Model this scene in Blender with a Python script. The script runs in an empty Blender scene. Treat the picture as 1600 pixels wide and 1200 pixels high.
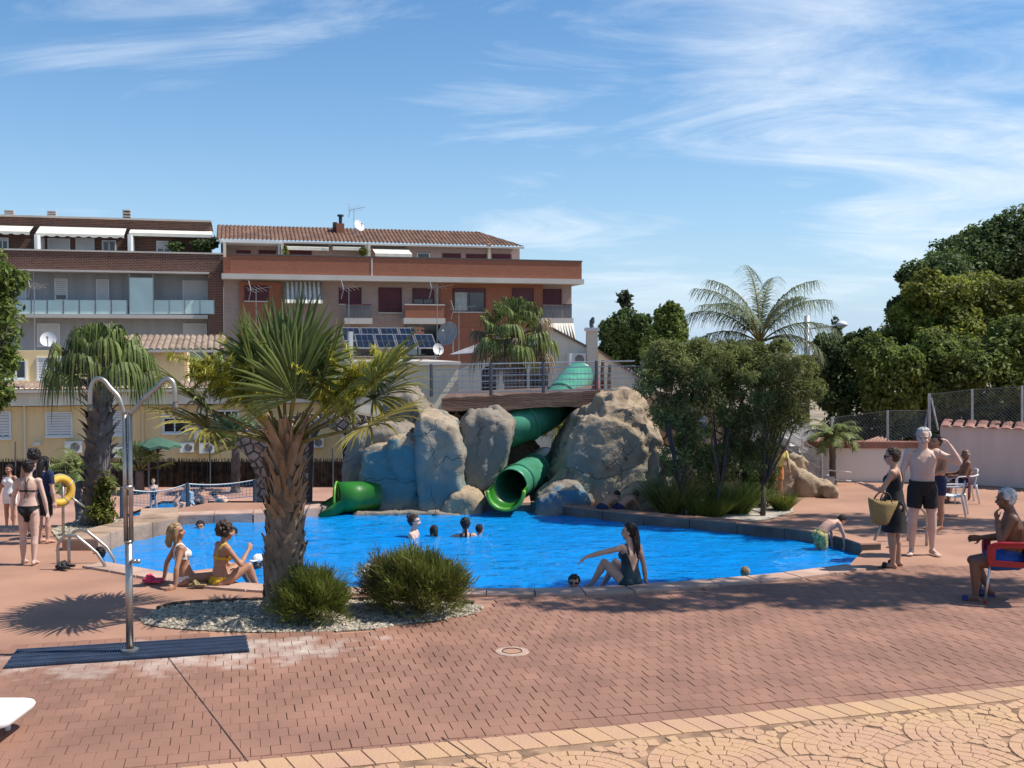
import bpy, bmesh, math, random
import numpy as np
from mathutils import Vector, Matrix, noise
from mathutils.geometry import delaunay_2d_cdt
R = random.Random(7)
NR = np.random.RandomState(11)
sc = bpy.context.scene
C = sc.collection
pi = math.pi
V = Vector
# ------------------------------------------------------------ camera
CAM_Z, F, HOR = 3.0, 1700.0, 545.0
TILT = math.atan((600 - HOR) / F)
cam = bpy.data.objects.new('camera', bpy.data.cameras.new('camera'))
C.objects.link(cam)
cam.location = (0, 0, CAM_Z)
cam.rotation_euler = (pi / 2 - TILT, 0, 0)
cam.data.sensor_width = 36
cam.data.lens = F / 1600 * 36
cam.data.clip_end = 3000
sc.camera = cam
# ------------------------------------------------------------ light
SUN_AZ = V((0.995, 0.04, 0)).normalized()
SUN_EL = math.radians(56)
sun_vec = SUN_AZ * math.cos(SUN_EL) + V((0, 0, math.sin(SUN_EL)))
sl = bpy.data.lights.new('sun', 'SUN')
sl.energy = 3.9
sl.angle = math.radians(0.53)
sl.color = (1.0, 0.95, 0.87)
so = bpy.data.objects.new('sun', sl)
C.objects.link(so)
so.rotation_euler = sun_vec.to_track_quat('Z', 'Y').to_euler()
world = bpy.data.worlds.new('World')
sc.world = world
world.use_nodes = True
nt = world.node_tree
nt.nodes.clear()
N = nt.nodes.new
Lk = nt.links.new
wo = N('ShaderNodeOutputWorld')
bg = N('ShaderNodeBackground')
bg.inputs[1].default_value = 0.09
sky = N('ShaderNodeTexSky')
sky.sky_type = 'NISHITA'
sky.sun_disc = False
sky.sun_elevation = SUN_EL
sky.sun_rotation = math.atan2(SUN_AZ.x, SUN_AZ.y)
sky.air_density = 1.0
sky.dust_density = 0.2
sky.ozone_density = 2.5
# thin cirrus on a high flat layer: streaks gathered in large drifting fields
tc = N('ShaderNodeTexCoord')
sep = N('ShaderNodeSeparateXYZ')
Lk(tc.outputs['Generated'], sep.inputs[0])
def wm(op, a, b=None, c=None, clamp=False):
    n = N('ShaderNodeMath'); n.operation = op; n.use_clamp = clamp
    for i, v in enumerate((a, b, c)):
        if v is None: continue
        if isinstance(v, (int, float)): n.inputs[i].default_value = v
        else: Lk(v, n.inputs[i])
    return n.outputs[0]
zc = wm('ADD', wm('MAXIMUM', sep.outputs[2], 0.0), 0.16)
cx = wm('DIVIDE', sep.outputs[0], zc)
cy = wm('DIVIDE', sep.outputs[1], zc)
comb = N('ShaderNodeCombineXYZ')
Lk(cx, comb.inputs[0]); Lk(cy, comb.inputs[1])
def wnoise(vec, scale, detail, rough, dist, sx, sy, rot, off):
    mp = N('ShaderNodeMapping')
    mp.inputs['Location'].default_value = off
    mp.inputs['Rotation'].default_value = (0, 0, math.radians(rot))
    mp.inputs['Scale'].default_value = (sx, sy, 1)
    Lk(vec, mp.inputs[0])
    n = N('ShaderNodeTexNoise')
    n.inputs['Scale'].default_value = scale
    n.inputs['Detail'].default_value = detail
    n.inputs['Roughness'].default_value = rough
    n.inputs['Distortion'].default_value = dist
    Lk(mp.outputs[0], n.inputs['Vector'])
    return n.outputs[0]
streak = wnoise(comb.outputs[0], 1.5, 10, 0.66, 1.6, 0.6, 1.25, 35, (3.1, 1.7, 0))
patch = wnoise(comb.outputs[0], 1.0, 3, 0.5, 0.4, 1, 1, 0, (1.7, 9.4, 0))
side = wm('MULTIPLY', cx, 0.115)
cov = wm('ADD', wm('SUBTRACT', patch, 0.545), side)
m = wm('ADD', wm('SUBTRACT', streak, 0.44), wm('MINIMUM', wm('MULTIPLY', cov, 1.3), 0.2))
mask = wm('MULTIPLY', m, 2.3, None, True)
mask = wm('MULTIPLY', wm('POWER', mask, 1.2), wm('MULTIPLY', wm('MULTIPLY', sep.outputs[2], 14.0, None, True), 0.8), None, True)
mix = N('ShaderNodeMix'); mix.data_type = 'RGBA'
Lk(mask, mix.inputs[0])
hs = N('ShaderNodeHueSaturation')
hs.inputs['Saturation'].default_value = 1.25
Lk(sky.outputs[0], hs.inputs['Color'])
# pale summer haze near the horizon, the same all round
hz = N('ShaderNodeMix'); hz.data_type = 'RGBA'
hzf = wm('MULTIPLY', wm('POWER', wm('SUBTRACT', 1.0, wm('ABSOLUTE', sep.outputs[2])), 7.0), 0.85)
Lk(hzf, hz.inputs[0]); Lk(hs.outputs[0], hz.inputs[6]); hz.inputs[7].default_value = (2.9, 4.4, 6.5, 1)
Lk(hz.outputs[2], mix.inputs[6])
mix.inputs[7].default_value = (6.6, 7.2, 7.9, 1)
Lk(mix.outputs[2], bg.inputs[0])
Lk(bg.outputs[0], wo.inputs[0])
vs = sc.view_settings
vs.view_transform = 'Standard'
vs.look = 'None'
vs.exposure = 0.68
vs.gamma = 1.0
vs.use_curve_mapping = False
sc.cycles.max_bounces = 6
sc.cycles.transparent_max_bounces = 12
sc.cycles.caustics_reflective = False
sc.cycles.caustics_refractive = False
sc.cycles.use_denoising = True
# ------------------------------------------------------------ places
ct, st_ = math.cos(TILT), math.sin(TILT)
def ray(px, py):
    a, b = px - 800.0, 600.0 - py
    return V((a, F * ct + b * st_, -F * st_ + b * ct))
def P(px, py, Y):
    d = ray(px, py)
    return V((0, 0, CAM_Z)) + d * (Y / d.y)
def G(px, py, z=0.0):
    d = ray(px, py)
    return V((0, 0, CAM_Z)) + d * ((z - CAM_Z) / d.z)
U = V((0.969, 0.245, 0)).normalized()      # the way the deck courses and the houses run
D = V((-U.y, U.x, 0))                       # away from the camera
# ------------------------------------------------------------ materials
MATS = {}
def mat(name, col, rough=0.7, var=0.15, scale=4.0, bump=0.0, bscale=None, metal=0.0, col2=None, spec=0.4,
        trans=0.0, island=0.0, detail=4.0, alpha=1.0, coat=0.0, stretch=None):
    if name in MATS: return MATS[name]
    m = bpy.data.materials.new(name); m.use_nodes = True
    t = m.node_tree; n = t.nodes; l = t.links
    b = n['Principled BSDF']
    b.inputs['Roughness'].default_value = rough
    b.inputs['Metallic'].default_value = metal
    b.inputs['Specular IOR Level'].default_value = spec
    b.inputs['Coat Weight'].default_value = coat
    c1 = [max(0, x * (1 - var)) for x in col] + [1]
    c2 = list(col2) + [1] if col2 else [min(1, x * (1 + var)) for x in col] + [1]
    geo = n.new('ShaderNodeNewGeometry')
    src = geo.outputs['Position']
    if stretch:
        mp = n.new('ShaderNodeMapping'); mp.inputs['Scale'].default_value = stretch
        l.new(src, mp.inputs[0]); src = mp.outputs[0]
    nz = n.new('ShaderNodeTexNoise')
    nz.inputs['Scale'].default_value = scale
    nz.inputs['Detail'].default_value = detail
    l.new(src, nz.inputs['Vector'])
    rp = n.new('ShaderNodeValToRGB')
    rp.color_ramp.elements[0].position = 0.32; rp.color_ramp.elements[0].color = c1
    rp.color_ramp.elements[1].position = 0.68; rp.color_ramp.elements[1].color = c2
    l.new(nz.outputs[0], rp.inputs[0])
    out = rp.outputs[0]
    if island:
        hv = n.new('ShaderNodeHueSaturation')
        mr = n.new('ShaderNodeMapRange')
        mr.inputs['To Min'].default_value = 1 - island; mr.inputs['To Max'].default_value = 1 + island
        l.new(geo.outputs['Random Per Island'], mr.inputs[0])
        l.new(mr.outputs[0], hv.inputs['Value'])
        l.new(out, hv.inputs['Color']); out = hv.outputs[0]
    l.new(out, b.inputs['Base Color'])
    if bump:
        bz = n.new('ShaderNodeTexNoise')
        bz.inputs['Scale'].default_value = bscale or scale * 4
        bz.inputs['Detail'].default_value = 6
        l.new(src, bz.inputs['Vector'])
        bp = n.new('ShaderNodeBump'); bp.inputs['Strength'].default_value = bump
        bp.inputs['Distance'].default_value = 0.02
        l.new(bz.outputs[0], bp.inputs['Height'])
        l.new(bp.outputs[0], b.inputs['Normal'])
    if trans:
        tr = n.new('ShaderNodeBsdfTranslucent'); l.new(out, tr.inputs[0])
        mx = n.new('ShaderNodeMixShader'); mx.inputs[0].default_value = trans
        l.new(b.outputs[0], mx.inputs[1]); l.new(tr.outputs[0], mx.inputs[2])
        l.new(mx.outputs[0], n['Material Output'].inputs[0])
    if alpha < 1:
        b.inputs['Alpha'].default_value = alpha
    MATS[name] = m
    return m
def nodes_of(m):
    return m.node_tree.nodes, m.node_tree.links, m.node_tree.nodes['Principled BSDF']
def brickwork(name, c1, c2, mortar, w=0.25, h=0.065, ms=0.012, axis='U'):
    """small courses on a far wall: brick texture laid along the facade and upward"""
    m = mat(name, c1, 0.85, 0.12, 1.2)
    n, l, b = nodes_of(m)
    geo = n.new('ShaderNodeNewGeometry')
    dt = n.new('ShaderNodeVectorMath'); dt.operation = 'DOT_PRODUCT'
    l.new(geo.outputs['Position'], dt.inputs[0]); dt.inputs[1].default_value = U
    sp = n.new('ShaderNodeSeparateXYZ'); l.new(geo.outputs['Position'], sp.inputs[0])
    cb = n.new('ShaderNodeCombineXYZ'); l.new(dt.outputs['Value'], cb.inputs[0]); l.new(sp.outputs[2], cb.inputs[1])
    bt = n.new('ShaderNodeTexBrick'); l.new(cb.outputs[0], bt.inputs[0])
    bt.inputs['Scale'].default_value = 1
    bt.inputs['Brick Width'].default_value = w; bt.inputs['Row Height'].default_value = h
    bt.inputs['Mortar Size'].default_value = ms
    bt.inputs[1].default_value = (*c1, 1); bt.inputs[2].default_value = (*c2, 1); bt.inputs[3].default_value = (*mortar, 1)
    l.new(bt.outputs[0], b.inputs['Base Color'])
    return m
# ------------------------------------------------------------ mesh building
class MB:
    def __init__(s): s.v = []; s.f = []; s.m = []
    def add(s, vs, fs, mi=0):
        o = len(s.v); s.v += [tuple(v) for v in vs]
        s.f += [tuple(i + o for i in f) for f in fs]; s.m += [mi] * len(fs)
        return s
    def box(s, a, b, mi=0, M=None):
        x0, y0, z0 = a; x1, y1, z1 = b
        vs = [V(p) for p in ((x0,y0,z0),(x1,y0,z0),(x1,y1,z0),(x0,y1,z0),(x0,y0,z1),(x1,y0,z1),(x1,y1,z1),(x0,y1,z1))]
        if M: vs = [M @ v for v in vs]
        return s.add(vs, [(0,3,2,1),(4,5,6,7),(0,1,5,4),(1,2,6,5),(2,3,7,6),(3,0,4,7)], mi)
    def prism(s, poly, top, mi=0):
        """poly: 3D points (a face outline); top: the same outline moved"""
        n = len(poly)
        return s.add(list(poly) + list(top), [tuple(range(n))[::-1], tuple(range(n, 2 * n))] +
                     [(i, (i + 1) % n, n + (i + 1) % n, n + i) for i in range(n)], mi)
    def tube(s, pts, rad, seg=8, mi=0, cap=True, ell=1.0):
        pts = [V(p) for p in pts]; n = len(pts)
        rad = [rad] * n if isinstance(rad, (int, float)) else rad
        ref = None; vs = []
        for i, p in enumerate(pts):
            t = (pts[min(i + 1, n - 1)] - pts[max(i - 1, 0)]).normalized()
            if ref is None:
                ref = V((0, 0, 1)) if abs(t.z) < 0.9 else V((1, 0, 0))
                ref = (ref - t * ref.dot(t)).normalized()
            else:
                ref = (ref - t * ref.dot(t)).normalized()
            q = t.cross(ref)
            for k in range(seg):
                a = 2 * pi * k / seg
                vs.append(p + (ref * math.cos(a) + q * math.sin(a) * ell) * rad[i])
        fs = [(i*seg+k, i*seg+(k+1)%seg, (i+1)*seg+(k+1)%seg, (i+1)*seg+k) for i in range(n-1) for k in range(seg)]
        if cap: fs += [tuple(range(seg))[::-1], tuple(range((n-1)*seg, n*seg))]
        return s.add(vs, fs, mi)
    def ball(s, c, r, seg=12, rings=8, mi=0, M=None):
        r = (r, r, r) if isinstance(r, (int, float)) else r
        vs = []; c = V(c)
        for i in range(1, rings):
            a = pi * i / rings
            for k in range(seg):
                b = 2 * pi * k / seg
                v = V((math.sin(a)*math.cos(b)*r[0], math.sin(a)*math.sin(b)*r[1], math.cos(a)*r[2]))
                vs.append((M @ v if M else v) + c)
        e = [V((0, 0, r[2])), V((0, 0, -r[2]))]
        vs += [(M @ v if M else v) + c for v in e]
        t = (rings - 1) * seg
        fs = [(i*seg+k, (i+1)*seg+k, (i+1)*seg+(k+1)%seg, i*seg+(k+1)%seg) for i in range(rings-2) for k in range(seg)]
        fs += [(t, k, (k+1)%seg) for k in range(seg)] + [(t+1, (rings-2)*seg+(k+1)%seg, (rings-2)*seg+k) for k in range(seg)]
        return s.add(vs, fs, mi)
    def lathe(s, prof, c=(0,0,0), seg=16, mi=0):
        c = V(c); vs = []
        for r, z in prof:
            vs += [c + V((r*math.cos(2*pi*k/seg), r*math.sin(2*pi*k/seg), z)) for k in range(seg)]
        n = len(prof)
        return s.add(vs, [(i*seg+k, i*seg+(k+1)%seg, (i+1)*seg+(k+1)%seg, (i+1)*seg+k) for i in range(n-1) for k in range(seg)], mi)
    def torus(s, c, R0, r, M=None, seg=28, k2=10, mi=0):
        vs = []
        for i in range(seg):
            a = 2*pi*i/seg
            for k in range(k2):
                b = 2*pi*k/k2
                v = V(((R0+r*math.cos(b))*math.cos(a), (R0+r*math.cos(b))*math.sin(a), r*math.sin(b)))
                vs.append((M @ v if M else v) + V(c))
        return s.add(vs, [(i*k2+k, ((i+1)%seg)*k2+k, ((i+1)%seg)*k2+(k+1)%k2, i*k2+(k+1)%k2) for i in range(seg) for k in range(k2)], mi)
    def mesh(s, name, mats, smooth=False):
        me = bpy.data.meshes.new(name)
        me.from_pydata([tuple(v) for v in s.v], [], s.f)
        for m in (mats if isinstance(mats, (list, tuple)) else [mats]): me.materials.append(m)
        if any(s.m): me.polygons.foreach_set('material_index', s.m)
        if smooth: me.polygons.foreach_set('use_smooth', [True] * len(me.polygons))
        me.update()
        return me
    def build(s, name, mats, parent=None, smooth=False, **tags):
        return link(name, s.mesh(name, mats, smooth), parent, **tags)
def lm(o):
    return Matrix.LocRotScale(o.location, o.rotation_euler, o.scale)
def link(name, me, parent=None, label=None, cat=None, group=None, kind=None):
    o = bpy.data.objects.new(name, me); C.objects.link(o)
    if parent:
        o.parent = parent
        M = lm(parent)
        if parent.parent: M = lm(parent.parent) @ parent.matrix_parent_inverse @ M
        o.matrix_parent_inverse = M.inverted()
    tag(o, label, cat, group, kind)
    return o
def tag(o, label=None, cat=None, group=None, kind=None):
    for k, v in (('label', label), ('category', cat), ('group', group), ('kind', kind)):
        if v: o[k] = v
    return o
def thing(name, loc, label, cat, group=None):
    o = bpy.data.objects.new(name, None); C.objects.link(o)
    o.empty_display_size = 0.1
    o.location = loc
    return tag(o, label, cat, group)
def copy_tree(o, loc, rot=None, scale=None, label=None):
    c = o.copy(); C.objects.link(c); c.location = loc
    if rot is not None: c.rotation_euler = rot
    if scale: c.scale = (scale,) * 3
    if label: c['label'] = label
    for ch in o.children:
        d = ch.copy(); C.objects.link(d); d.parent = c
        for g in ch.children:
            e = g.copy(); C.objects.link(e); e.parent = d
    return c
def np_mesh(name, verts, faces, m, smooth=False):
    """fast mesh of quads or triangles from numpy arrays"""
    me = bpy.data.meshes.new(name)
    nv, (nf, k) = len(verts), faces.shape
    me.vertices.add(nv); me.vertices.foreach_set('co', verts.astype(np.float32).ravel())
    me.loops.add(nf * k); me.loops.foreach_set('vertex_index', faces.astype(np.int32).ravel())
    me.polygons.add(nf); me.polygons.foreach_set('loop_start', np.arange(0, nf * k, k, dtype=np.int32))
    me.polygons.foreach_set('use_smooth', np.full(nf, bool(smooth)))
    for mm in (m if isinstance(m, (list, tuple)) else [m]): me.materials.append(mm)
    me.update(calc_edges=True)
    return me
def inside(p, poly):
    x, y = p[0], p[1]; r = False; j = len(poly) - 1
    for i in range(len(poly)):
        xi, yi = poly[i][0], poly[i][1]; xj, yj = poly[j][0], poly[j][1]
        if (yi > y) != (yj > y) and x < (xj - xi) * (y - yi) / (yj - yi) + xi: r = not r
        j = i
    return r
def sheet(name, outline, holes, z, m, **tags):
    pts, edges = [], []
    for lp in [outline] + holes:
        o = len(pts); k = len(lp)
        pts += [V((p[0], p[1])) for p in lp]
        edges += [(o + i, o + (i + 1) % k) for i in range(k)]
    vs, _, fs, *_ = delaunay_2d_cdt(pts, edges, [], 0, 1e-5)
    keep = []
    for f in fs:
        c = sum((vs[i] for i in f), V((0, 0))) / len(f)
        if inside(c, outline) and not any(inside(c, h) for h in holes): keep.append(tuple(f))
    b = MB(); b.add([(v.x, v.y, z) for v in vs], keep)
    return b.build(name, m, **tags)
def spline(pts, n=8, closed=False):
    """Catmull-Rom through the points"""
    pts = [V(p) for p in pts]; out = []; k = len(pts)
    for i in range(k if closed else k - 1):
        p0, p1, p2, p3 = (pts[(i + j) % k] if closed else pts[min(max(i + j, 0), k - 1)] for j in (-1, 0, 1, 2))
        for q in range(n):
            t = q / n
            out.append(0.5 * ((2*p1) + (p2-p0)*t + (2*p0-5*p1+4*p2-p3)*t*t + (3*p1-p0-3*p2+p3)*t**3))
    if not closed: out.append(pts[-1])
    return out
def remesh(me, vox, smooth=3, name='tmp'):
    o = bpy.data.objects.new(name, me); C.objects.link(o)
    md = o.modifiers.new('r', 'REMESH'); md.mode = 'VOXEL'; md.voxel_size = vox
    if smooth:
        sm = o.modifiers.new('s', 'SMOOTH'); sm.iterations = smooth; sm.factor = 0.5
    dg = bpy.context.evaluated_depsgraph_get()
    out = bpy.data.meshes.new_from_object(o.evaluated_get(dg))
    bpy.data.objects.remove(o)
    out.name = name
    return out
# ------------------------------------------------------------ ground, deck and pool
def proj(p):
    q = V(p) - V((0, 0, CAM_Z))
    fy = q.y * ct - q.z * st_; uz = q.y * st_ + q.z * ct
    return 800 + F * q.x / fy, 600 - F * uz / fy
m_deck = mat('deck_concrete', (0.35, 0.188, 0.122), 0.8, 0.15, 0.9, 0.25, 60)
m_bed = mat('joint_bed', (0.10, 0.052, 0.036), 0.95, 0.2, 3)
m_earth = mat('earth', (0.24, 0.19, 0.13), 0.95, 0.3, 0.3)
m_terr = mat('terrace_floor', (0.38, 0.21, 0.15), 0.85, 0.2, 0.8)
WZ = -0.08
near = [(160,880),(215,889),(262,898),(330,909),(420,916),(520,920),(740,922),(890,921),(1000,916),(1100,908),(1200,900),(1260,893),(1325,884)]
rightw = [(1348,868),(1300,853),(1200,838),(1100,828),(1030,822),(940,812)]
farw = [(830,798),(700,798),(560,798),(500,801),(400,811),(276,815)]
leftw = [(276,832),(190,850),(150,868)]
near_g = [G(*p).xy for p in near]
right_g = [G(*p, WZ).xy for p in rightw]
far_g = [G(*p, WZ).xy for p in farw]
left_g = [G(*p, WZ).xy for p in leftw]
def smooth2(pts, n=5): return [p.xy for p in spline([(*p, 0) for p in pts], n)]
near_s, right_s, left_s = smooth2(near_g), smooth2(right_g), smooth2(left_g, 4)
pool = near_s + right_s + far_g + left_s
sheet('ground', [(-900,31.5),(900,31.5),(900,1500),(-900,1500)], [], -5.2, m_earth, kind='structure')
deck_out = [(-40,1),(40,1),(40,40),(1.9,40),(1.9,21.2),(-5.9,21.2),(-7.3,18.5),(-40,17.6)]
deck = sheet('pool_deck', deck_out, [pool], -0.008, m_deck, kind='structure')
b = MB(); b.add([(-40,17.6,-.008),(-7.3,18.5,-.008),(-7.3,18.5,-1.1),(-40,17.6,-1.1)], [(0,1,2,3)])
b.build('terrace_step', m_deck, kind='structure')
sheet('terrace', [(-40,17),(1.8,17),(1.8,33),(-40,33)], [[(-9.6,20.6),(-3.4,20.6),(-3.6,28.5),(-9.2,28.5)], [(p[0], p[1]) for p in pool]], -1.0, m_terr, kind='structure')
b = MB()
for a, c in (((-40,33),(40,33)), ((1.8,21.3),(1.8,33))):
    b.add([(*a,-.02 if a[0] > 0 else -1),(*c,-.02 if a[0] > 0 else -1),(*c,-5.3),(*a,-5.3)], [(0,1,2,3)])
b.build('retaining_wall', m_terr, kind='structure')
# basin
m_basin = mat('pool_paint', (0.008, 0.27, 0.80), 0.5, 0.10, 0.7)
b = MB(); k = len(pool)
b.add([(*p, -0.012) for p in pool] + [(*p, -1.25) for p in pool], [(i, (i+1)%k, k+(i+1)%k, k+i) for i in range(k)] + [tuple(range(k, 2*k))])
b.build('pool_basin', m_basin, kind='structure')
def water_mat(name, tint, fres=1.18, bs=1.0):
    m = bpy.data.materials.new(name); m.use_nodes = True
    n = m.node_tree.nodes; l = m.node_tree.links; n.clear()
    out = n.new('ShaderNodeOutputMaterial')
    tr = n.new('ShaderNodeBsdfTransparent'); tr.inputs[0].default_value = (*tint, 1)
    df = n.new('ShaderNodeBsdfDiffuse'); df.inputs[0].default_value = (0.005, 0.33, 0.88, 1)
    gl = n.new('ShaderNodeBsdfGlossy'); gl.inputs['Roughness'].default_value = 0.04
    gl.inputs[0].default_value = (0.85, 0.95, 1, 1)
    geo = n.new('ShaderNodeNewGeometry')
    mp = n.new('ShaderNodeMapping'); mp.inputs['Scale'].default_value = (0.8, 1.5, 1)
    l.new(geo.outputs['Position'], mp.inputs[0])
    h = None
    for s, w, d in ((2.2, 1.0, 2), (6.5, .42, 3), (17, .14, 2)):
        nz = n.new('ShaderNodeTexNoise'); nz.inputs['Scale'].default_value = s * bs
        nz.inputs['Detail'].default_value = d; nz.inputs['Distortion'].default_value = 0.6
        l.new(mp.outputs[0], nz.inputs['Vector'])
        mu = n.new('ShaderNodeMath'); mu.operation = 'MULTIPLY_ADD'
        l.new(nz.outputs[0], mu.inputs[0]); mu.inputs[1].default_value = w
        if h: l.new(h, mu.inputs[2])
        else: mu.inputs[2].default_value = 0
        h = mu.outputs[0]
    bp = n.new('ShaderNodeBump'); bp.inputs['Distance'].default_value = 0.07; bp.inputs['Strength'].default_value = 0.9
    l.new(h, bp.inputs['Height'])
    l.new(bp.outputs[0], gl.inputs['Normal'])
    fr = n.new('ShaderNodeFresnel'); fr.inputs[0].default_value = fres; l.new(bp.outputs[0], fr.inputs['Normal'])
    m1 = n.new('ShaderNodeMixShader'); m1.inputs[0].default_value = 0.62
    l.new(bp.outputs[0], df.inputs['Normal'])
    l.new(tr.outputs[0], m1.inputs[1]); l.new(df.outputs[0], m1.inputs[2])
    m2 = n.new('ShaderNodeMixShader'); l.new(fr.outputs[0], m2.inputs[0])
    l.new(m1.outputs[0], m2.inputs[1]); l.new(gl.outputs[0], m2.inputs[2])
    l.new(m2.outputs[0], out.inputs[0])
    return m
m_water = water_mat('pool_water', (0.80, 0.95, 1.0), 1.25)
def wave(x, y):
    q = V((x * .55, y * 1.0, 0))
    return .024 * noise.noise(q * 1.7) + .026 * noise.noise(q * 3.9 + V((7, 3, 0))) + .008 * noise.noise(q * 9 + V((1, 9, 0)))
def water_sheet(name, poly, z, m, step=.07):
    xs = [p[0] for p in poly]; ys = [p[1] for p in poly]
    nx, ny = int((max(xs) - min(xs)) / step) + 2, int((max(ys) - min(ys)) / step) + 2
    x0, y0 = min(xs) - step / 2, min(ys) - step / 2
    idx = {}; vs = []; fs = []
    ins = [[inside((x0 + (i + .5) * step, y0 + (j + .5) * step), poly) for j in range(ny)] for i in range(nx)]
    def vid(i, j):
        if (i, j) not in idx:
            x, y = x0 + i * step, y0 + j * step; idx[i, j] = len(vs); vs.append((x, y, z + wave(x, y)))
        return idx[i, j]
    for i in range(nx):
        for j in range(ny):
            near_in = ins[i][j] or any(0 <= i + a < nx and 0 <= j + c < ny and ins[i + a][j + c] for a in (-1, 0, 1) for c in (-1, 0, 1))
            if near_in: fs.append((vid(i, j), vid(i + 1, j), vid(i + 1, j + 1), vid(i, j + 1)))
    return link(name, np_mesh(name, np.array(vs), np.array(fs), m, True), kind='structure')
water_sheet('pool_water', pool, WZ, m_water)
# kerbs: separate stones along a path
m_cope = mat('coping_stone', (0.44, 0.29, 0.22), 0.8, 0.2, 3, 0.3, 30)
m_copedark = mat('stained_coping', (0.115, 0.10, 0.085), 0.85, 0.45, 1.6, 0.4, 25, col2=(0.19, 0.155, 0.125))
def kerb(path, width, z0, z1, seg, name, m, parent, out=1, gap=0.012, mtop=None):
    path = [V((p[0], p[1])) for p in path]
    L = [0]
    for i in range(1, len(path)): L.append(L[-1] + (path[i] - path[i-1]).length)
    def at(s):
        for i in range(1, len(path)):
            if s <= L[i] + 1e-9:
                t = (s - L[i-1]) / max(1e-9, L[i] - L[i-1]); return path[i-1].lerp(path[i], t)
        return path[-1]
    k = max(1, round(L[-1] / seg)); sg = L[-1] / k
    def off(s, w):
        t = (at(min(L[-1], s + .05)) - at(max(0, s - .05))).normalized()
        return at(s) + V((t.y, -t.x)) * out * w
    for j in range(k):
        s0, s1 = j * sg + gap / 2, (j + 1) * sg - gap / 2
        ps = [s0, (s0 + s1) / 2, s1]
        dz = R.uniform(-.004, .004)
        inn = [off(s, -0.03) for s in ps]; ou = [off(s, width) for s in ps][::-1]
        b = MB(); poly = inn + ou
        mid = sum(poly, V((0, 0))) / 6
        top = [(*(mid + (p - mid) * .985), z1 + dz) for p in poly]
        b.prism([(*p, z0) for p in poly], [(*p, z1 - .02 + dz) for p in poly])
        b.add([(*p, z1 - .02 + dz) for p in poly] + top, [(i, (i+1)%6, 6+(i+1)%6, 6+i) for i in range(6)] + [tuple(range(6, 12))], 1 if mtop else 0)
        b.build(name, [m, mtop] if mtop else m, parent)
cop = thing('pool_coping', (0, 14, 0), 'flat pinkish coping stones along the near edge of the blue pool', 'coping')
kerb(near_s, 0.33, -0.2, 0.022, 0.6, 'coping_stone', m_cope, cop)
cop2 = thing('pool_kerb', (5, 17, 0), 'raised dark stained kerb curving round the right end of the pool', 'kerb')
kerb(right_s + [far_g[0]], 0.30, -0.3, 0.10, 0.8, 'kerb_stone', m_copedark, cop2, mtop=m_deck)
cop3 = thing('rock_footing', (0, 20.6, 0), 'dark wet footing along the water line under the rocks', 'kerb')
kerb(far_g[:4], 0.30, -0.4, 0.03, 1.0, 'footing_stone', m_copedark, cop3)
rim = thing('wading_pool_rim', (-5, 19.8, 0), 'straight brown stone rim between the pool and the wading pool', 'kerb')
kerb([far_g[-1], far_g[-2], far_g[-3]], 0.4, -0.5, 0.09, 0.75, 'rim_stone', m_cope, rim)
m_kerb2 = mat('planter_stone', (0.33, 0.225, 0.155), 0.85, 0.3, 2.5, 0.5, 18)
pk = thing('planter_kerb', (-6, 18, 0), 'rough stone kerb of the raised planter beside the left palm', 'kerb')
kerb(left_s, 0.5, -0.3, 0.17, 0.6, 'kerb_stone', m_kerb2, pk)
kerb([far_g[-1], left_g[0]], 0.6, -0.3, 0.18, 0.9, 'kerb_stone', m_kerb2, pk)
# planter bed behind that kerb
m_gravel_bed = mat('gravel_bed', (0.42, 0.37, 0.30), 0.95, 0.35, 30, 0.8, 60)
bedp = [G(*p).xy for p in ((92,846),(150,852),(205,836),(255,824),(252,814),(190,812),(120,814),(80,828))]
sheet('planter_soil', bedp, [], 0.004, m_gravel_bed, kind='structure')
# wading pool
m_basin2 = mat('wading_paint', (0.10, 0.36, 0.66), 0.5, 0.12, 1)
b = MB(); b.box((-9.6,20.6,-1.5), (-3.4,28.5,-1.3)); b.build('wading_pool_floor', m_basin2, kind='structure')
sheet('wading_pool_water', [(-9.6,20.6),(-3.4,20.6),(-3.6,28.5),(-9.2,28.5)], [], -1.06, m_water, kind='structure')
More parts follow.
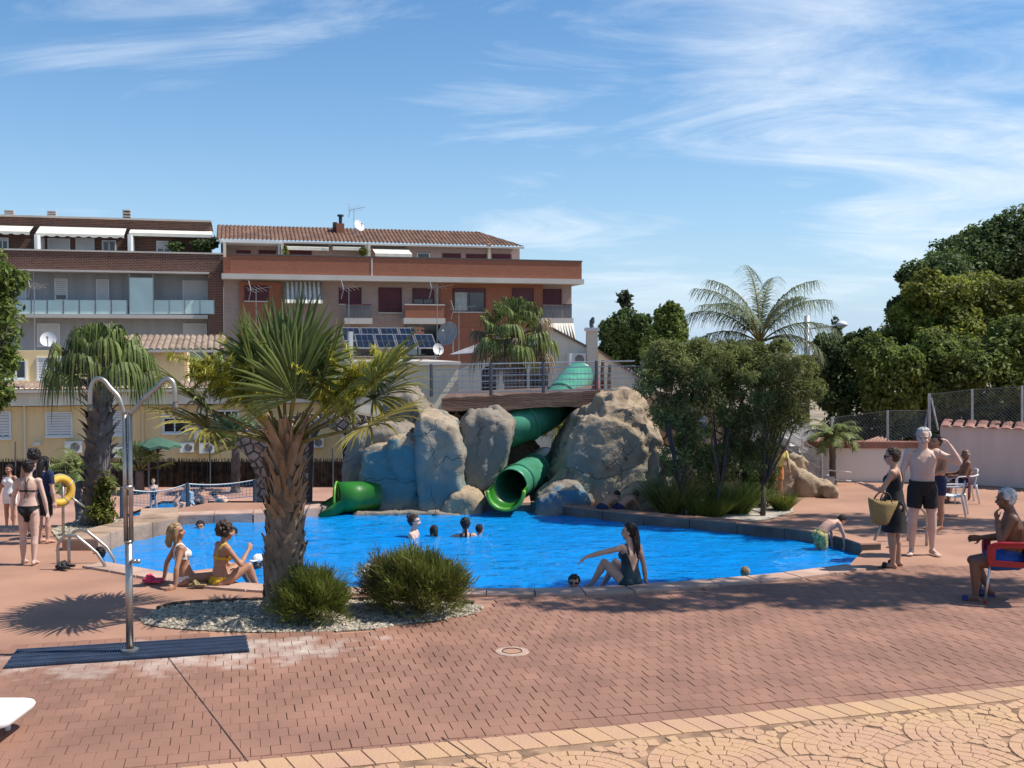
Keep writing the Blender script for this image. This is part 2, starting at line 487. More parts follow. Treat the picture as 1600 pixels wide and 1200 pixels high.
# ---- stamped bricks
oA, oB = G(280, 1200).xy, G(1600, 1072).xy
oU = V((*(oB - oA).normalized(), 0)); oD = V((-oU.y, oU.x, 0)); oO = V((*oA, 0))
def orange_d(p): return (V((p[0], p[1], 0)) - oO).dot(oD)     # > 0 : red side
gbed_px = [(218,968),(260,948),(340,941),(450,938),(560,938),(660,940),(730,943),(755,950),(730,962),(640,975),(560,985),(420,988),(300,984),(235,977)]
gbed = smooth2([G(*p).xy for p in gbed_px] + [G(*gbed_px[0]).xy], 4)[:-1]
breg = [(-300,1500),(-300,1012),(120,1003),(330,992),(560,986),(650,977),(738,963),(775,940),(850,932),(1010,928),(1330,893),(1440,885),(1720,880),(1900,1500)]
def stained(name, col, var, amp):
    m = mat(name, col, 0.78, var, 1.1, 0.35, 90, island=0.09)
    n, l, b = nodes_of(m)
    src = b.inputs['Base Color'].links[0].from_socket
    c0 = G(205, 1034)
    geo = n.new('ShaderNodeNewGeometry')
    def dot(v, off):
        d = n.new('ShaderNodeVectorMath'); d.operation = 'DOT_PRODUCT'; d.inputs[1].default_value = v
        l.new(geo.outputs['Position'], d.inputs[0])
        a = n.new('ShaderNodeMath'); a.operation = 'ADD'; a.inputs[1].default_value = -off
        l.new(d.outputs['Value'], a.inputs[0]); return a.outputs[0]
    def mth(op, a, b2=None):
        q = n.new('ShaderNodeMath'); q.operation = op
        for i, v in enumerate((a, b2)):
            if v is None: continue
            if isinstance(v, (int, float)): q.inputs[i].default_value = v
            else: l.new(v, q.inputs[i])
        return q.outputs[0]
    du, dd = dot(U, c0.dot(U)), dot(D, c0.dot(D))
    e = mth('ADD', mth('POWER', mth('DIVIDE', mth('SUBTRACT', du, 0.55), 1.9), 2.0), mth('POWER', mth('DIVIDE', mth('SUBTRACT', dd, 0.12), 0.62), 2.0))
    nz = n.new('ShaderNodeTexNoise'); nz.inputs['Scale'].default_value = 3.5; nz.inputs['Detail'].default_value = 5
    l.new(geo.outputs['Position'], nz.inputs['Vector'])
    k2 = mth('SUBTRACT', mth('ADD', 1.0, mth('MULTIPLY', mth('SUBTRACT', nz.outputs[0], .5), 4.5)), e)
    k2 = mth('MULTIPLY', k2, amp)
    cl = n.new('ShaderNodeClamp'); l.new(k2, cl.inputs[0]); cl.inputs['Max'].default_value = 0.85
    mx = n.new('ShaderNodeMix'); mx.data_type = 'RGBA'
    l.new(cl.outputs[0], mx.inputs[0]); l.new(src, mx.inputs[6]); mx.inputs[7].default_value = (0.62, 0.54, 0.47, 1)
    l.new(mx.outputs[2], b.inputs['Base Color'])
    return m
m_brick = stained('stamped_brick', (0.262, 0.134, 0.090), 0.18, .42)
m_orange = mat('ochre_stone', (0.54, 0.34, 0.18), 0.8, 0.1, 1.3, 0.4, 50, island=0.08, col2=(0.43, 0.25, 0.165), detail=8)
BW, BL = 0.148, 0.185
cells = []
for i in range(-110, 140):
    for j in range(14, 112):
        c = U * ((i + (.5 if j % 2 else 0)) * BW) + D * ((j + .5) * BL)
        if not (5.5 < c.y < 18.5 and abs(c.x) < 0.55 * c.y + 1): continue
        if orange_d(c) < -.13: continue
        q = proj(c)
        if not inside(q, breg): continue
        if inside(c, gbed) or inside(c, pool): continue
        if min((c.xy - p).length for p in near_s) < 0.42: continue
        cells.append(c)
def brick_geo(w, l, h=0.011, ch=0.0022):
    a, c = w / 2, l / 2
    out = [U * x + D * y for x, y in ((-a,-c),(a,-c),(a,c),(-a,c))]
    inn = [U * x + D * y for x, y in ((-a+ch,-c+ch),(a-ch,-c+ch),(a-ch,c-ch),(-a+ch,c-ch))]
    vs = [(*p.xy, -0.007) for p in out] + [(*p.xy, h - .004 - .007) for p in out] + [(*p.xy, h - .007) for p in inn]
    fs = [(8,9,10,11)] + [(4+i, 4+(i+1)%4, 8+(i+1)%4, 8+i) for i in range(4)] + [(i, (i+1)%4, 4+(i+1)%4, 4+i) for i in range(4)]
    return vs, fs
bmeshes = []
for k in range(8):
    b = MB(); b.add(*brick_geo(BW - R.choice((.001, .002, .004, .006)), BL - R.choice((.0006, .0015, .003))))
    bmeshes.append(b.mesh('brick', m_brick))
cells.sort(key=lambda c: c.length)
ncx = len(oU)
bedpts = [(-14,1.5),(14,1.5),(14,17),(5.2,15.2),(3,14.9),(0.2,14.0),(-.6,12.6),(-3,11.3),(-14,11.2)]
b = MB()
for c in cells:
    b.add([(*(c + U*x*BW*.5 + D*y*BL*.5).xy, -.0045) for x, y in ((-1,-1),(1,-1),(1,1),(-1,1))], [(0,1,2,3)])
bed = b.build('brick_joints', m_bed, deck, kind='stuff')
for c in cells[:300]:
    o = link('brick', R.choice(bmeshes), deck)
    o.location = (c.x + R.uniform(-.002,.002), c.y, R.uniform(-.0015, .0015) - (.005 if orange_d(c) < .13 else 0))
bv, bf = [], []
for c in cells[300:]:
    vs, fs = brick_geo(BW - R.choice((.001, .003, .005, .008)), BL - R.choice((.0006, .0015, .003)))
    o = len(bv); dz = R.uniform(-.0015, .0015) - (.005 if orange_d(c) < .13 else 0)
    bv += [(x + c.x, y + c.y, z + dz) for x, y, z in vs]; bf += [tuple(i + o for i in f) for f in fs]
link('brick_field', np_mesh('brick_field', np.array(bv), np.array(bf), m_brick), deck, kind='stuff')
# ---- ochre fan paving in front
och = thing('fan_paving', (3, 8, 0), 'ochre stamped paving in fan pattern with a soldier course border', 'paving')
tag(och, kind='structure')
bo = [oO + oU * -12 + oD * .02, oO + oU * 30 + oD * .02, oO + oU * 30 - oD * 12, oO - oU * 12 - oD * 12]
m_obed = mat('ochre_joint', (0.20, 0.115, 0.07), 0.9, 0.3, 5.0, col2=(0.38, 0.235, 0.14))
b = MB(); b.add([(*p.xy, -0.0035) for p in bo], [(0,1,2,3)][::1]); o = b.build('joint_bed', m_obed, och)
FB = 0.006
def slab(poly, h=FB, ch=.006):
    k = len(poly); c = sum(poly, V((0, 0, 0))) / k
    inn = [p + (c - p).normalized() * min(ch, (c - p).length * .3) for p in poly]
    vs = [(p.x, p.y, -.003) for p in poly] + [(p.x, p.y, h - .004) for p in poly] + [(p.x, p.y, h) for p in inn]
    fs = [tuple(range(2*k, 3*k))] + [(a*k+i, a*k+(i+1)%k, a*k+k+(i+1)%k, a*k+k+i) for a in (0, 1) for i in range(k)]
    return vs, fs
stones = []
for i in range(-20, 70):
    x0, x1 = i * .185 + .004, (i + 1) * .185 - .004
    y0, y1 = -.30, -.002
    sk = .07
    stones.append([oO + oU*(x0+sk) + oD*y0, oO + oU*(x1+sk) + oD*y0, oO + oU*x1 + oD*y1, oO + oU*x0 + oD*y1])
FR, RT = 0.54, 0.09
fan = []
for j in range(-9, 1):
    for i in range(-8, 26):
        fan.append((i * 2 * FR + (FR if j % 2 else 0), -.42 + j * FR))
for cx_, cy_ in fan:
    for r in range(6):
        r0, r1 = r * RT + .003, (r + 1) * RT - .003
        rm = (r0 + r1) / 2
        k = max(3, round(2 * pi * rm / .125)); a0 = R.uniform(0, 1)
        for q in range(k):
            t0, t1 = 2 * pi * (q + a0) / k, 2 * pi * (q + 1 + a0) / k
            g = .003 / max(.05, rm)
            pl = [(cx_ + rr * math.cos(t), cy_ + rr * math.sin(t)) for rr, t in ((r0, t0+g), (r1, t0+g), (r1, (t0+t1)/2), (r1, t1-g), (r0, t1-g))]
            if max(p[1] for p in pl) > -.305: continue
            # nearer fans lie over this one: pull corners out of them, drop what is mostly covered
            low = [(cx_ - FR, cy_ - FR), (cx_ + FR, cy_ - FR)]
            inn = [any(math.hypot(p[0]-a, p[1]-c) < FR + .004 for a, c in low) for p in pl]
            if sum(inn) > 2 or cy_ - sum(p[1] for p in pl) / 5 > FR: continue
            if any(inn):
                cc = [p for p, f in zip(pl, inn) if not f]; mx_, my_ = sum(p[0] for p in cc) / len(cc), sum(p[1] for p in cc) / len(cc)
                new = []
                for p, f in zip(pl, inn):
                    t = 1.0
                    while f and t > 0 and any(math.hypot(mx_+(p[0]-mx_)*t-a, my_+(p[1]-my_)*t-c) < FR + .004 for a, c in low): t -= .06
                    new.append((mx_+(p[0]-mx_)*t, my_+(p[1]-my_)*t))
                pl = new
            stones.append([oO + oU * x + oD * y for x, y in pl])
vis = []
for s in stones:
    c = sum(s, V((0, 0, 0))) / len(s)
    if c.y < 4.5: continue
    q = proj(c)
    if -60 < q[0] < 1660 and q[1] < 1290: vis.append((c.length if q[1] < 1200 else 99, s))
vis.sort(key=lambda t: t[0])
rv, rf4, rf = [], [], []
for k, (_, s) in enumerate(vis):
    vs, fs = slab(s, FB + R.uniform(-.002, .002))
    if k < 300:
        b = MB(); b.add(vs, fs); b.build('stone', m_orange, och)
    else:
        o = len(rv); rv += vs; rf += [tuple(i + o for i in f) for f in fs]
b = MB(); b.add(rv, rf); b.build('stone_field', m_orange, och, kind='stuff')
# expansion joints, drain
m_joint = mat('expansion_joint', (0.05, 0.03, 0.025), 0.9)
for a, c, w in (((262,1027),(388,1192),.004), ((690,1153),(800,1228),.005)):
    p, q = G(*a), G(*c); t = (q - p).normalized(); s = V((-t.y, t.x, 0)) * w
    b = MB(); b.add([(*(v).xy, .0085) for v in (p - s, q - s, q + s, p + s)], [(0,1,2,3)])
    b.build('expansion_joint', m_joint, kind='structure')
c = G(800, 1019)
t = thing('drain_cover', c, 'small round pale drain cover set in the red paving', 'drain')
m_pale = mat('pale_cement', (0.40, 0.28, 0.21), 0.85, .2, 12)
b = MB(); b.lathe([(.17,.004),(.165,.012),(.10,.013),(.098,.006)], c, 20); b.build('frame', m_pale, t)
b = MB(); b.lathe([(.096,.005),(.092,.011),(.0,.011)], c, 16); b.build('cover', m_deck, t)
b = MB(); b.torus(c + V((0, 0, .0125)), .098, .006, None, 20, 5); b.build('ring_gap', m_joint, t)
# ---- gravel bed of the big palm
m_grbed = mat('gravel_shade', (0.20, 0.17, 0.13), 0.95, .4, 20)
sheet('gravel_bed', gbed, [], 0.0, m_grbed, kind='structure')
m_pebble = mat('white_pebble', (0.36, 0.31, 0.235), 0.85, .25, 9, island=.35)
octv = np.array([(1,0,0),(-1,0,0),(0,1,0),(0,-1,0),(0,0,1),(0,0,-1)], float)
octf = np.array([(0,2,4),(2,1,4),(1,3,4),(3,0,4),(2,0,5),(1,2,5),(3,1,5),(0,3,5)])
def pebbles(poly, n, s0, s1, z):
    xs = [p[0] for p in poly]; ys = [p[1] for p in poly]; vs, fs = [], []
    while len(vs) < n:
        p = (R.uniform(min(xs), max(xs)), R.uniform(min(ys), max(ys)))
        if not inside(p, poly): continue
        s = R.uniform(s0, s1)
        M = np.array(Matrix.Rotation(R.uniform(0, 6.28), 3, 'Z') @ Matrix.Rotation(R.uniform(-.5, .5), 3, 'X'))
        v = (octv * np.array([s, s * R.uniform(.6, .9), s * R.uniform(.4, .7)])) @ M.T + np.array([p[0], p[1], z + s * .2])
        fs.append(octf + 6 * len(vs)); vs.append(v)
    return np.concatenate(vs), np.concatenate(fs)
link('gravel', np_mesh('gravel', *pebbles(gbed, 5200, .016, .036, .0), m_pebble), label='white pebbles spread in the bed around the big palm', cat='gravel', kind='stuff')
link('planter_gravel', np_mesh('planter_gravel', *pebbles(bedp, 2600, .018, .04, .004), m_pebble), label='white pebbles round the foot of the left palm', cat='gravel', kind='stuff')
b = MB(); b.tube([(*p, .02) for p in gbed[3:26]], .022, 6); b.build('bed_edging', mat('dark_edging', (.09,.06,.045), .9), label='dark edging along the pool side of the pebble bed', cat='edging')
# ------------------------------------------------------------ artificial rocks
def rock_mat(name, tan, grey, paint, amount, zlo=0.0, zhi=9.0):
    m = mat(name, tan, 0.9, 0.25, 1.5, col2=grey)
    n, l, b = nodes_of(m)
    src = b.inputs['Base Color'].links[0].from_socket
    geo = n.new('ShaderNodeNewGeometry')
    def nz(s, d=5, dist=0.0):
        q = n.new('ShaderNodeTexNoise'); q.inputs['Scale'].default_value = s; q.inputs['Detail'].default_value = d
        q.inputs['Distortion'].default_value = dist
        l.new(geo.outputs['Position'], q.inputs['Vector']); return q.outputs[0]
    def mixc(f, a, c):
        q = n.new('ShaderNodeMix'); q.data_type = 'RGBA'
        l.new(f, q.inputs[0]); l.new(a, q.inputs[6])
        if isinstance(c, tuple): q.inputs[7].default_value = (*c, 1)
        else: l.new(c, q.inputs[7])
        return q.outputs[2]
    def ramp(v, a, c, lo=0.0, hi=1.0):
        q = n.new('ShaderNodeMapRange'); q.inputs['From Min'].default_value = a; q.inputs['From Max'].default_value = c
        q.inputs['To Min'].default_value = lo; q.inputs['To Max'].default_value = hi
        l.new(v, q.inputs[0]); return q.outputs[0]
    def mul(a, c):
        q = n.new('ShaderNodeMath'); q.operation = 'MULTIPLY'
        l.new(a, q.inputs[0])
        if isinstance(c, float): q.inputs[1].default_value = c
        else: l.new(c, q.inputs[1])
        return q.outputs[0]
    # dark weather stains
    src = mixc(mul(ramp(nz(2.6, 6, .8), .5, .72), .55), src, (0.10, 0.085, 0.07))
    if amount:
        sp = n.new('ShaderNodeSeparateXYZ'); l.new(geo.outputs['True Normal'], sp.inputs[0])
        steep = ramp(sp.outputs[2], .62, .30)                 # real paint, plus shade put into colour: steep faces teal, sunlit tops tan
        pz = n.new('ShaderNodeSeparateXYZ'); l.new(geo.outputs['Position'], pz.inputs[0])
        band = mul(ramp(pz.outputs[2], zhi, zhi - .5), ramp(pz.outputs[2], zlo, zlo + .35))
        f = mul(mul(mul(ramp(nz(.9, 4, .4), .34, .58), steep), band), amount)
        src = mixc(f, src, paint)
        src = mixc(mul(mul(ramp(nz(3.1, 5, 1.0), .55, .75), steep), .3), src, (0.25, 0.24, 0.20))
    # cracks of the moulded concrete
    vo = n.new('ShaderNodeTexVoronoi'); vo.feature = 'DISTANCE_TO_EDGE'; vo.inputs['Scale'].default_value = .85
    wv = n.new('ShaderNodeVectorMath'); wv.operation = 'MULTIPLY_ADD'
    q = n.new('ShaderNodeTexNoise'); q.inputs['Scale'].default_value = 1.6; q.inputs['Detail'].default_value = 3
    l.new(geo.outputs['Position'], q.inputs['Vector'])
    l.new(q.outputs['Color'], wv.inputs[0]); wv.inputs[1].default_value = (1.1, 1.1, 1.1); l.new(geo.outputs['Position'], wv.inputs[2])
    l.new(wv.outputs[0], vo.inputs['Vector'])
    crack = mul(ramp(vo.outputs['Distance'], 0.0, .011, 0.7, 0.0), ramp(nz(1.3, 3), .42, .56))
    src = mixc(crack, src, (0.05, 0.042, 0.035))
    l.new(src, b.inputs['Base Color'])
    bp = n.new('ShaderNodeBump'); bp.inputs['Strength'].default_value = .7; bp.inputs['Distance'].default_value = .05
    ad = n.new('ShaderNodeMath'); ad.operation = 'SUBTRACT'; l.new(nz(7, 8), ad.inputs[0]); l.new(crack, ad.inputs[1])
    l.new(ad.outputs[0], bp.inputs['Height']); l.new(bp.outputs[0], b.inputs['Normal'])
    return m
TAN, GREY, TEAL, BLUE = (0.45, 0.32, 0.195), (0.32, 0.265, 0.20), (0.075, 0.175, 0.19), (0.035, 0.15, 0.24)
m_rk = {'teal': rock_mat('rock_teal', TAN, GREY, TEAL, 0.97, -.2, 2.1), 'grey': rock_mat('rock_grey', GREY, (0.22, 0.19, 0.155), TEAL, .45, -.2, 1.4),
        'mix': rock_mat('rock_weathered', (0.47, 0.34, 0.21), (0.31, 0.25, 0.185), TEAL, .75, -.2, 1.25), 'tan': rock_mat('rock_tan', (0.46, 0.33, 0.20), (0.36, 0.28, 0.19), TEAL, 0.0), 'blue': rock_mat('rock_blue', GREY, (0.24, 0.2, 0.16), BLUE, 1.0, -.1, .8)}
def rock(outline, Y0, Y1, key, label, amp=.10, vox=.06, lean=0.0, bulge=.25, name='rock'):
    """moulded rock: outline at its distance, given depth, rounded front and back, then weathered"""
    pts = [P(x, y, Y0 + .35) for x, y in outline]
    c = sum(pts, V((0, 0, 0))) / len(pts)
    zb = min(p.z for p in pts)
    b = MB(); rings = []
    for t, s in ((0, .90), (.05, .98), (.2, 1.0), (.82, 1.0), (.96, .95), (1, .82)):
        Y = Y0 + (Y1 - Y0) * t
        k = Y / (Y0 + .35) if t < .3 else 1.0
        rings.append([V((c.x + (p.x - c.x) * s, Y + lean * (p.z - zb) * (1 - t), zb + (p.z - zb) * (s if p.z > c.z else 1))) for p in pts])
    n = len(pts)
    b.add([v for r in rings for v in r], [(i*n+k, i*n+(k+1)%n, (i+1)*n+(k+1)%n, (i+1)*n+k) for i in range(5) for k in range(n)] +
          [tuple(range(n))[::-1], tuple(range(5*n, 6*n))])
    me0 = b.mesh('t', m_rk[key])
    bm = bmesh.new(); bm.from_mesh(me0); bmesh.ops.recalc_face_normals(bm, faces=bm.faces); bm.to_mesh(me0); bm.free()
    me = remesh(me0, vox * .85, 1, name)
    off = V((R.uniform(0, 50), R.uniform(0, 50), 0))
    nv = len(me.vertices); co = np.empty(nv * 3, np.float32); me.vertices.foreach_get('co', co)
    no = np.empty(nv * 3, np.float32); me.vertices.foreach_get('normal', no)
    co = co.reshape(-1, 3); no = no.reshape(-1, 3)
    d = np.empty(nv, np.float32)
    for i in range(nv):
        p = V(co[i]) + off
        a = noise.noise(p * 1.1); f = noise.noise(p * 6.0); h = noise.noise(p * 15)
        pw = p + V((a, f * .3, a * .5)) * .35
        vd = noise.voronoi(V((pw.x, pw.y, pw.z * .75)) * 1.55)[0]; r1 = min(.5, vd[1] - vd[0]) * 2.4 - .5
        vd = noise.voronoi(pw * 4.2)[0]; r1 += (min(.45, vd[1] - vd[0]) - .2) * .8
        r1 *= .42
        # broken slabs: every cell of the rock face stands at its own depth
        for sc_, am in ((1.15, 1.25), (2.7, .55)):
            c_ = noise.voronoi(V((pw.x, pw.y, pw.z * .55)) * sc_)[1][0]
            r1 += am * (((math.sin(c_.x * 12.9898 + c_.y * 78.233 + c_.z * 37.7) * 43758.5453) % 1) - .5)
        # stepped strata give the flat broken planes of cast rock
        d[i] = a * .35 + r1 * .95 + f * .20 + h * .16
    co += no * (d * amp)[:, None]
    me.vertices.foreach_set('co', co.ravel())
    me.polygons.foreach_set('use_smooth', [True] * len(me.polygons))
    if not me.materials: me.materials.append(m_rk[key])
    me.update()
    return link(name, me, None, label, 'rock', 'artificial rocks round the slides')
rock([(526,808),(533,760),(538,715),(545,682),(560,668),(600,658),(640,672),(650,720),(642,808)], 20.9, 23.2, 'grey', 'dark grey rock with a black window hole beside the stone arch')
rock([(570,810),(562,760),(564,706),(578,692),(640,680),(662,688),(664,810)], 20.4, 22.4, 'teal', 'broad teal painted rock with flat tan ledge top', .085)
rock([(655,810),(652,740),(648,662),(655,644),(692,650),(713,662),(722,690),(729,706),(720,740),(727,772),(722,810)], 20.25, 22.4, 'teal', 'tallest teal painted rock block right of the flat ledge', .09)
rock([(592,700),(598,640),(606,612),(640,604),(655,622),(668,650),(652,700)], 22.5, 24.6, 'grey', 'grey rock knob rising behind the teal rocks', .12)
rock([(722,660),(734,646),(776,640),(800,662),(796,692),(786,730),(771,757),(740,766),(726,748),(720,700)], 21.0, 23.0, 'grey', 'rounded hanging rock pillar under the left end of the footbridge', .09)
rock([(684,812),(696,782),(712,764),(735,766),(750,776),(756,792),(752,812)], 20.15, 21.9, 'tan', 'low pale rubble rock at the water beside the green slide mouth', .14, .05)
rock([(782,760),(785,715),(795,694),(815,686),(832,697),(850,722),(856,760)], 23.6, 25.2, 'tan', 'pale tan rock behind the lower green slide', .12, .05)
rock([(832,812),(838,778),(872,738),(884,700),(908,655),(936,640),(942,626),(985,616),(1012,632),(1020,655),(1034,668),(1040,712),(1034,760),(1036,812)], 20.7, 24.2, 'mix', 'largest rock, tan topped, leaning right of the slide', .12, .06, .10)
rock([(836,808),(842,776),(868,756),(902,757),(920,782),(914,808)], 20.1, 21.5, 'blue', 'low boulder with a vivid blue painted patch near the water', .08, .05)
rock([(940,806),(955,780),(985,757),(1012,751),(1017,765),(1002,782),(990,806)], 20.2, 21.3, 'tan', 'tilted tan rock slab at the water under the big rock', .07, .045)
rock([(972,810),(985,786),(1026,776),(1040,792),(1034,810)], 20.15, 21.3, 'tan', 'flat pale rock below the tilted tan slab', .07, .045)
rock([(1002,810),(1000,742),(1030,708),(1100,712),(1180,720),(1192,770),(1184,800)], 21.8, 23.6, 'grey', 'shaded brown rock mass behind the olive green trees', .12, .07)
rock([(543,812),(560,797),(640,793),(690,796),(722,799),(724,812)], 20.05, 21.0, 'grey', 'low rock ledge along the water below the teal rocks', .05, .045)
b = MB(); b.ball((0,0,0), 1)
wh = P(541, 706, 20.98)
m_black = mat('black_hole', (0.008, 0.008, 0.008), .9)
o = None
b = MB(); b.prism([P(x, y, 20.93) for x, y in ((536,720),(535,697),(539,686),(545,684),(549,692),(546,718))], [P(x, y, 21.4) for x, y in ((536,720),(535,697),(539,686),(545,684),(549,692),(546,718))])
rk0 = bpy.data.objects['rock']
b.build('window_hole', m_black, rk0)
# ---- walls faced with irregular stones
def clip(poly, n, d):
    out = []
    for i in range(len(poly)):
        a, c = poly[i], poly[(i + 1) % len(poly)]
        da, dc = a.dot(n) - d, c.dot(n) - d
        if da <= 0: out.append(a)
        if da * dc < 0: out.append(a + (c - a) * (da / (da - dc)))
    return out
def stone_wall(outline, Y, thick, nst, m_core, m_stone, par, proud=.05, seed=3):
    rr = random.Random(seed)
    pl = [P(x, y, Y) for x, y in outline]
    p2 = [V((p.x, p.z)) for p in pl]
    b = MB(); b.prism(pl, [p + V((0, thick, 0)) for p in pl]); b.build('wall_core', m_core, par)
    xs = [p.x for p in p2]; zs = [p.y for p in p2]
    seeds = []; tries = 0
    while len(seeds) < nst and tries < 9000:
        tries += 1
        q = V((rr.uniform(min(xs), max(xs)), rr.uniform(min(zs), max(zs))))
        dm = math.sqrt((max(xs)-min(xs)) * (max(zs)-min(zs)) / nst) * .62
        if inside(q, p2) and all((q - s).length > dm for s in seeds): seeds.append(q)
    for s in seeds:
        cell = [s + V(d) for d in ((-1,-1),(1,-1),(1,1),(-1,1))]
        for t in seeds:
            if t is s or (t - s).length > 1.6: continue
            nn = (t - s).normalized(); cell = clip(cell, nn, ((s + t) / 2).dot(nn) - .012)
        c = sum(cell, V((0, 0))) / len(cell)
        good = []
        for v in cell:
            f = 1.0
            while f > .05 and not inside(s + (v - s) * f, p2): f -= .03
            good.append(s + (v - s) * f * .97)
        k = len(good)
        if k < 3: continue
        pr = proud * rr.uniform(.6, 1.3)
        base = [V((v.x, Y + .01, v.y)) for v in good]
        mid = [V((v.x, Y - pr * .6, v.y)) for v in good]
        cc = sum(mid, V((0, 0, 0))) / k
        top = [V((cc.x + (v.x - cc.x) * .84, Y - pr, cc.z + (v.z - cc.z) * .84)) for v in mid]
        bb = MB(); bb.add(base + mid + top, [(a*k+i, a*k+(i+1)%k, (a+1)*k+(i+1)%k, (a+1)*k+i) for a in (0, 1) for i in range(k)] + [tuple(range(2*k, 3*k))])
        bb.build('stone', m_stone, par)
m_core = mat('mortar', (0.13, 0.10, 0.08), .95)
m_flag = mat('flagstone', (0.30, 0.235, 0.185), .9, .25, 5, .5, 22, island=.22)
m_flag2 = mat('sandstone', (0.42, 0.31, 0.20), .9, .25, 5, .5, 22, island=.2)
aw = thing('stone_arch', P(440, 790, 21.8), 'grey brown crazy paved stone archway left of the rocks', 'arch')
stone_wall([(402,800),(399,742),(388,716),(368,694),(374,674),(408,660),(470,648),(540,644),(602,655),(604,700),(560,690),(545,684),(530,676),(512,668),(494,673),(483,690),(480,800)], 21.8, .55, 120, m_core, m_flag, aw)
rw = thing('stone_wall', P(1080, 700, 24.0), 'tan rubble stone wall stepping down behind the olive green trees', 'wall')
stone_wall([(937,660),(937,613),(1000,607),(1060,616),(1110,634),(1182,648),(1188,730),(1035,730),(1020,670),(990,655)], 24.3, .6, 110, m_core, m_flag2, rw, .06, 5)
lw = thing('stone_pier', P(715, 700, 22.4), 'stone pier carrying the left end of the footbridge', 'pier')
stone_wall([(690,700),(690,644),(745,640),(742,700)], 23.0, .8, 9, m_core, m_flag2, lw, .07, 8)
# pier under the right end of the bridge
b = MB(); b.prism([P(x, y, 23.4) for x, y in ((898,700),(896,635),(938,632),(936,700))], [P(x, y, 24.6) for x, y in ((898,700),(896,635),(938,632),(936,700))])
b.build('bridge_pier', mat('brown_cement', (0.16, 0.10, 0.06), .9, .3, 3, .5, 20), label='brown pier under the right end of the footbridge', cat='pier')
# ---- footbridge
br = thing('footbridge', P(812, 640, 22.6), 'brown imitation timber footbridge over the slides', 'bridge')
m_beam = mat('imitation_wood', (0.13, 0.072, 0.052), .85, .45, 2.0, .9, 9, col2=(.20,.12,.085), stretch=(.5, 4, 6))
b = MB(); k = 24
for i in range(k + 1):
    x = 690 + (938 - 690) * i / k; y0 = 622 - 12 * i / k; y1 = 643 - 9 * i / k
    wv = R.uniform(-1.5, 1.5)
    for y, Yq in ((y0 + wv, 22.3), (y1 + R.uniform(-1.5, 1.5), 22.25), (y1, 25.4), (y0, 25.4)):
        p = P(x, y, 22.3); b.v.append((p.x, Yq, p.z))
b.f = [(i*4+q, i*4+(q+1)%4, i*4+4+(q+1)%4, i*4+4+q) for i in range(k) for q in range(4)] + [(3,2,1,0), tuple(range(k*4, k*4+4))]; b.m = [0] * len(b.f)
b.build('beam', m_beam, br)
m_steel = mat('galvanised', (0.50, 0.51, 0.52), .35, .1, 8, metal=.8)
m_bluegrey = mat('blue_grey_paint', (0.075, 0.088, 0.10), .5)
rl = thing('bridge_railing', P(845, 612, 22.5), 'galvanised mesh railing along the footbridge', 'railing')
def rp_(x, v):                       # v: 0 at deck, 1 at the top rail
    y = 617 - (x - 690) * .020 - v * 47
    return P(x, y, 22.5)
for v in (1.0, .84, .62, .42, .22, .06):
    b = MB(); b.tube([rp_(x, v) for x in range(672, 1012, 20)], .013 if v in (1.0, .06) else .009, 6); b.build('rail', m_steel, rl)
for x in (674, 767, 849, 932, 1003):
    b = MB(); b.tube([rp_(x, -.05), rp_(x, 1.03)], .035, 8); b.build('post', m_bluegrey, rl)
b = MB()
for x in range(680, 1004, 6): b.tube([rp_(x, .06), rp_(x, .84)], .0035, 3, cap=False)
for v in np.arange(.1, .84, .12): b.tube([rp_(x, v) for x in (676, 1003)], .0035, 3, cap=False)
b.build('mesh_infill', m_steel, rl, kind='stuff')
# cone and old posts on the bridge
cn = P(931, 609, 22.9)
t = thing('traffic_cone', cn, 'faded red traffic cone standing on the footbridge', 'cone')
m_cone = mat('cone_red', (0.35, 0.07, 0.045), .6)
b = MB(); b.lathe([(.02,.36),(.09,.03),(.09,.02)], cn, 12); b.build('body', m_cone, t)
b = MB(); b.box(cn + V((-.12,-.12,0)), cn + V((.12,.12,.025))); b.build('foot', m_cone, t)
for x, y0, y1 in ((941,609,563),(952,609,570)):
    b = MB(); b.tube([P(x, y0, 23.2), P(x, (y0+y1)/2, 23.2), P(x + 1, y1, 23.2)], [.05,.045,.035], 7)
    b.build('timber_post', m_beam, label='dark timber post behind the bridge railing, %s' % ('nearer the red cone' if x == 941 else 'further from the red cone'), cat='post')
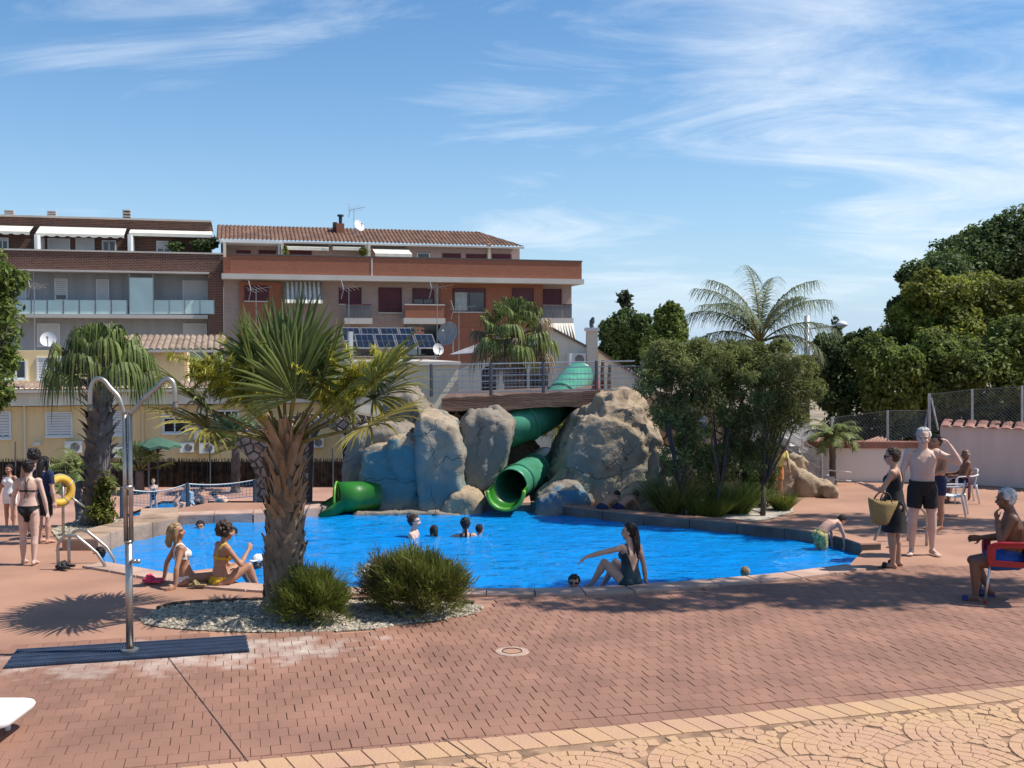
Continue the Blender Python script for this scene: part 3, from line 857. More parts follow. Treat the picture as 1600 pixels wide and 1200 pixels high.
# ---- slides
def slide_mat(name, c):
    return mat(name, c, .36, .25, 2.2, .05, 30, spec=.5, trans=.12, detail=7)
m_green = slide_mat('slide_green', (0.03, 0.20, 0.11))
m_lime = slide_mat('slide_lime', (0.16, 0.42, 0.04))
m_mint = slide_mat('slide_mint', (0.065, 0.27, 0.16))
m_leafgreen = slide_mat('slide_leaf_green', (0.025, 0.17, 0.018))
def shell(path, r, a0, a1, th=.02, seg=22):
    """part of a pipe wall: from angle a0 to a1 (degrees, 0 = right, 90 = up), with thickness"""
    b = MB(); path = [V(p) for p in path]; n = len(path); full = a1 - a0 >= 359
    for q, rr in enumerate((r, r - th)):
        for i, p in enumerate(path):
            t = (path[min(i+1, n-1)] - path[max(i-1, 0)]).normalized()
            up = (V((0, 0, 1)) - t * t.z).normalized(); rt = t.cross(up)
            for k in range(seg + 1):
                a = math.radians(a0 + (a1 - a0) * k / seg)
                b.v.append(tuple(p + (rt * math.cos(a) + up * math.sin(a)) * rr))
    w = seg + 1; o = n * w
    for i in range(n - 1):
        for k in range(seg):
            b.f.append((i*w+k, i*w+k+1, (i+1)*w+k+1, (i+1)*w+k)); b.f.append((o+i*w+k, o+(i+1)*w+k, o+(i+1)*w+k+1, o+i*w+k+1))
        if not full:
            for k in (0, seg): b.f.append((i*w+k, (i+1)*w+k, o+(i+1)*w+k, o+i*w+k))
    for i in (0, n - 1):
        for k in range(seg): b.f.append((i*w+k, i*w+k+1, o+i*w+k+1, o+i*w+k))
    b.m = [0] * len(b.f)
    return b
sl1 = thing('tube_slide', P(820, 700, 22.5), 'green tube slide winding under the bridge to a lime mouth at the water', 'slide')
up = spline([P(905,588,26.2), P(888,606,25.0), P(868,634,23.7), P(838,655,22.8), P(800,670,22.5), P(772,684,22.8)], 6)
shell(up, .36, 0, 360).build('upper_tube', m_mint, sl1, True)
hid = spline([P(772,684,22.8), P(748,700,23.8), P(775,722,25.0), P(822,722,25.0), P(850,728,23.6)], 6)
shell(hid, .355, 0, 360).build('rear_tube', m_green, sl1, True)
lo = spline([P(852,722,23.8), P(838,733,22.7), P(815,748,21.7), P(798,759,20.95)], 6)
shell(lo, .335, 0, 360).build('lower_tube', m_mint, sl1, True)
end = [P(798,759,20.95), P(793,764,20.4), P(790,768,19.85)]
shell(end, .34, 176, 364).build('mouth_trough', m_leafgreen, sl1, True)
e = end[-1]
b = MB(); b.tube([e + V((math.cos(a) * .335, -.02, math.sin(a) * .335)) for a in np.linspace(pi * .98, pi * 2.02, 22)], .035, 8); b.build('mouth_lip', m_lime, sl1, True)
for pth, i in ((up, 10), (up, 20), (lo, 7), (lo, 14)):
    p, q = pth[i], pth[i + 1]; t = (q - p).normalized()
    shell([p - t * .03, p + t * .03], .39 if pth is up else .36, 0, 360, .04).build('flange', m_green, sl1, True)
sl2 = thing('short_slide', P(540, 800, 20.8), 'short leaf green tube slide at the left foot of the rocks', 'slide')
tb = [P(588,776,20.55), P(555,776,20.35), P(526,777,20.2)]
shell(tb, .285, 0, 360).build('tube', m_leafgreen, sl2, True)
shell([P(530,777,20.2), P(512,788,20.1), P(492,801,20.0)], .275, 178, 362).build('trough', m_leafgreen, sl2, True)
p = tb[-1]
b = MB(); b.torus(p, .285, .02, Matrix.Rotation(pi/2, 3, 'Y'), 24, 8); b.build('rim', m_lime, sl2, True)
# ---- steps, boulders and railing at the right of the rocks
for ol, Y0, Y1, lab in (([(1203,775),(1207,722),(1222,710),(1240,722),(1252,745),(1262,775)], 22.2, 23.6, 'tallest tan boulder at the foot of the stairs'),
                        ([(1240,774),(1246,744),(1262,738),(1276,748),(1284,774)], 22.0, 23.2, 'middle tan boulder below the stair railing'),
                        ([(1276,774),(1280,756),(1296,754),(1303,764),(1302,776)], 21.8, 22.8, 'smallest tan boulder at the end of the stair rubble'),
                        ([(1228,730),(1230,712),(1248,708),(1258,720),(1256,735)], 23.2, 24.0, 'tan boulder set high against the stairs')):
    rock(ol, Y0, Y1, 'tan', lab, .06, .045)
stp = thing('stairs', P(1250, 760, 24), 'white rendered stairs climbing behind the boulders', 'stairs')
m_white = mat('white_render', (0.66, 0.63, 0.58), .85, .08, .6, .15, 20)
for i in range(9):
    a = P(1300 - i * 14, 760, 24.2)
    b = MB(); b.box((a.x - .22, 24.0, 0), (a.x + .0, 25.6, .17 * (i + 1))); b.build('step', m_white, stp)
b = MB(); b.prism([P(x, y, 25.7) for x, y in ((1180,768),(1180,640),(1255,640),(1302,740),(1302,768))], [P(x, y, 25.9) for x, y in ((1180,768),(1180,640),(1255,640),(1302,740),(1302,768))])
b.build('side_wall', m_white, stp)
sr = thing('stair_railing', P(1290, 760, 23.9), 'sloping galvanised mesh railing of the stairs', 'railing')
a0, a1 = P(1214, 664, 23.9), P(1284, 707, 23.9); h = P(1214, 664, 23.9) - P(1214, 704, 23.9)
for f in (0, .33, .66, 1.0):
    b = MB(); b.tube([a0 - h * f, a1 - h * f + V((.0, 0, 0)), P(1330, 752, 23.9) + h * (1 - f) if f > .5 else a1 - h * f + V((.02,0,-.02))], .016, 6); b.build('rail', m_steel, sr)
for q in (a0, a1, a0.lerp(a1, .55)):
    b = MB(); b.tube([q + V((0,0,.03)), q - h * 1.15], .026, 7); b.build('post', m_steel, sr)
b = MB()
for i in range(30):
    q = a0.lerp(a1, i / 30); b.tube([q, q - h], .005, 3, cap=False)
b.build('mesh_infill', m_steel, sr, kind='stuff')
# ---- blue notice board on the stone wall
t = thing('notice_board', P(1078, 690, 23.9), 'blue notice board with a white strip behind the trees', 'sign')
b = MB(); b.box(P(1056, 690, 23.95), P(1102, 652, 24.0)); b.build('panel', mat('sign_blue', (0.05, 0.055, 0.30), .5), t)
b = MB(); b.box(P(1056, 660, 23.94), P(1102, 650, 23.945)); b.build('header_strip', mat('sign_pale', (0.35, 0.45, 0.6), .5), t)
# ---- boundary walls on the right
m_wall = mat('beige_render', (0.60, 0.53, 0.49), .9, .10, 1.2, .15, 15, stretch=(2, 2, .35), detail=7)
m_tile = mat('coping_tile', (0.34, 0.17, 0.13), .85, .25, 4, island=.15)
w1 = thing('boundary_wall', G(1560, 760), 'tall beige rendered wall with tiled coping behind the white chair', 'wall')
A, Bq = G(1468, 754), G(1790, 776)
hh = 1.27
b = MB(); nrm = V((-(Bq - A).y, (Bq - A).x, 0)).normalized()
b.prism([A, Bq, Bq + nrm * .25, A + nrm * .25], [p + V((0, 0, hh)) for p in (A, Bq, Bq + nrm * .25, A + nrm * .25)]); b.build('wall', m_wall, w1)
L = (Bq - A).length; k = int(L / .24)
for i in range(k):
    p = A.lerp(Bq, (i + .5) / k) + V((0, 0, hh)); t = (Bq - A).normalized()
    b = MB(); rows = []
    for q in range(7):
        a = pi * q / 6
        rows.append((math.cos(a) * .10, math.sin(a) * .028))
    vs = [p + t * x - nrm * .10 + V((0, 0, z + .0)) for x, z in rows] + [p + t * x + nrm * .18 + V((0, 0, z + .13)) for x, z in rows]
    b.add(vs, [(q, q + 1, 8 + q, 7 + q) for q in range(6)] + [tuple(range(7))[::-1]]); b.build('coping_tile', m_tile, w1)
w2 = thing('low_boundary_wall', G(1380, 752), 'lower white wall with dark red coping behind the small palm', 'wall')
A2, B2 = G(1262, 752), G(1470, 753.5)
b = MB(); b.prism([A2, B2, B2 + V((0,.3,0)), A2 + V((0,.3,0))], [p + V((0, 0, .76)) for p in (A2, B2, B2 + V((0,.3,0)), A2 + V((0,.3,0)))]); b.build('wall', m_white, w2)
b = MB(); b.prism([p + V((0, -.05, .76)) for p in (A2, B2, B2 + V((0,.42,0)), A2 + V((0,.42,0)))], [p + V((0, -.02, .90)) for p in (A2, B2, B2 + V((0,.4,0)), A2 + V((0,.4,0)))])
b.build('coping', mat('red_coping', (0.20, 0.085, 0.06), .9, .3, 3), w2)
# ---- chain link fence
fc = thing('chain_link_fence', P(1450, 690, 24.9), 'chain link fence on grey posts above the boundary walls', 'fence')
fpts = [(1300, 690, 652, 26), (1387, 692, 641, 25.2), (1452, 676, 615, 24.9), (1519, 668, 608, 24.3), (1597, 661, 603, 23.7), (1680, 654, 596, 23.1)]
m_post = mat('fence_post', (0.42, 0.43, 0.42), .5, .15, 5, metal=.4)
for x, y0, y1, Y in fpts:
    b = MB(); b.tube([P(x, y0 + 4, Y), P(x, y1, Y)], .035 if x == 1452 else .027, 8); b.build('post', m_post, fc)
for q0, q1 in (((1455,622,24.9),(1466,672,24.7)), ((1450,640,24.95),(1443,684,24.9))):
    b = MB(); b.tube([P(*q0), P(*q1)], .022, 7); b.build('brace', m_post, fc)
b = MB(); m_wire = mat('fence_wire', (0.16, 0.17, 0.16), .5, metal=.4)
for (x0, a0_, b0_, Y0), (x1, a1_, b1_, Y1) in zip(fpts, fpts[1:]):
    lo0, lo1, hi0, hi1 = P(x0, a0_, Y0), P(x1, a1_, Y1), P(x0, b0_, Y0), P(x1, b1_, Y1)
    if x0 == 1387: hi1 = P(x1, 641, Y1)
    n = int((lo1 - lo0).length / .075); hgt = (hi0 - lo0).length; dn = max(2, int(hgt / .075))
    pt = lambda u, v: lo0.lerp(lo1, u).lerp(hi0.lerp(hi1, u), v)
    for i in range(-dn, n):
        for sgn in (1, -1):
            u0, u1 = i / n, (i + dn) / n; v0, v1 = (0, 1) if sgn > 0 else (1, 0)
            c0, c1 = max(0, u0), min(1, u1)
            if c1 - c0 < .002: continue
            va = v0 + (v1 - v0) * (c0 - u0) / (u1 - u0); vb = v0 + (v1 - v0) * (c1 - u0) / (u1 - u0)
            b.tube([pt(c0, va), pt(c1, vb)], .0035, 3, cap=False)
    b.tube([pt(0, .98), pt(1, .98)], .006, 4); b.tube([pt(0, .5), pt(1, .5)], .004, 3)
b.build('wire_mesh', m_wire, fc, kind='stuff')
# ------------------------------------------------------------ houses: each authored on its own facade plane
class Facade:
    def __init__(s, px, Y):
        s.o = P(px, 545, Y); s.o.z = 0
        s.n = V((U.y, -U.x, 0))                 # outward, to the pool
    def hit(s, px, py, w=0.0):
        d = ray(px, py); o = V((0, 0, CAM_Z))
        t = ((s.o + s.n * w) - o).dot(s.n) / d.dot(s.n)
        q = o + d * t
        return (q - s.o).dot(U), q.z
    def pt(s, u, w, z): return s.o + U * u + s.n * w + V((0, 0, z))
    def box(s, px0, py0, px1, py1, w0, w1, b=None, ref=None):
        """box whose face at depth ref (default the outer one) covers the given picture rectangle"""
        b = b or MB(); wr = max(w0, w1) if ref is None else ref
        xm, ym = (px0 + px1) / 2, (py0 + py1) / 2
        u0, _ = s.hit(px0, ym, wr); u1, _ = s.hit(px1, ym, wr)
        _, z1 = s.hit(xm, py0, wr); _, z0 = s.hit(xm, py1, wr)
        return s.ubox(u0, u1, z0, z1, w0, w1, b)
    def ubox(s, u0, u1, z0, z1, w0, w1, b=None):
        b = b or MB()
        c = [(u0,w0,z0),(u1,w0,z0),(u1,w1,z0),(u0,w1,z0),(u0,w0,z1),(u1,w0,z1),(u1,w1,z1),(u0,w1,z1)]
        return b.add([s.pt(*p) for p in c], [(0,3,2,1),(4,5,6,7),(0,1,5,4),(1,2,6,5),(2,3,7,6),(3,0,4,7)])
m_darkbrick = brickwork('dark_brick', (0.075, 0.030, 0.024), (0.14, 0.056, 0.040), (0.22, 0.145, 0.11), .30, .11, .016)
m_redbrick = brickwork('red_brick', (0.27, 0.088, 0.050), (0.33, 0.115, 0.064), (0.28, 0.14, 0.09), .26, .075, .010)
m_mauve = brickwork('mauve_brick', (0.34, 0.235, 0.20), (0.40, 0.285, 0.245), (0.38, 0.30, 0.265), .26, .075, .010)
m_greyr = mat('grey_render', (0.36, 0.365, 0.38), .9, .12, .9, stretch=(2, 2, .25), detail=7)
m_band = mat('pale_band', (0.50, 0.46, 0.42), .85, .08, .5)
m_cream = mat('cream_band', (0.70, 0.63, 0.52), .85, .13, .9, stretch=(2, 2, .3), detail=7)
m_yellow = mat('yellow_render', (0.74, 0.56, 0.31), .9, .11, .9, .1, 10, stretch=(2, 2, .3), detail=7)
m_ivory = mat('ivory_render', (0.72, 0.65, 0.51), .9, .12, .9, stretch=(2, 2, .3), detail=7)
m_shut = mat('white_shutter', (0.62, 0.62, 0.62), .6, .05, 2)
m_frame = mat('white_frame', (0.72, 0.72, 0.70), .5, .04, 2)
m_maroon = mat('maroon_shutter', (0.085, 0.012, 0.02), .5, .15, 2)
m_pane = mat('dark_pane', (0.016, 0.018, 0.022), .08, .3, 1, spec=.8)
m_glassg = mat('frosted_glass', (0.52, 0.68, 0.65), .25, .06, 1, spec=.6)
m_smoke = mat('smoked_glass', (0.10, 0.095, 0.10), .15, .2, 1, spec=.7, alpha=.75)
m_canvas = mat('cream_canvas', (0.66, 0.63, 0.53), .85, .08, 2)
m_roof = mat('clay_tile', (0.135, 0.068, 0.045), .9, .3, 1.5, .2, 8, col2=(0.20, 0.11, 0.07))
m_roof2 = mat('old_tile', (0.25, 0.17, 0.12), .9, .3, 1.5, .2, 8, col2=(0.33, 0.24, 0.18))
m_metal = mat('antenna_metal', (0.33, 0.32, 0.31), .4, metal=.7)
def window(fr, px0, py0, px1, py1, w, par, shut=1.0, msh=None, panes=2, surround=True, curtain=False):
    """a real opening unit: frame, sill, panes set back, roller shutter in front of the upper part"""
    u0, _ = fr.hit(px0, (py0+py1)/2, w); u1, _ = fr.hit(px1, (py0+py1)/2, w)
    _, z1 = fr.hit((px0+px1)/2, py0, w); _, z0 = fr.hit((px0+px1)/2, py1, w)
    fw = .07; wd = fr.ubox(u0, u1, z0, z1, w + .004, w + .02).build('window', m_pane if shut < 1 else (msh or m_shut), par)
    b = MB()
    for a, c, d, e in ((u0-fw, u0, z0, z1), (u1, u1+fw, z0, z1), (u0-fw, u1+fw, z1, z1+fw)): fr.ubox(a, c, d, e, w + .003, w + .07, b)
    if surround: b.build('frame', m_frame if msh is None else msh, wd)
    fr.ubox(u0 - .1, u1 + .1, z0 - .09, z0, w + .003, w + .14).build('sill', m_frame if msh is None else m_band, wd)
    zs = z1 - (z1 - z0) * shut
    if shut > 0:
        b = MB(); k = max(2, int((z1 - zs) / .12))
        for i in range(k):
            fr.ubox(u0, u1, zs + (z1 - zs) * i / k, zs + (z1 - zs) * (i + 1) / k - .015, w + .022, w + .045, b)
        b.build('shutter', msh or m_shut, wd)
    if shut < 1:
        b = MB()
        for i in range(panes + 1):
            uu = u0 + (u1 - u0) * i / panes; fr.ubox(uu - .035, uu + .035, z0, zs, w + .021, w + .05, b)
        fr.ubox(u0, u1, z0, z0 + .06, w + .021, w + .05, b)
        b.build('sash', m_frame if msh is None else msh, wd)
        if curtain:
            fr.ubox(u0 + .1, u0 + (u1-u0)*.42, z0 + .06, zs, w + .0205, w + .0208).build('curtain', mat('net_curtain', (.35,.38,.38), .9), wd)
    return wd
def tile_roof(fr, u0, u1, w_eave, w_ridge, z_eave, z_ridge, par, m, hip_r=0.0, pitch=.28, name='roof'):
    """rolled clay tiles: ribs up the slope, one part"""
    n = int((u1 - u0) / pitch); rows = 9; b = MB()
    for i in range(n + 1):
        for q in range(3):
            if i == n and q: break
            u = u0 + (u1 - u0) * (i + q / 3) / n
            for r in range(rows + 1):
                t = r / rows
                lim = u1 - hip_r * t
                uu = min(u, lim)
                zz = z_eave + (z_ridge - z_eave) * t + (.085 if q == 1 else (.075 if q == 2 else 0)) - (.03 if r % 2 else 0)
                b.v.append(tuple(fr.pt(uu, w_eave + (w_ridge - w_eave) * t, zz)))
    k = rows + 1; cols = len(b.v) // k
    b.f = [(c*k+r, (c+1)*k+r, (c+1)*k+r+1, c*k+r+1) for c in range(cols-1) for r in range(rows)]; b.m = [0]*len(b.f)
    o = b.build(name, m, par)
    b = MB(); fr.ubox(u0, u1, z_eave - .14, z_eave - .02, w_eave - .15, w_eave + .05, b); b.build('eave', m_band, o)
    return o
def awning(fr, px0, py0, px1, py1, w, out, par, scallop=True, m=None, m2=None):
    """sloping canvas from the wall outward, ending in a valance"""
    u0, _ = fr.hit(px0, py1, w); u1, _ = fr.hit(px1, py1, w)
    _, z1 = fr.hit((px0+px1)/2, py0, w); _, z0 = fr.hit((px0+px1)/2, py1, w + out)
    b = MB(); k = max(6, int((u1 - u0) / .22)); zv = z0 + .22
    for i in range(k + 1):
        u = u0 + (u1 - u0) * i / k
        b.v += [tuple(fr.pt(u, w, z1)), tuple(fr.pt(u, w + out, zv)), tuple(fr.pt(u, w + out + .01, z0 + (.09 if scallop and i % 3 == 0 else 0)))]
    b.f = [(i*3+q, i*3+3+q, i*3+4+q, i*3+1+q) for i in range(k) for q in (0, 1)]; b.m = [(i // 2) % 2 if m2 else 0 for i in range(k) for q in (0, 1)]
    return b.build('awning', [m or m_canvas] + ([m2] if m2 else []), par)
# ---- AC unit, antenna, dish prototypes
def ac_unit(fr, px, py, wpx, label, w=0.0, par_label=None):
    u0, z1 = fr.hit(px, py, w + .4); u1, _ = fr.hit(px + wpx, py, w + .4)
    W = u1 - u0; H = W * .72
    t = thing('air_conditioner', fr.pt(u0 + W/2, w + .2, z1 - H), label, 'air conditioner', 'air conditioner units on the houses')
    fr.ubox(u0, u1, z1 - H, z1, w + .08, w + .4).build('case', m_frame, t)
    c = fr.pt(u0 + W * .60, w + .405, z1 - H * .5)
    Mx = Matrix((U, V((0,0,1)), fr.n)).transposed()
    b = MB(); b.add([c + Mx @ V((math.cos(a)*H*.38, math.sin(a)*H*.38, 0)) for a in np.linspace(0, 2*pi, 20, False)], [tuple(range(20))]); b.build('fan_opening', mat('fan_dark', (.16,.165,.17), .7), t)
    b = MB()
    for r in (.1, .2, .29, .37): b.torus(c, H * r, .012, Mx, 20, 5)
    b.build('grille', m_metal, t)
    b = MB()
    for uu in (u0 + .12, u1 - .16): fr.ubox(uu, uu + .04, z1 - H - .05, z1 - H, w + .001, w + .42, b)
    b.build('bracket', m_metal, t)
    return t
def antenna(p0, p1, label, el=5):
    t = thing('tv_antenna', p0, label, 'antenna', 'rooftop antennas')
    b = MB(); b.tube([p0, p1], .018, 6); b.build('mast', m_metal, t)
    d = V((.9, -.35, .12)).normalized(); s = V((.35, .9, 0)).normalized()
    b = MB(); b.tube([p1 - d * .5, p1 + d * .9], .013, 5)
    for i in range(el): b.tube([p1 + d * (i*.22-.3) - s * .4 + V((0,0,.12)), p1 + d * (i*.22-.3) + s * .4 - V((0,0,.12))], .009, 4)
    b.tube([p1 - d*.45 + V((0,0,.5)), p1 - d*.3, p1 - d*.45 - V((0,0,.5))], .018, 4)
    b.build('boom', m_metal, t)
def dish(c, r, aim, label, col):
    t = thing('satellite_dish', c, label, 'satellite dish', 'satellite dishes')
    Q = V(aim).to_track_quat('Z', 'Y').to_matrix()
    b = MB(); pr = [(r * k / 6, .25 * r * (k / 6) ** 2) for k in range(7)]
    vs = [Q @ V((a * math.cos(x), a * math.sin(x), z)) + c for a, z in pr for x in np.linspace(0, 2*pi, 20, False)]
    b.add(vs, [(i*20+k, i*20+(k+1)%20, (i+1)*20+(k+1)%20, (i+1)*20+k) for i in range(6) for k in range(20)])
    b.build('reflector', col, t, True)
    b = MB(); b.tube([c + Q @ V((0, -r*.9, .2*r)), c + Q @ V((0, 0, r*.9))], .02, 5); b.ball(c + Q @ V((0, 0, r*.9)), .06, 8, 6); b.build('feed_arm', m_metal, t)
    b = MB(); b.tube([c - Q @ V((0,0,.05)), c - Q @ V((0,0,.25)), c - Q @ V((0,0,.25)) - V((0,0,r*1.6))], .03, 6); b.build('mount', m_metal, t)
# ================= left apartment block
FL = Facade(333, 73.5)
ap = thing('apartment_block', FL.pt(-8, -6, -5.2), 'grey apartment block with dark brick parapet and glass balconies', 'building')
uL, uR = FL.hit(-120, 500)[0], FL.hit(349, 500)[0]
z = lambda fr, py, w=0, px=170: fr.hit(px, py, w)[1]
FL.ubox(uL, uR - .8, -5.2, z(FL, 395), -12, -1.6).build('wall', m_greyr, ap)
FL.ubox(uL, uR - .9, z(FL, 395) - .3, z(FL, 343, -4.2), -11, -4.2).build('penthouse_wall', m_darkbrick, ap)
FL.ubox(uL, uR - .8, z(FL, 343, -4.2), z(FL, 343, -4.2) + .12, -11.2, -4.0).build('roof_edge', m_band, ap)
FL.ubox(uL, uR, z(FL, 423), z(FL, 394), -.25, 0).build('parapet', m_darkbrick, ap)
FL.ubox(uL, uR, z(FL, 394), z(FL, 394) + .1, -.3, .06).build('parapet_cap', m_band, ap)
FL.ubox(uL, uR - .9, z(FL, 426), z(FL, 423), -1.6, .35).build('slab_edge', m_band, ap)
FL.box(326, 425, 349, 600, -1.7, -.02).build('brick_pier', m_darkbrick, ap)
FL.ubox(uL, uR - 1, z(FL, 497), z(FL, 491), -1.6, .1).build('balcony_slab', m_band, ap)
for x0 in list(range(-100, 200, 25)) + list(range(241, 334, 24)):
    x1 = min(x0 + 23, 334)
    if x0 < 200 < x1 + 2: x1 = 201
    FL.box(x0, 469, x1, 490.5, -.04, -.01).build('glass_panel', m_glassg, ap)
    FL.box(x0 + (x1 - x0) - .3, 468, x1 + 1.2, 491, -.06, .01).build('balcony_post', m_metal, ap)
FL.box(202, 434, 240, 490.5, -.05, -.02).build('glass_divider', m_glassg, ap)
for x in (53, 202, 239.5): FL.box(x - .6, 425, x + .6, 491, -.1, .0).build('divider_post', m_metal, ap)
window(FL, 87, 437, 104, 469, -1.6, ap, .75, None, 1)
window(FL, 152, 438, 169, 472, -1.6, ap, 1.0)
window(FL, 287, 440, 323, 488, -1.6, ap, 1.0)
window(FL, 20, 438, 40, 488, -1.6, ap, 1.0)
window(FL, 288, 507, 322, 540, -1.6, ap, 1.0)
window(FL, 60, 507, 92, 540, -1.6, ap, 1.0)
window(FL, 150, 507, 182, 540, -1.6, ap, 1.0)
for a in ((-4,373,12,392,.2), (76,374,108,393,1.0), (120,374,146,393,1.0), (161,377,180,394,.1), (246,378,266,396,.6)): window(FL, *a[:4], -4.2, ap, a[4])
awning(FL, -60, 352, 53, 366, -4.15, 1.6, ap); awning(FL, 63, 355, 198, 371, -4.15, 1.8, ap); awning(FL, 204, 360, 332, 370, -4.15, 1.2, ap, False)
for x in (56, 202): FL.box(x - 2.5, 366, x + 2.5, 394, -4.2, -1.2).build('terrace_divider', m_frame, ap)
for x, y0, y1, k in ((6, 329, 338, 15), (73, 330, 340, 14), (191, 328, 343, 13)):
    b = MB(); q = FL.hit(x + k/2, y1, -6)
    u0, zz = FL.hit(x, y1, -6)[0], q[1]; u1 = FL.hit(x + k, y1, -6)[0]; z1_ = FL.hit(x, y0, -6)[1]
    t = thing('roof_vent', FL.pt((u0+u1)/2, -6, zz - .4), 'louvred brick roof vent, %s on the grey block roof' % {6: 'leftmost', 73: 'middle one', 191: 'rightmost'}[x], 'vent', 'louvred roof vents')
    FL.ubox(u0 + .05, u1 - .05, zz - .5, z1_ - .1, -6.6, -6.05).build('core', mat('vent_dark', (.12,.09,.08), .9), t)
    for i in range(4):
        zc_ = zz + (z1_ - zz) * i / 3.2; FL.ubox(u0, u1, zc_, zc_ + .07, -6.7, -6.0).build('slat', m_band, t)
# ================= right apartment block
FR_ = Facade(352, 72.5)
rb = thing('brick_apartment_block', FR_.pt(10, -6, -5.2), 'red brick apartment block with tiled roof and maroon shutters', 'building')
h2 = lambda x, y, w=0: FR_.hit(x, y, w)
uA, uB = h2(360, 420)[0], h2(909, 420)[0]
uW = h2(893, 470, -1.2)[0]; uS = h2(349, 470)[0]
zp1, zp0, zb0 = h2(630, 403.5)[1], h2(630, 432)[1], h2(630, 440)[1]
FR_.ubox(uS, uW, -5.2, zb0 + .05, -13, -1.2).build('wall', m_mauve, rb)
FR_.ubox(uA, uB, zp0, zp1, -.25, 0).build('parapet', m_redbrick, rb)
FR_.ubox(uB - .25, uB, zp0, zp1, -12, -.25).build('parapet_return', m_redbrick, rb)
FR_.ubox(uS, uA, zp0 - .1, zp1 - .1, -1.5, -.8).build('parapet_recess', m_redbrick, rb)
FR_.ubox(uA - .02, uB + .04, zp1, zp1 + .09, -.32, .05).build('parapet_cap', mat('dark_cap', (.10,.085,.08), .8), rb)
u_j = h2(581, 420)[0]
FR_.ubox(u_j - .05, u_j + .05, zp0, zp1 - .02, .001, .03).build('movement_joint', m_band, rb)
FR_.ubox(uS - .1, uB + .1, zb0, zp0, -13, .25).build('storey_band', m_band, rb)
for a in ((375,441,440,492), (688,441,848,512), (375,492,440,560), (688,512,770,565)): FR_.box(*a, -1.25, -.95).build('brick_panel', m_redbrick, rb)
for a in ((531,451,563,475,1),(593,451,626,488,1),(646,452,677,475,.68),(802,452,832,475,.8),(846,453,876,476,1),(384,448,418,470,1)):
    window(FR_, *a[:4], -1.2 if a[0] not in (384, 802) else -.95, rb, a[4], m_maroon, 2)
window(FR_, 709, 452, 757, 487, -.95, rb, .14, m_maroon, 2, True, True)
window(FR_, 634, 510, 690, 556, -1.2, rb, .0, m_pane, 3, True, True)
window(FR_, 545, 520, 585, 556, -1.2, rb, .0, m_pane, 2)
b = MB(); u0, u1 = h2(445, 450)[0], h2(504, 450)[0]; zt, zl = h2(475, 440, -.8)[1], h2(475, 474, 0)[1]
k = 17
for i in range(k): b.add([FR_.pt(u0+(u1-u0)*q/k, w_, z_) for q, w_, z_ in ((i, -.9, zt), (i+1, -.9, zt), (i+1, .25, zl), (i, .25, zl))], [(0,1,2,3)], i % 2)
b.build('striped_awning', [mat('awning_grey', (.20,.20,.19), .9), mat('awning_white', (.62,.60,.55), .9)], rb)
for x0, x1, brick in ((540, 580, 0), (633, 694, 1), (848, 894, 0)):
    bal = FR_.box(x0 - 2, 497, x1 + 2, 506, -1.2, .28).build('balcony', m_band, rb)
    if brick:
        FR_.box(x0, 477, x1, 497, .0, .25).build('balcony_front', m_redbrick, bal); FR_.box(x0 - 1, 475.3, x1 + 1, 477, -.05, .3).build('balcony_cap', m_band, bal)
    else:
        n = 3
        for i in range(n): FR_.box(x0 + (x1-x0)*i/n + .5, 477, x0 + (x1-x0)*(i+1)/n - .5, 497, .18, .2).build('balcony_glass', m_smoke, bal)
        FR_.box(x0, 475, x1, 476.6, .15, .24).build('handrail', m_maroon, bal)
# penthouse
wp = -4.0
uP0, uP1 = h2(345, 392, wp)[0], h2(812, 392, wp)[0]
zpe = h2(580, 382, wp)[1]
FR_.ubox(uP0, uP1, zp0, zpe, -12, wp).build('penthouse_wall', m_mauve, rb)
for a in ((369,391,392,403),(404,391,431,403),(452,391,487,403),(691,396,720,408),(728,397,760,408),(769,397,799,408)): window(FR_, *a, wp, rb, 1, m_maroon, 1, False)
window(FR_, 652, 395, 671, 408, wp, rb, .1, None, 1, False)
awning(FR_, 447, 383, 512, 391, wp, 1.0, rb, False); awning(FR_, 518, 384, 562, 391, wp, 1.0, rb, False); awning(FR_, 580, 387, 636, 401, wp, 2.4, rb, False)
FR_.box(345, 375, 440, 379.5, wp, wp + 2.2).build('pergola', m_frame, rb)
for x in (350, 436): FR_.box(x - 1.6, 379, x + 1.6, 403, wp + 1.9, wp + 2.1).build('pergola_post', m_frame, rb)
for x in (351, 441, 577, 765): FR_.box(x - 2, 380, x + 2, 404, wp, wp + 2.6 if x < 700 else wp + .3).build('terrace_divider', m_ivory, rb)
ue0, ue1 = h2(338, 382, wp + .8)[0], h2(819, 385, wp + .8)[0]
zr = h2(580, 358, wp - 3.8)[1]
tile_roof(FR_, ue0, ue1, wp + .8, wp - 3.8, zpe + .02, zr, rb, m_roof, h2(819,385,wp+.8)[0] - h2(744, 362, wp - 3.8)[0])
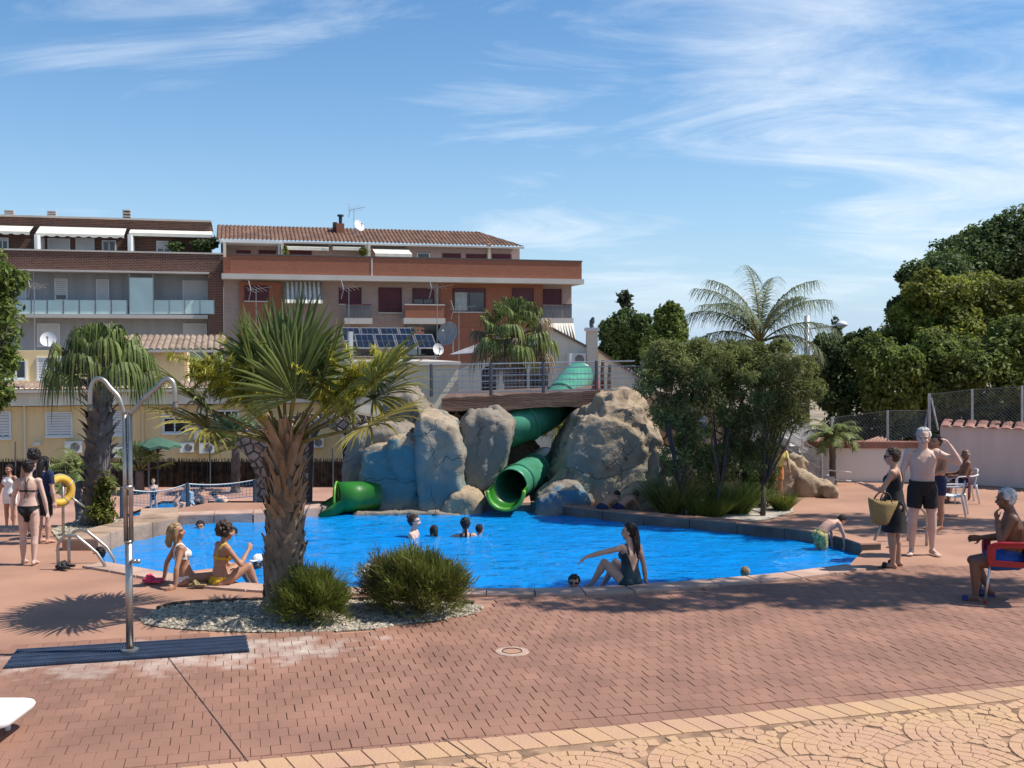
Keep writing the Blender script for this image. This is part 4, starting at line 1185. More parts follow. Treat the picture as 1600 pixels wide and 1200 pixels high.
# chimneys on it
t = thing('chimney', FR_.pt(h2(531, 362, -6)[0], -6, zpe), 'terracotta chimney with black flue pipe on the tiled roof', 'chimney')
FR_.box(526, 349, 538, 372, -6.6, -6).build('stack', m_redbrick, t); FR_.box(520.5, 347, 527, 368, -7, -6.61).build('side_stack', m_roof, t)
c = FR_.pt(h2(532, 345, -6.3)[0], -6.3, h2(532, 350, -6.3)[1])
b = MB(); b.tube([c, c + V((0,0,.55))], .13, 10); b.tube([c + V((0,0,.55)), c + V((0,0,.68))], [.24, .24], 10); b.build('flue', mat('flue_black', (.03,.035,.04), .5), t)
c = P(560, 353, 76); dish(c, .42, (.7, -.6, .35), 'white satellite dish on the ridge of the tiled roof', m_frame)
antenna(P(553, 366, 77), P(553, 327, 77), 'tall antenna mast beside the dish on the tiled roof')
for x, y0, y1, lab in ((400, 560, 452, 'antenna on a tall mast left of the striped awning'), (545, 545, 450, 'antenna on a tall mast over the glass balcony'), (683, 545, 449, 'antenna on a tall mast by the brick balcony'), (717, 575, 482, 'antenna mast in front of the curtained window'), (54, 560, 447, 'antenna mast in front of the grey block')):
    antenna(P(x, y0, 55), P(x, y1, 55), lab, 4)
# ================= house with solar panels
FS = Facade(620, 50)
sh = thing('solar_house', FS.pt(0, -3, -5.2), 'low beige house carrying a row of solar panels', 'building')
FS.box(546, 569, 716, 760, -9, 0).build('wall', m_ivory, sh)
FS.box(542, 565, 720, 571, -9, .25).build('roof_edge', m_band, sh)
FS.box(546, 518, 552, 620, -2.0, -1.2).build('white_chimney', m_frame, sh)
u0, u1 = FS.hit(556, 550, -1)[0], FS.hit(682, 550, -1)[0]; za, zb_ = FS.hit(620, 545, -.6)[1], FS.hit(620, 523, -2.0)[1]
for r, (wa, wb, zl, zh_) in enumerate(((-.6, -2.0, za, zb_), (-3.0, -4.4, za + .35, zb_ + .35))):
    for i in range(4):
        a, c = u0 + (u1-u0)*i/4 + .03 - r*.4, u0 + (u1-u0)*(i+1)/4 - .03 - r*.4
        t = thing('photovoltaic_module', FS.pt((a+c)/2, wa, zl), '%s solar panel in the %s row on the low roof' % (('leftmost', 'second', 'third', 'rightmost')[i], ('front', 'back')[r]), 'solar panel', 'solar panels on the low roof')
        up_ = V((0, 0, 1))
        qs = [FS.pt(a, wa, zl), FS.pt(c, wa, zl), FS.pt(c, wb, zh_), FS.pt(a, wb, zh_)]
        nn = (qs[1]-qs[0]).cross(qs[3]-qs[0]).normalized()
        b = MB(); b.prism(qs, [q + nn * .04 for q in qs]); b.build('frame', m_metal, t)
        cc = sum(qs, V((0,0,0))) / 4
        for ii in range(3):
            for jj in range(2):
                f = lambda x, y: qs[0].lerp(qs[1], x).lerp(qs[3].lerp(qs[2], x), y) + nn * .043
                x0, x1, y0, y1 = .04 + ii*.31, .04 + ii*.31 + .295, .05 + jj*.455, .05 + jj*.455 + .44
                bb = MB(); bb.add([f(x0,y0), f(x1,y0), f(x1,y1), f(x0,y1)], [(0,1,2,3)]); bb.build('cell', mat('solar_cell', (.010,.012,.020), .2, .2, 2, spec=.35), t)
b = MB()
for i in range(5): FS.ubox(FS.hit(655,530,-2.5)[0] - .25, FS.hit(655,530,-2.5)[0] + .25, zb_ - .55 + i*.2, zb_ - .43 + i*.2, -2.9, -2.5, b)
t = b.build('stacked_chimney', m_redbrick, label='slatted red clay chimney behind the solar panels', cat='chimney')
dish(P(702, 522, 46), .52, (-.55, -.8, .25), 'large grey satellite dish right of the solar panels', mat('dish_grey', (.30,.30,.29), .6))
dish(P(684, 546, 44), .24, (.5, -.85, .2), 'small white satellite dish below the large grey one', m_frame)
dish(P(76, 531, 50), .36, (.2, -.9, .35), 'white satellite dish on the yellow house roof', m_frame)
# ================= ivory house with sloping gable wall
iv = thing('ivory_house', P(850, 640, 44), 'ivory rendered house with sloping wall top and arched openings', 'building')
ol = [(716,760),(716,578),(790,548),(838,512),(862,514),(916,543),(935,549),(1003,594),(1060,640),(1060,760)]
b = MB(); b.prism([P(x, y, 44) for x, y in ol], [P(x, y, 44) + V((0, 7, 0)) for x, y in ol]); b.build('wall', m_ivory, iv)
b = MB(); b.prism([P(x, y, 43.9) for x, y in ((836,509),(863,511),(918,540),(918,544),(862,515),(836,513))], [P(x, y, 43.9) + V((0, 7.2, 0)) for x, y in ((836,509),(863,511),(918,540),(918,544),(862,515),(836,513))]); b.build('wall_coping', m_roof2, iv)
b = MB(); b.prism([P(x, y, 43.9) for x, y in ((935,546),(1004,591),(1060,638),(1060,642),(1003,595),(935,550))], [P(x, y, 43.9) + V((0, .4, 0)) for x, y in ((935,546),(1004,591),(1060,638),(1060,642),(1003,595),(935,550))]); b.build('lower_coping', m_roof2, iv)
m_recess = mat('recess_dark', (.035,.03,.026), .9)
for xc, wpx, yt in ((764, 22, 572), (806, 34, 566), (842, 28, 570)):
    arc = [(xc - wpx/2, 640), (xc - wpx/2, yt + wpx/2)] + [(xc + math.cos(a) * wpx/2, yt + wpx/2 - math.sin(a) * wpx/2) for a in np.linspace(pi, 0, 10)] + [(xc + wpx/2, 640)]
    b = MB(); b.prism([P(x, y, 43.97) for x, y in arc], [P(x, y, 43.985) for x, y in arc]); b.build('arched_opening', m_recess, iv)
b = MB(); b.box(P(917, 600, 43.6), P(932, 517, 44.3)); b.build('chimney', m_ivory, iv)
b = MB(); b.box(P(915, 517, 43.5), P(934, 512.5, 44.4)); b.build('chimney_cap', m_frame, iv)
c = P(925, 512, 44)
b = MB(); b.tube([c, c + V((-.03,0,.12)), c + V((0,0,.25)), c + V((.05,0,.42))], [.09,.08,.11,.05], 8); b.build('cowl', mat('cowl', (.03,.04,.06), .4), iv)
FI = Facade(895, 44.0)
ac_unit(FI, 890, 552, 26, 'air conditioner on the ivory sloping wall', .1)
b = MB()
for i in range(9):
    a, c = P(858 + i*4.2, 505, 47), P(862 + i*4.2, 533 + i * 1.2, 45.5); b.add([a, P(862.2 + i*4.2, 505, 47), P(866.5 + i*4.2, 533, 45.5), c], [(0,1,2,3)], i % 2)
b.build('roof_awning', [m_canvas, mat('canvas_stripe', (.58,.52,.42), .9)], label='cream striped awning below the end balcony', cat='awning')
# grey shade sail left of the palm behind the bridge
b = MB(); q = [P(702,555,40), P(752,536,41.5), P(775,540,40), P(745,552,38.5)]; b.prism(q, [p + V((0,0,.03)) for p in q])
b.build('shade_sail', mat('sail_grey', (.28,.27,.28), .8), label='grey shade sail beside the palm behind the bridge', cat='shade sail')
# ================= yellow house row
FY = Facade(160, 51)
yh = thing('yellow_house', FY.pt(0, -3, -5.2), 'yellow rendered house row with cream band and air conditioners', 'building')
h3 = FY.hit
uY0, uY1 = h3(-120, 650)[0], h3(548, 650)[0]
FY.ubox(uY0, uY1, -5.2, h3(160, 634)[1], -9, 0).build('wall', m_yellow, yh)
FY.ubox(uY0, uY1 + .3, h3(160, 633, .5)[1], h3(160, 609, .5)[1], -9, .5).build('cream_band', m_cream, yh)
FY.ubox(uY0, uY1 - 8, h3(160, 610)[1], h3(160, 548, -2.5)[1], -9, -2.5).build('upper_wall', m_yellow, yh)
tile_roof(FY, uY0, uY1, .7, -1.3, h3(160, 608, .7)[1], h3(160, 600, -1.3)[1] + .1, yh, m_roof2, 0, .24)
tile_roof(FY, h3(180, 545, -2)[0], h3(352, 545, -2)[0], -1.9, -6, h3(260, 546, -1.9)[1], h3(260, 524, -6)[1], yh, m_roof2, 0, .3, 'upper_roof')
for a in ((-6,645,15,684,.9),(74,646,111,681,.92),(172,644,202,679,.95),(256,642,290,676,.36),(341,643,372,672,.0)): window(FY, *a[:4], 0, yh, a[4], None, 3 if a[0] == 341 else 2)
window(FY, 10, 565, 40, 592, -2.5, yh, .0, None, 2); window(FY, 150, 562, 190, 592, -2.5, yh, .5); window(FY, 60, 560, 100, 592, -2.5, yh, .9)
FY.box(78, 593, 220, 603, -1.8, .2).build('balcony_rail', mat('rail_dark', (.06,.06,.055), .7), yh)
for x, y0, y1, m_ in ((38.5,634,718,m_cream),(223,634,720,m_yellow),(311,630,672,m_frame),(317,640,672,m_frame)):
    c0, c1 = h3(x, y0), h3(x, y1); b = MB(); b.tube([FY.pt(c0[0], .08, c0[1]), FY.pt(c0[0], .08, c1[1])], .055, 8); b.build('downpipe', m_, yh)
FY.box(51, 691, 63, 697, 0, .35).build('vent_hood', m_cream, yh)
for x, y, k, lab in ((101,690,27,'air conditioner on the yellow wall left of the near palm trunk'), (303,670,25,'highest air conditioner on the yellow wall'), (281,692,22,'air conditioner low on the yellow wall beside the green parasol'), (311,692,24,'rightmost low air conditioner under the highest one'), (176,699,24,'air conditioner half hidden behind the shower pole'), (484,684,22,'air conditioner seen through the stone arch')):
    ac_unit(FY, x, y, k, lab)
# ------------------------------------------------------------ vegetation
def leaf_mat(name, c, var=.3, scale=1.0, trans=.3, island=.35, rough=.55):
    return mat(name, c, rough, var, scale, trans=trans, island=island, spec=.3)
m_fan = leaf_mat('palm_leaf', (0.145, 0.185, 0.05), .3, 1.5, .25)
m_fany = leaf_mat('palm_leaf_yellow', (0.27, 0.235, 0.05), .3, 1.5, .4)
m_dead = leaf_mat('dead_leaf', (0.26, 0.19, 0.11), .3, 1.5, .2)
m_feather = leaf_mat('feather_leaf', (0.13, 0.17, 0.085), .2, 1.0, .3)
m_stalk = mat('leaf_stalk', (0.17, 0.14, 0.035), .6, .3, 3)
m_bark = mat('palm_bark', (0.17, 0.125, 0.085), .9, .35, 4, .7, 18)
m_bark2 = mat('grey_bark', (0.13, 0.105, 0.085), .95, .35, 4, .8, 18)
m_boot = mat('leaf_base', (0.27, 0.175, 0.10), .85, .4, 5, .6, 22, island=.3, stretch=(1, 1, .35))
m_boot2 = mat('leaf_base_worn', (0.19, 0.155, 0.12), .95, .35, 6, .6, 22, island=.3)
m_flower = leaf_mat('palm_flower', (0.42, 0.40, 0.06), .3, 3, .3, .25)
def fan_leaf(az, el, pet, rad, spread=125, nb=40, droop=.25, hang=.0, roll=0.0, rr=R, sag=.0, wmax=.035):
    """palmate leaf in world axes about the crown: returns (blade MB, stalk MB)"""
    d = V((math.cos(az)*math.cos(el), math.sin(az)*math.cos(el), math.sin(el)))
    side = V((-math.sin(az), math.cos(az), 0)); upv = side.cross(d) * -1
    if upv.z < 0: upv = -upv
    q = Matrix.Rotation(roll, 3, d); side = q @ side; upv = q @ upv
    bend = lambda p: p - V((0, 0, sag * (p.x*p.x + p.y*p.y)))
    c = d * pet
    s = MB(); s.tube([bend(d * pet * t) for t in (0, .35, .7, 1.0, 1.12)], [.032, .024, .018, .014, .006], 5)
    b = MB(); seg = 5
    dth = math.radians(spread) * 2 / nb
    for i in range(nb):
        th = -math.radians(spread) + dth * (i + .5) + rr.uniform(-.02, .02)
        e = d * math.cos(th) + side * math.sin(th)
        e = (e + upv * (.22 + .18 * rr.random()) * (1 - abs(th) / 3)).normalized()
        tn = (-d * math.sin(th) + side * math.cos(th))
        L = rad * (.72 + .28 * math.cos(th * .8)) * rr.uniform(.88, 1.05)
        o = len(b.v); dr = droop * rr.uniform(.5, 1.6); hg = hang * rr.uniform(.6, 1.3)
        for k in range(seg + 1):
            t = k / seg; r = L * t
            w = min(max(.004, r * math.tan(dth / 2) * 1.0), wmax) * (1 if t < .55 else max(0.05, (1 - t) / .45))
            p = c + e * r
            if hang: 
                f = max(0, t - .45); p = c + e * (L * (t - f * .75)) - V((0, 0, 1)) * hg * L * f * 1.6
            p = p - V((0, 0, dr * L * t ** 3))
            p = bend(p)
            b.v += [tuple(p - tn * w), tuple(p - upv * w * .55), tuple(p + tn * w)]
        for k in range(seg):
            a = o + k * 3
            b.f += [(a, a+1, a+4, a+3), (a+1, a+2, a+5, a+4)]
    b.m = [0] * len(b.f)
    return b, s
def feather_leaf(az, el, L, nl=46, ll=.5, arch=.5, rr=R, hang=.6, w=.014):
    d0 = V((math.cos(az), math.sin(az), 0)); pts = []
    p = V((0, 0, 0)); a = el
    n = 14
    for i in range(n + 1):
        pts.append(p.copy()); a2 = a - arch * 2.2 * (i / n) ** 1.3
        p = p + (d0 * math.cos(a2) + V((0, 0, math.sin(a2)))) * (L / n)
    s = MB(); s.tube(pts, [.028 * (1 - .85 * i / n) for i in range(n + 1)], 5)
    b = MB(); side = V((-d0.y, d0.x, 0))
    for i in range(nl):
        t = .18 + .82 * i / nl; f = t * n; k = min(int(f), n - 1)
        q = pts[k].lerp(pts[k+1], f - k); tg = (pts[k+1] - pts[k]).normalized()
        for sg in (-1, 1):
            ln = ll * (1 - .55 * abs(t - .45) * 1.4) * rr.uniform(.8, 1.1)
            e = (side * sg * rr.uniform(.6, 1) + tg * .55 + V((0, 0, rr.uniform(-.1, .5)))).normalized()
            o = len(b.v); wv = tg.cross(e).cross(e).normalized()
            for j in range(4):
                u = j / 3; pp = q + e * ln * u - V((0, 0, hang * ln * u * u * rr.uniform(.8, 1.2)))
                ww = w * (1 - u * .8); b.v += [tuple(pp - wv * ww), tuple(pp + wv * ww)]
            b.f += [(o+2*j, o+2*j+1, o+2*j+3, o+2*j+2) for j in range(3)]
    b.m = [0] * len(b.f)
    return b, s
def shift(b, v):
    b.v = [(x + v.x, y + v.y, z + v.z) for x, y, z in b.v]; return b
def trunk(par, base, top, r0, r1, m, rough=.04, name='trunk'):
    b = MB(); n, seg = 22, 16; off = V((base.x, base.y, 3))
    for i in range(n + 1):
        t = i / n; c = base.lerp(top, t); r = r0 + (r1 - r0) * t
        if t < .08: r *= 1.25 - 3 * t
        for k in range(seg):
            a = 2*pi*k/seg; e = V((math.cos(a), math.sin(a), 0))
            b.v.append(tuple(c + e * (r + rough * noise.noise((c + e) * 3.1 + off) + rough * .6 * noise.noise((c + e) * 9 + off))))
    b.f = [(i*seg+k, i*seg+(k+1)%seg, (i+1)*seg+(k+1)%seg, (i+1)*seg+k) for i in range(n) for k in range(seg)] + [tuple(range(n*seg, (n+1)*seg))]
    b.m = [0] * len(b.f)
    return b.build(name, m, par, True)
def boots(par, base, top, r0, r1, n, t0, t1, l0, l1, mlo, mhi, width=.085, flare=(.35, .7)):
    """old leaf bases: split wedges in a spiral"""
    def stub(L, W, fl):
        b = MB(); sec = [(0, 1.0, .03), (.35, .85, .035), (.7, .55, .025), (1, .28, .008)]
        for t, w_, th in sec:
            x = fl * L * t * t + .5 * fl * L * t; zz = L * t
            b.v += [(x - .0, -W * w_, zz), (x + th * 1.2, 0, zz), (x, W * w_, zz), (x - th, 0, zz)]
        b.f = [(i*4+k, i*4+(k+1)%4, i*4+4+(k+1)%4, i*4+4+k) for i in range(3) for k in range(4)] + [(12,13,14,15)]
        b.m = [0]*len(b.f); return b
    protos = {}
    for i in range(n):
        f = i / n; t = t0 + (t1 - t0) * f
        L = (l0 + (l1 - l0) * f ** 1.6) * R.uniform(.8, 1.25)
        key = (round(f * 5), R.randrange(2))
        if key not in protos:
            q = key[0] / 5
            protos[key] = stub(1.0, width / max(.1, l0 + (l1-l0)*q**1.6) * R.uniform(.85, 1.1), flare[0] + (flare[1]-flare[0])*q).mesh('leaf_base', mhi if q > .45 else mlo)
        a = i * 2.39996 + R.uniform(-.15, .15); r = r0 + (r1 - r0) * t - .02
        c = base.lerp(top, t) + V((math.cos(a) * r, math.sin(a) * r, 0))
        o = link('leaf_base', protos[key], par)
        o.location = c; o.rotation_euler = (R.uniform(-.38, .38), R.uniform(-.2, .22), a + R.uniform(-.3, .3)); k_ = R.uniform(.7, 1.3); o.scale = (L * k_, L * R.uniform(.7, 1.2), L * k_)
def palm(label, base, top, cat='palm', name='palm_tree', group='palms'):
    return thing(name, base, label, 'palm tree', group)
# ---- big fan palm in the pebble bed
pb, ptop = G(445, 957), P(447, 690, 12.35)
pb = V((ptop.x - .04, 12.35, 0.0))
bp_ = palm('thick fan palm with shaggy trunk in the pebble bed in front of the pool', pb, ptop)
tk = trunk(bp_, pb, ptop, .245, .17, m_bark, .05)
boots(tk, pb, ptop, .245, .18, 270, .03, 1.03, .11, .31, m_boot2, m_boot, .048, (.14, .34))
crown = ptop + V((0, 0, -.05))
dg = math.radians
big = [(176,64,1.0,1.0,.2),(268,80,.80,1.15,0),(300,60,.74,1.05,.3),(60,80,1.0,1.1,0),(352,60,.9,1.0,.2),(130,68,.95,1.0,.3),
       (184,30,1.02,.95,.2),(200,14,.90,.85,-.2),(160,38,1.0,.95,.2),(-4,34,1.25,1.05,-.1),(-16,16,1.05,.9,.2),(22,28,1.15,.95,.2),(150,12,.85,.85,0)]
for i, (az, el, pet, rad, rl_) in enumerate(big):
    lf, stk = fan_leaf(dg(az + R.uniform(-4, 4)), dg(el + R.uniform(-3, 3)), pet * (.88 if el > 50 else 1.0), rad * .95, 112, 40, .08 if el > 50 else .2, 0, rl_, wmax=.042, sag=.03)
    lo = shift(stk, crown).build('frond', m_stalk, bp_, True)
    shift(lf, crown).build('blade', m_fany if el < 38 and i % 3 else m_fan, lo)
def inflorescence(par, c, tip, n=3600, spread=(.26, .22, .2), m=m_flower):
    main = [c.lerp(tip, t) + V((0, 0, .25 * t * (1 - t))) for t in np.linspace(0, 1, 9)]
    b = MB(); b.tube(main, [.016]*4 + [.009]*5, 5)
    axes = []
    for i in range(26):
        e = V([R.gauss(0, 1) * s for s in spread]) * .9; q = main[R.randrange(5, 9)]
        axes.append((q, e)); b.tube([q, q + e * .5 + V((0,0,.03)), q + e], [.006,.004,.002], 4)
    o = b.build('flower_stalk', m_flower, par)
    vs, fs = [], []
    for i in range(n):
        q, e = R.choice(axes); t = R.uniform(.15, 1.05); p = q + e * t
        d = V([R.gauss(0, 1) for _ in range(3)]).normalized(); ln = R.uniform(.04, .11); s = d.cross(V((.3, .4, 1))).normalized() * .006
        k = len(vs); vs += [p - s, p + s, p + d * ln + s * .4, p + d * ln - s * .4]; fs.append((k, k+1, k+2, k+3))
    link('flower_sprays', np_mesh('flower_sprays', np.array([tuple(v) for v in vs]), np.array(fs), m), o)
for x, y, dy, sp in ((312, 565, -.12, (.22,.2,.12)), (350, 590, -.3, (.26,.2,.14)), (372, 560, .2, (.16,.2,.16)), (572, 585, -.1, (.2,.2,.22)), (548, 615, .2, (.18,.2,.14)), (600, 560, .3, (.16,.2,.12))):
    inflorescence(bp_, crown, P(x, y, pb.y + dy), 3000, sp)
# ---- left palm with hanging leaf tips
lb_, lt = G(150, 826, .1), P(158, 585, 18.6)
lb_ = V((P(150, 826, 18.5).x, 18.5, .05))
lp = palm('tall fan palm with drooping leaf tips in the planter on the left', lb_, lt)
tk = trunk(lp, lb_, lt, .22, .19, m_bark2, .05)
boots(tk, lb_, lt, .21, .19, 150, .03, 1.0, .12, .24, m_bark2, m_bark2, .07, (.35, .65))
crown = lt + V((0, 0, -.05))
for i in range(22):
    az = i * 2.39996; el = 1.3 - 1.3 * (i / 22)
    lf, stk = fan_leaf(az, el, .66, .86, 118, 30, .3, .62 if i > 5 else .3, R.uniform(-.4, .4), wmax=.024, sag=.05)
    lo = shift(stk, crown).build('frond', m_stalk, lp, True)
    shift(lf, crown).build('blade', m_fan, lo)
# ---- palm behind the bridge with dead skirt
cb, ctp = V((P(805, 620, 31).x, 31, 0)), P(802, 528, 31)
cp = palm('fan palm with brown dead leaves behind the footbridge', cb, ctp)
trunk(cp, cb, ctp, .3, .26, m_bark2, .08)
for i in range(30):
    az = i * 2.39996; f = i / 30; el = 1.3 - 2.0 * f
    lf, stk = fan_leaf(az, el, .85, .95, 118, 30, .3, .4 if f > .4 else .1, R.uniform(-.3, .3), wmax=.04, sag=.04)
    lo = shift(stk, ctp).build('frond', m_stalk, cp, True)
    shift(lf, ctp).build('blade', m_dead if f > .8 or i in (13, 17) else m_fan, lo)
# ---- tall feather palm at the right
qb, qt = V((P(1185, 600, 29).x, 29, 0)), P(1187, 536, 29)
qp = palm('tall feather palm with arching grey green fronds above the trees', qb, qt)
trunk(qp, qb, qt, .15, .12, m_bark2, .02)
for az, el, L in ((175,70,2.5),(168,52,2.3),(190,30,2.0),(150,80,2.5),(95,87,2.9),(60,82,2.6),(10,76,2.6),(5,60,2.5),(-12,40,2.2),(30,66,2.3),(200,58,2.3),(-60,66,2.2),(230,62,2.1),(-25,22,1.8),(215,14,1.7),(120,62,2.3)):
    lf, stk = feather_leaf(dg(az), dg(el), L * .97, 64, .62, .60, hang=.95, w=.015)
    lo = shift(stk, qt).build('frond', m_stalk, qp, True)
    shift(lf, qt).build('leaflets', m_feather, lo)
lf, stk = feather_leaf(dg(-5), dg(28), 1.9, 30, .4, .85, hang=1.1, w=.012)
lo = shift(stk, qt).build('frond', m_dead, qp, True); shift(lf, qt).build('leaflets', m_dead, lo)
# ---- small palms
def small_feather(px, py, Y, topy, n, L, ll, label, zb=0.0):
    base = V((P(px, py, Y).x, Y, zb)); top = P(px, topy, Y)
    t = palm(label, base, top); trunk(t, base, top, .075, .06, m_bark2, .02)
    for i in range(n):
        lf, stk = feather_leaf(i * 2.39996, 1.25 - 1.2 * i / n, L * R.uniform(.85, 1.1), 30, ll, .7, hang=.5, w=.013)
        lo = shift(stk, top).build('frond', m_stalk, t, True); shift(lf, top).build('leaflets', m_fan, lo)
small_feather(1301, 751, 24.1, 685, 22, .72, .22, 'small date palm with thin dark trunk against the low white wall')
small_feather(872, 700, 27.5, 668, 16, .75, .22, 'small palm seen under the bridge beside the slide')
small_feather(122, 745, 22.5, 742, 18, .95, .32, 'bushy young palm behind the life ring', -1.0)
def small_fan(px, Y, topy, n, rad, label, zb):
    base = V((P(px, 700, Y).x, Y, zb)); top = P(px, topy, Y)
    t = palm(label, base, top); trunk(t, base, top, .13, .11, m_bark2, .03)
    for i in range(n):
        lf, stk = fan_leaf(i * 2.39996, 1.2 - 1.3 * i / n, .55, rad, 115, 26, .2, 0, R.uniform(-.3, .3), wmax=.035)
        lo = shift(stk, top).build('frond', m_stalk, t, True); shift(lf, top).build('blade', m_fan, lo)
small_fan(368, 30.2, 700, 16, .62, 'low fan palm beside the stone arch behind the reed fence', -1.0)
small_fan(218, 30.0, 735, 10, .5, 'low fan palm by the reed fence under the near palm', -1.0)
# ---- leaf masses
def leaf_mass(blobs, n, size, aspect=.5, up=.35, hollow=.55, seed=1):
    """leaf sized quads through the outer part of several lobes, with gaps between sprays"""
    rs = np.random.RandomState(seed)
    w = np.array([b[3] * b[4] * b[5] for b in blobs]) ** .67; w = w / w.sum()
    pick = rs.choice(len(blobs), n, p=w); B = np.array(blobs, float)[pick]
    d = rs.normal(size=(n, 3)); d /= np.linalg.norm(d, axis=1)[:, None]
    # sprays: pull directions toward random spray axes of that lobe
    ns = 26; ax = rs.normal(size=(len(blobs), ns, 3)); ax /= np.linalg.norm(ax, axis=2)[:, :, None]
    sp = ax[pick, rs.randint(0, ns, n)]
    d = d * .50 + sp * .80; d /= np.linalg.norm(d, axis=1)[:, None]
    r = hollow + (1 - hollow) * rs.rand(n) ** .7
    lob = 1 + .16 * np.sin(d[:, 0] * 7 + B[:, 0] * 3) * np.cos(d[:, 2] * 6 + B[:, 1] * 2)
    c = B[:, :3] + d * B[:, 3:6] * (r * lob)[:, None]
    nrm = d * .8 + rs.normal(size=(n, 3)) * .7 + np.array([0, 0, up]); nrm /= np.linalg.norm(nrm, axis=1)[:, None]
    t = np.cross(nrm, rs.normal(size=(n, 3))); t /= np.linalg.norm(t, axis=1)[:, None]
    s = np.cross(nrm, t); L = size * rs.uniform(.6, 1.3, n)[:, None]; W = L * aspect
    v = np.stack([c - t * L, c + s * W + nrm * W * .3, c + t * L, c - s * W + nrm * W * .3], 1).reshape(-1, 3)
    return v, np.arange(4 * n).reshape(-1, 4)
m_tree = {'dark': leaf_mat('leaf_dark', (0.085, 0.125, 0.036), .45, .7, .42, .5), 'mid': leaf_mat('leaf_mid', (0.15, 0.195, 0.042), .45, .7, .45, .5),
          'light': leaf_mat('leaf_light', (0.20, 0.215, 0.036), .5, .7, .45, .45), 'olive': leaf_mat('leaf_olive', (0.175, 0.195, 0.06), .5, 1.2, .5, .5),
          'grey': leaf_mat('leaf_grey', (0.075, 0.095, 0.045), .3, .8, .25, .4)}
m_wood = mat('wood', (0.075, 0.058, 0.045), .9, .3, 5, .6, 20)
def tree(label, base, blobs, n, size, key, asp=.5, seed=1, r=.12, limbs=7, name='broadleaf_tree', group=None, hollow=.5, up=.35):
    ra = random.Random(seed * 7 + 1); full = list(blobs)
    if n > 4000:                                  # smaller boughs break up each lobe's outline
        for q in blobs:
            for _ in range(6):
                e = V([ra.gauss(0, 1) for _ in range(3)]); e.z = abs(e.z) * .8 + .05; e.normalize(); f = ra.uniform(.28, .5)
                full.append((q[0] + e.x*q[3]*.86, q[1] + e.y*q[4]*.86, q[2] + e.z*q[5]*.86, q[3]*f, q[4]*f, q[5]*f))
    t = thing(name, base, label, 'tree', group)
    fork = V((base.x, base.y, base.z + (min(q[2] - q[5] * .5 for q in blobs) - base.z) * .75))
    b = MB(); b.tube([base, base.lerp(fork, .5) + V((R.uniform(-.08,.08), 0, 0)), fork], [r, r * .8, r * .65], 8)
    for i in range(limbs):
        q = blobs[i % len(blobs)]; e = V(q[:3]) + V((R.uniform(-.5,.5)*q[3], R.uniform(-.5,.5)*q[4], R.uniform(-.2,.4)*q[5]))
        mid = fork.lerp(e, .5) + V((R.uniform(-.15,.15), R.uniform(-.15,.15), R.uniform(0,.15)))
        b.tube([fork - V((0,0,.1)), mid, e], [r * .5, r * .3, r * .08], 6)
    b.build('trunk', m_wood, t, True)
    link('crown', np_mesh('crown', *leaf_mass(full, n, size, asp, up, hollow, seed), m_tree[key]), t)
    return t
def blob(px, py, Y, rx, rz, ry=None):
    p = P(px, py, Y); k = Y / F
    return (p.x, p.y, p.z, rx * k, (ry or rx) * k, rz * k)
# olive green fine leaved trees in front of the stone wall
tg = 'fine leaved trees right of the rocks'
FLT = dict(asp=.2, r=.05, limbs=12, group=tg, hollow=.25)
tree('leftmost fine leaved tree leaning over the big rock', G(1064, 806), [blob(1035,575,19.7,42,32), blob(1075,590,19.7,50,40), blob(1012,600,19.5,24,22), blob(1095,560,19.9,42,26), blob(1055,640,19.6,44,34), blob(1085,675,19.6,28,32), blob(1042,545,19.8,26,16), blob(1060,715,19.6,26,34), blob(1100,725,19.7,22,30)], 24000, .05, 'olive', seed=3, **FLT)
tree('middle one of the three fine leaved trees', G(1125, 806), [blob(1135,570,20.1,44,34), blob(1165,605,20.1,46,40), blob(1118,625,19.9,40,34), blob(1175,560,20.3,40,26), blob(1150,660,19.9,34,34), blob(1130,545,20.3,22,14), blob(1140,715,19.8,24,34)], 22000, .05, 'olive', seed=4, **FLT)
tree('rightmost fine leaved tree beside the stairs', G(1192, 806), [blob(1215,585,19.9,44,40), blob(1244,615,19.9,36,40), blob(1205,640,19.7,42,40), blob(1255,580,20.2,26,28), blob(1190,575,20.1,34,28), blob(1225,545,20.2,24,14), blob(1235,655,19.8,30,24), blob(1185,715,19.7,24,34)], 22000, .05, 'olive', seed=5, **FLT)
tree('dense upright conifer bush at the right end of the shrub bed', G(1195, 803), [blob(1195,700,20.9,24,58), blob(1190,762,20.7,30,44), blob(1205,650,21,20,40)], 9000, .045, 'dark', .2, 6, .05, 4, 'conifer_bush')
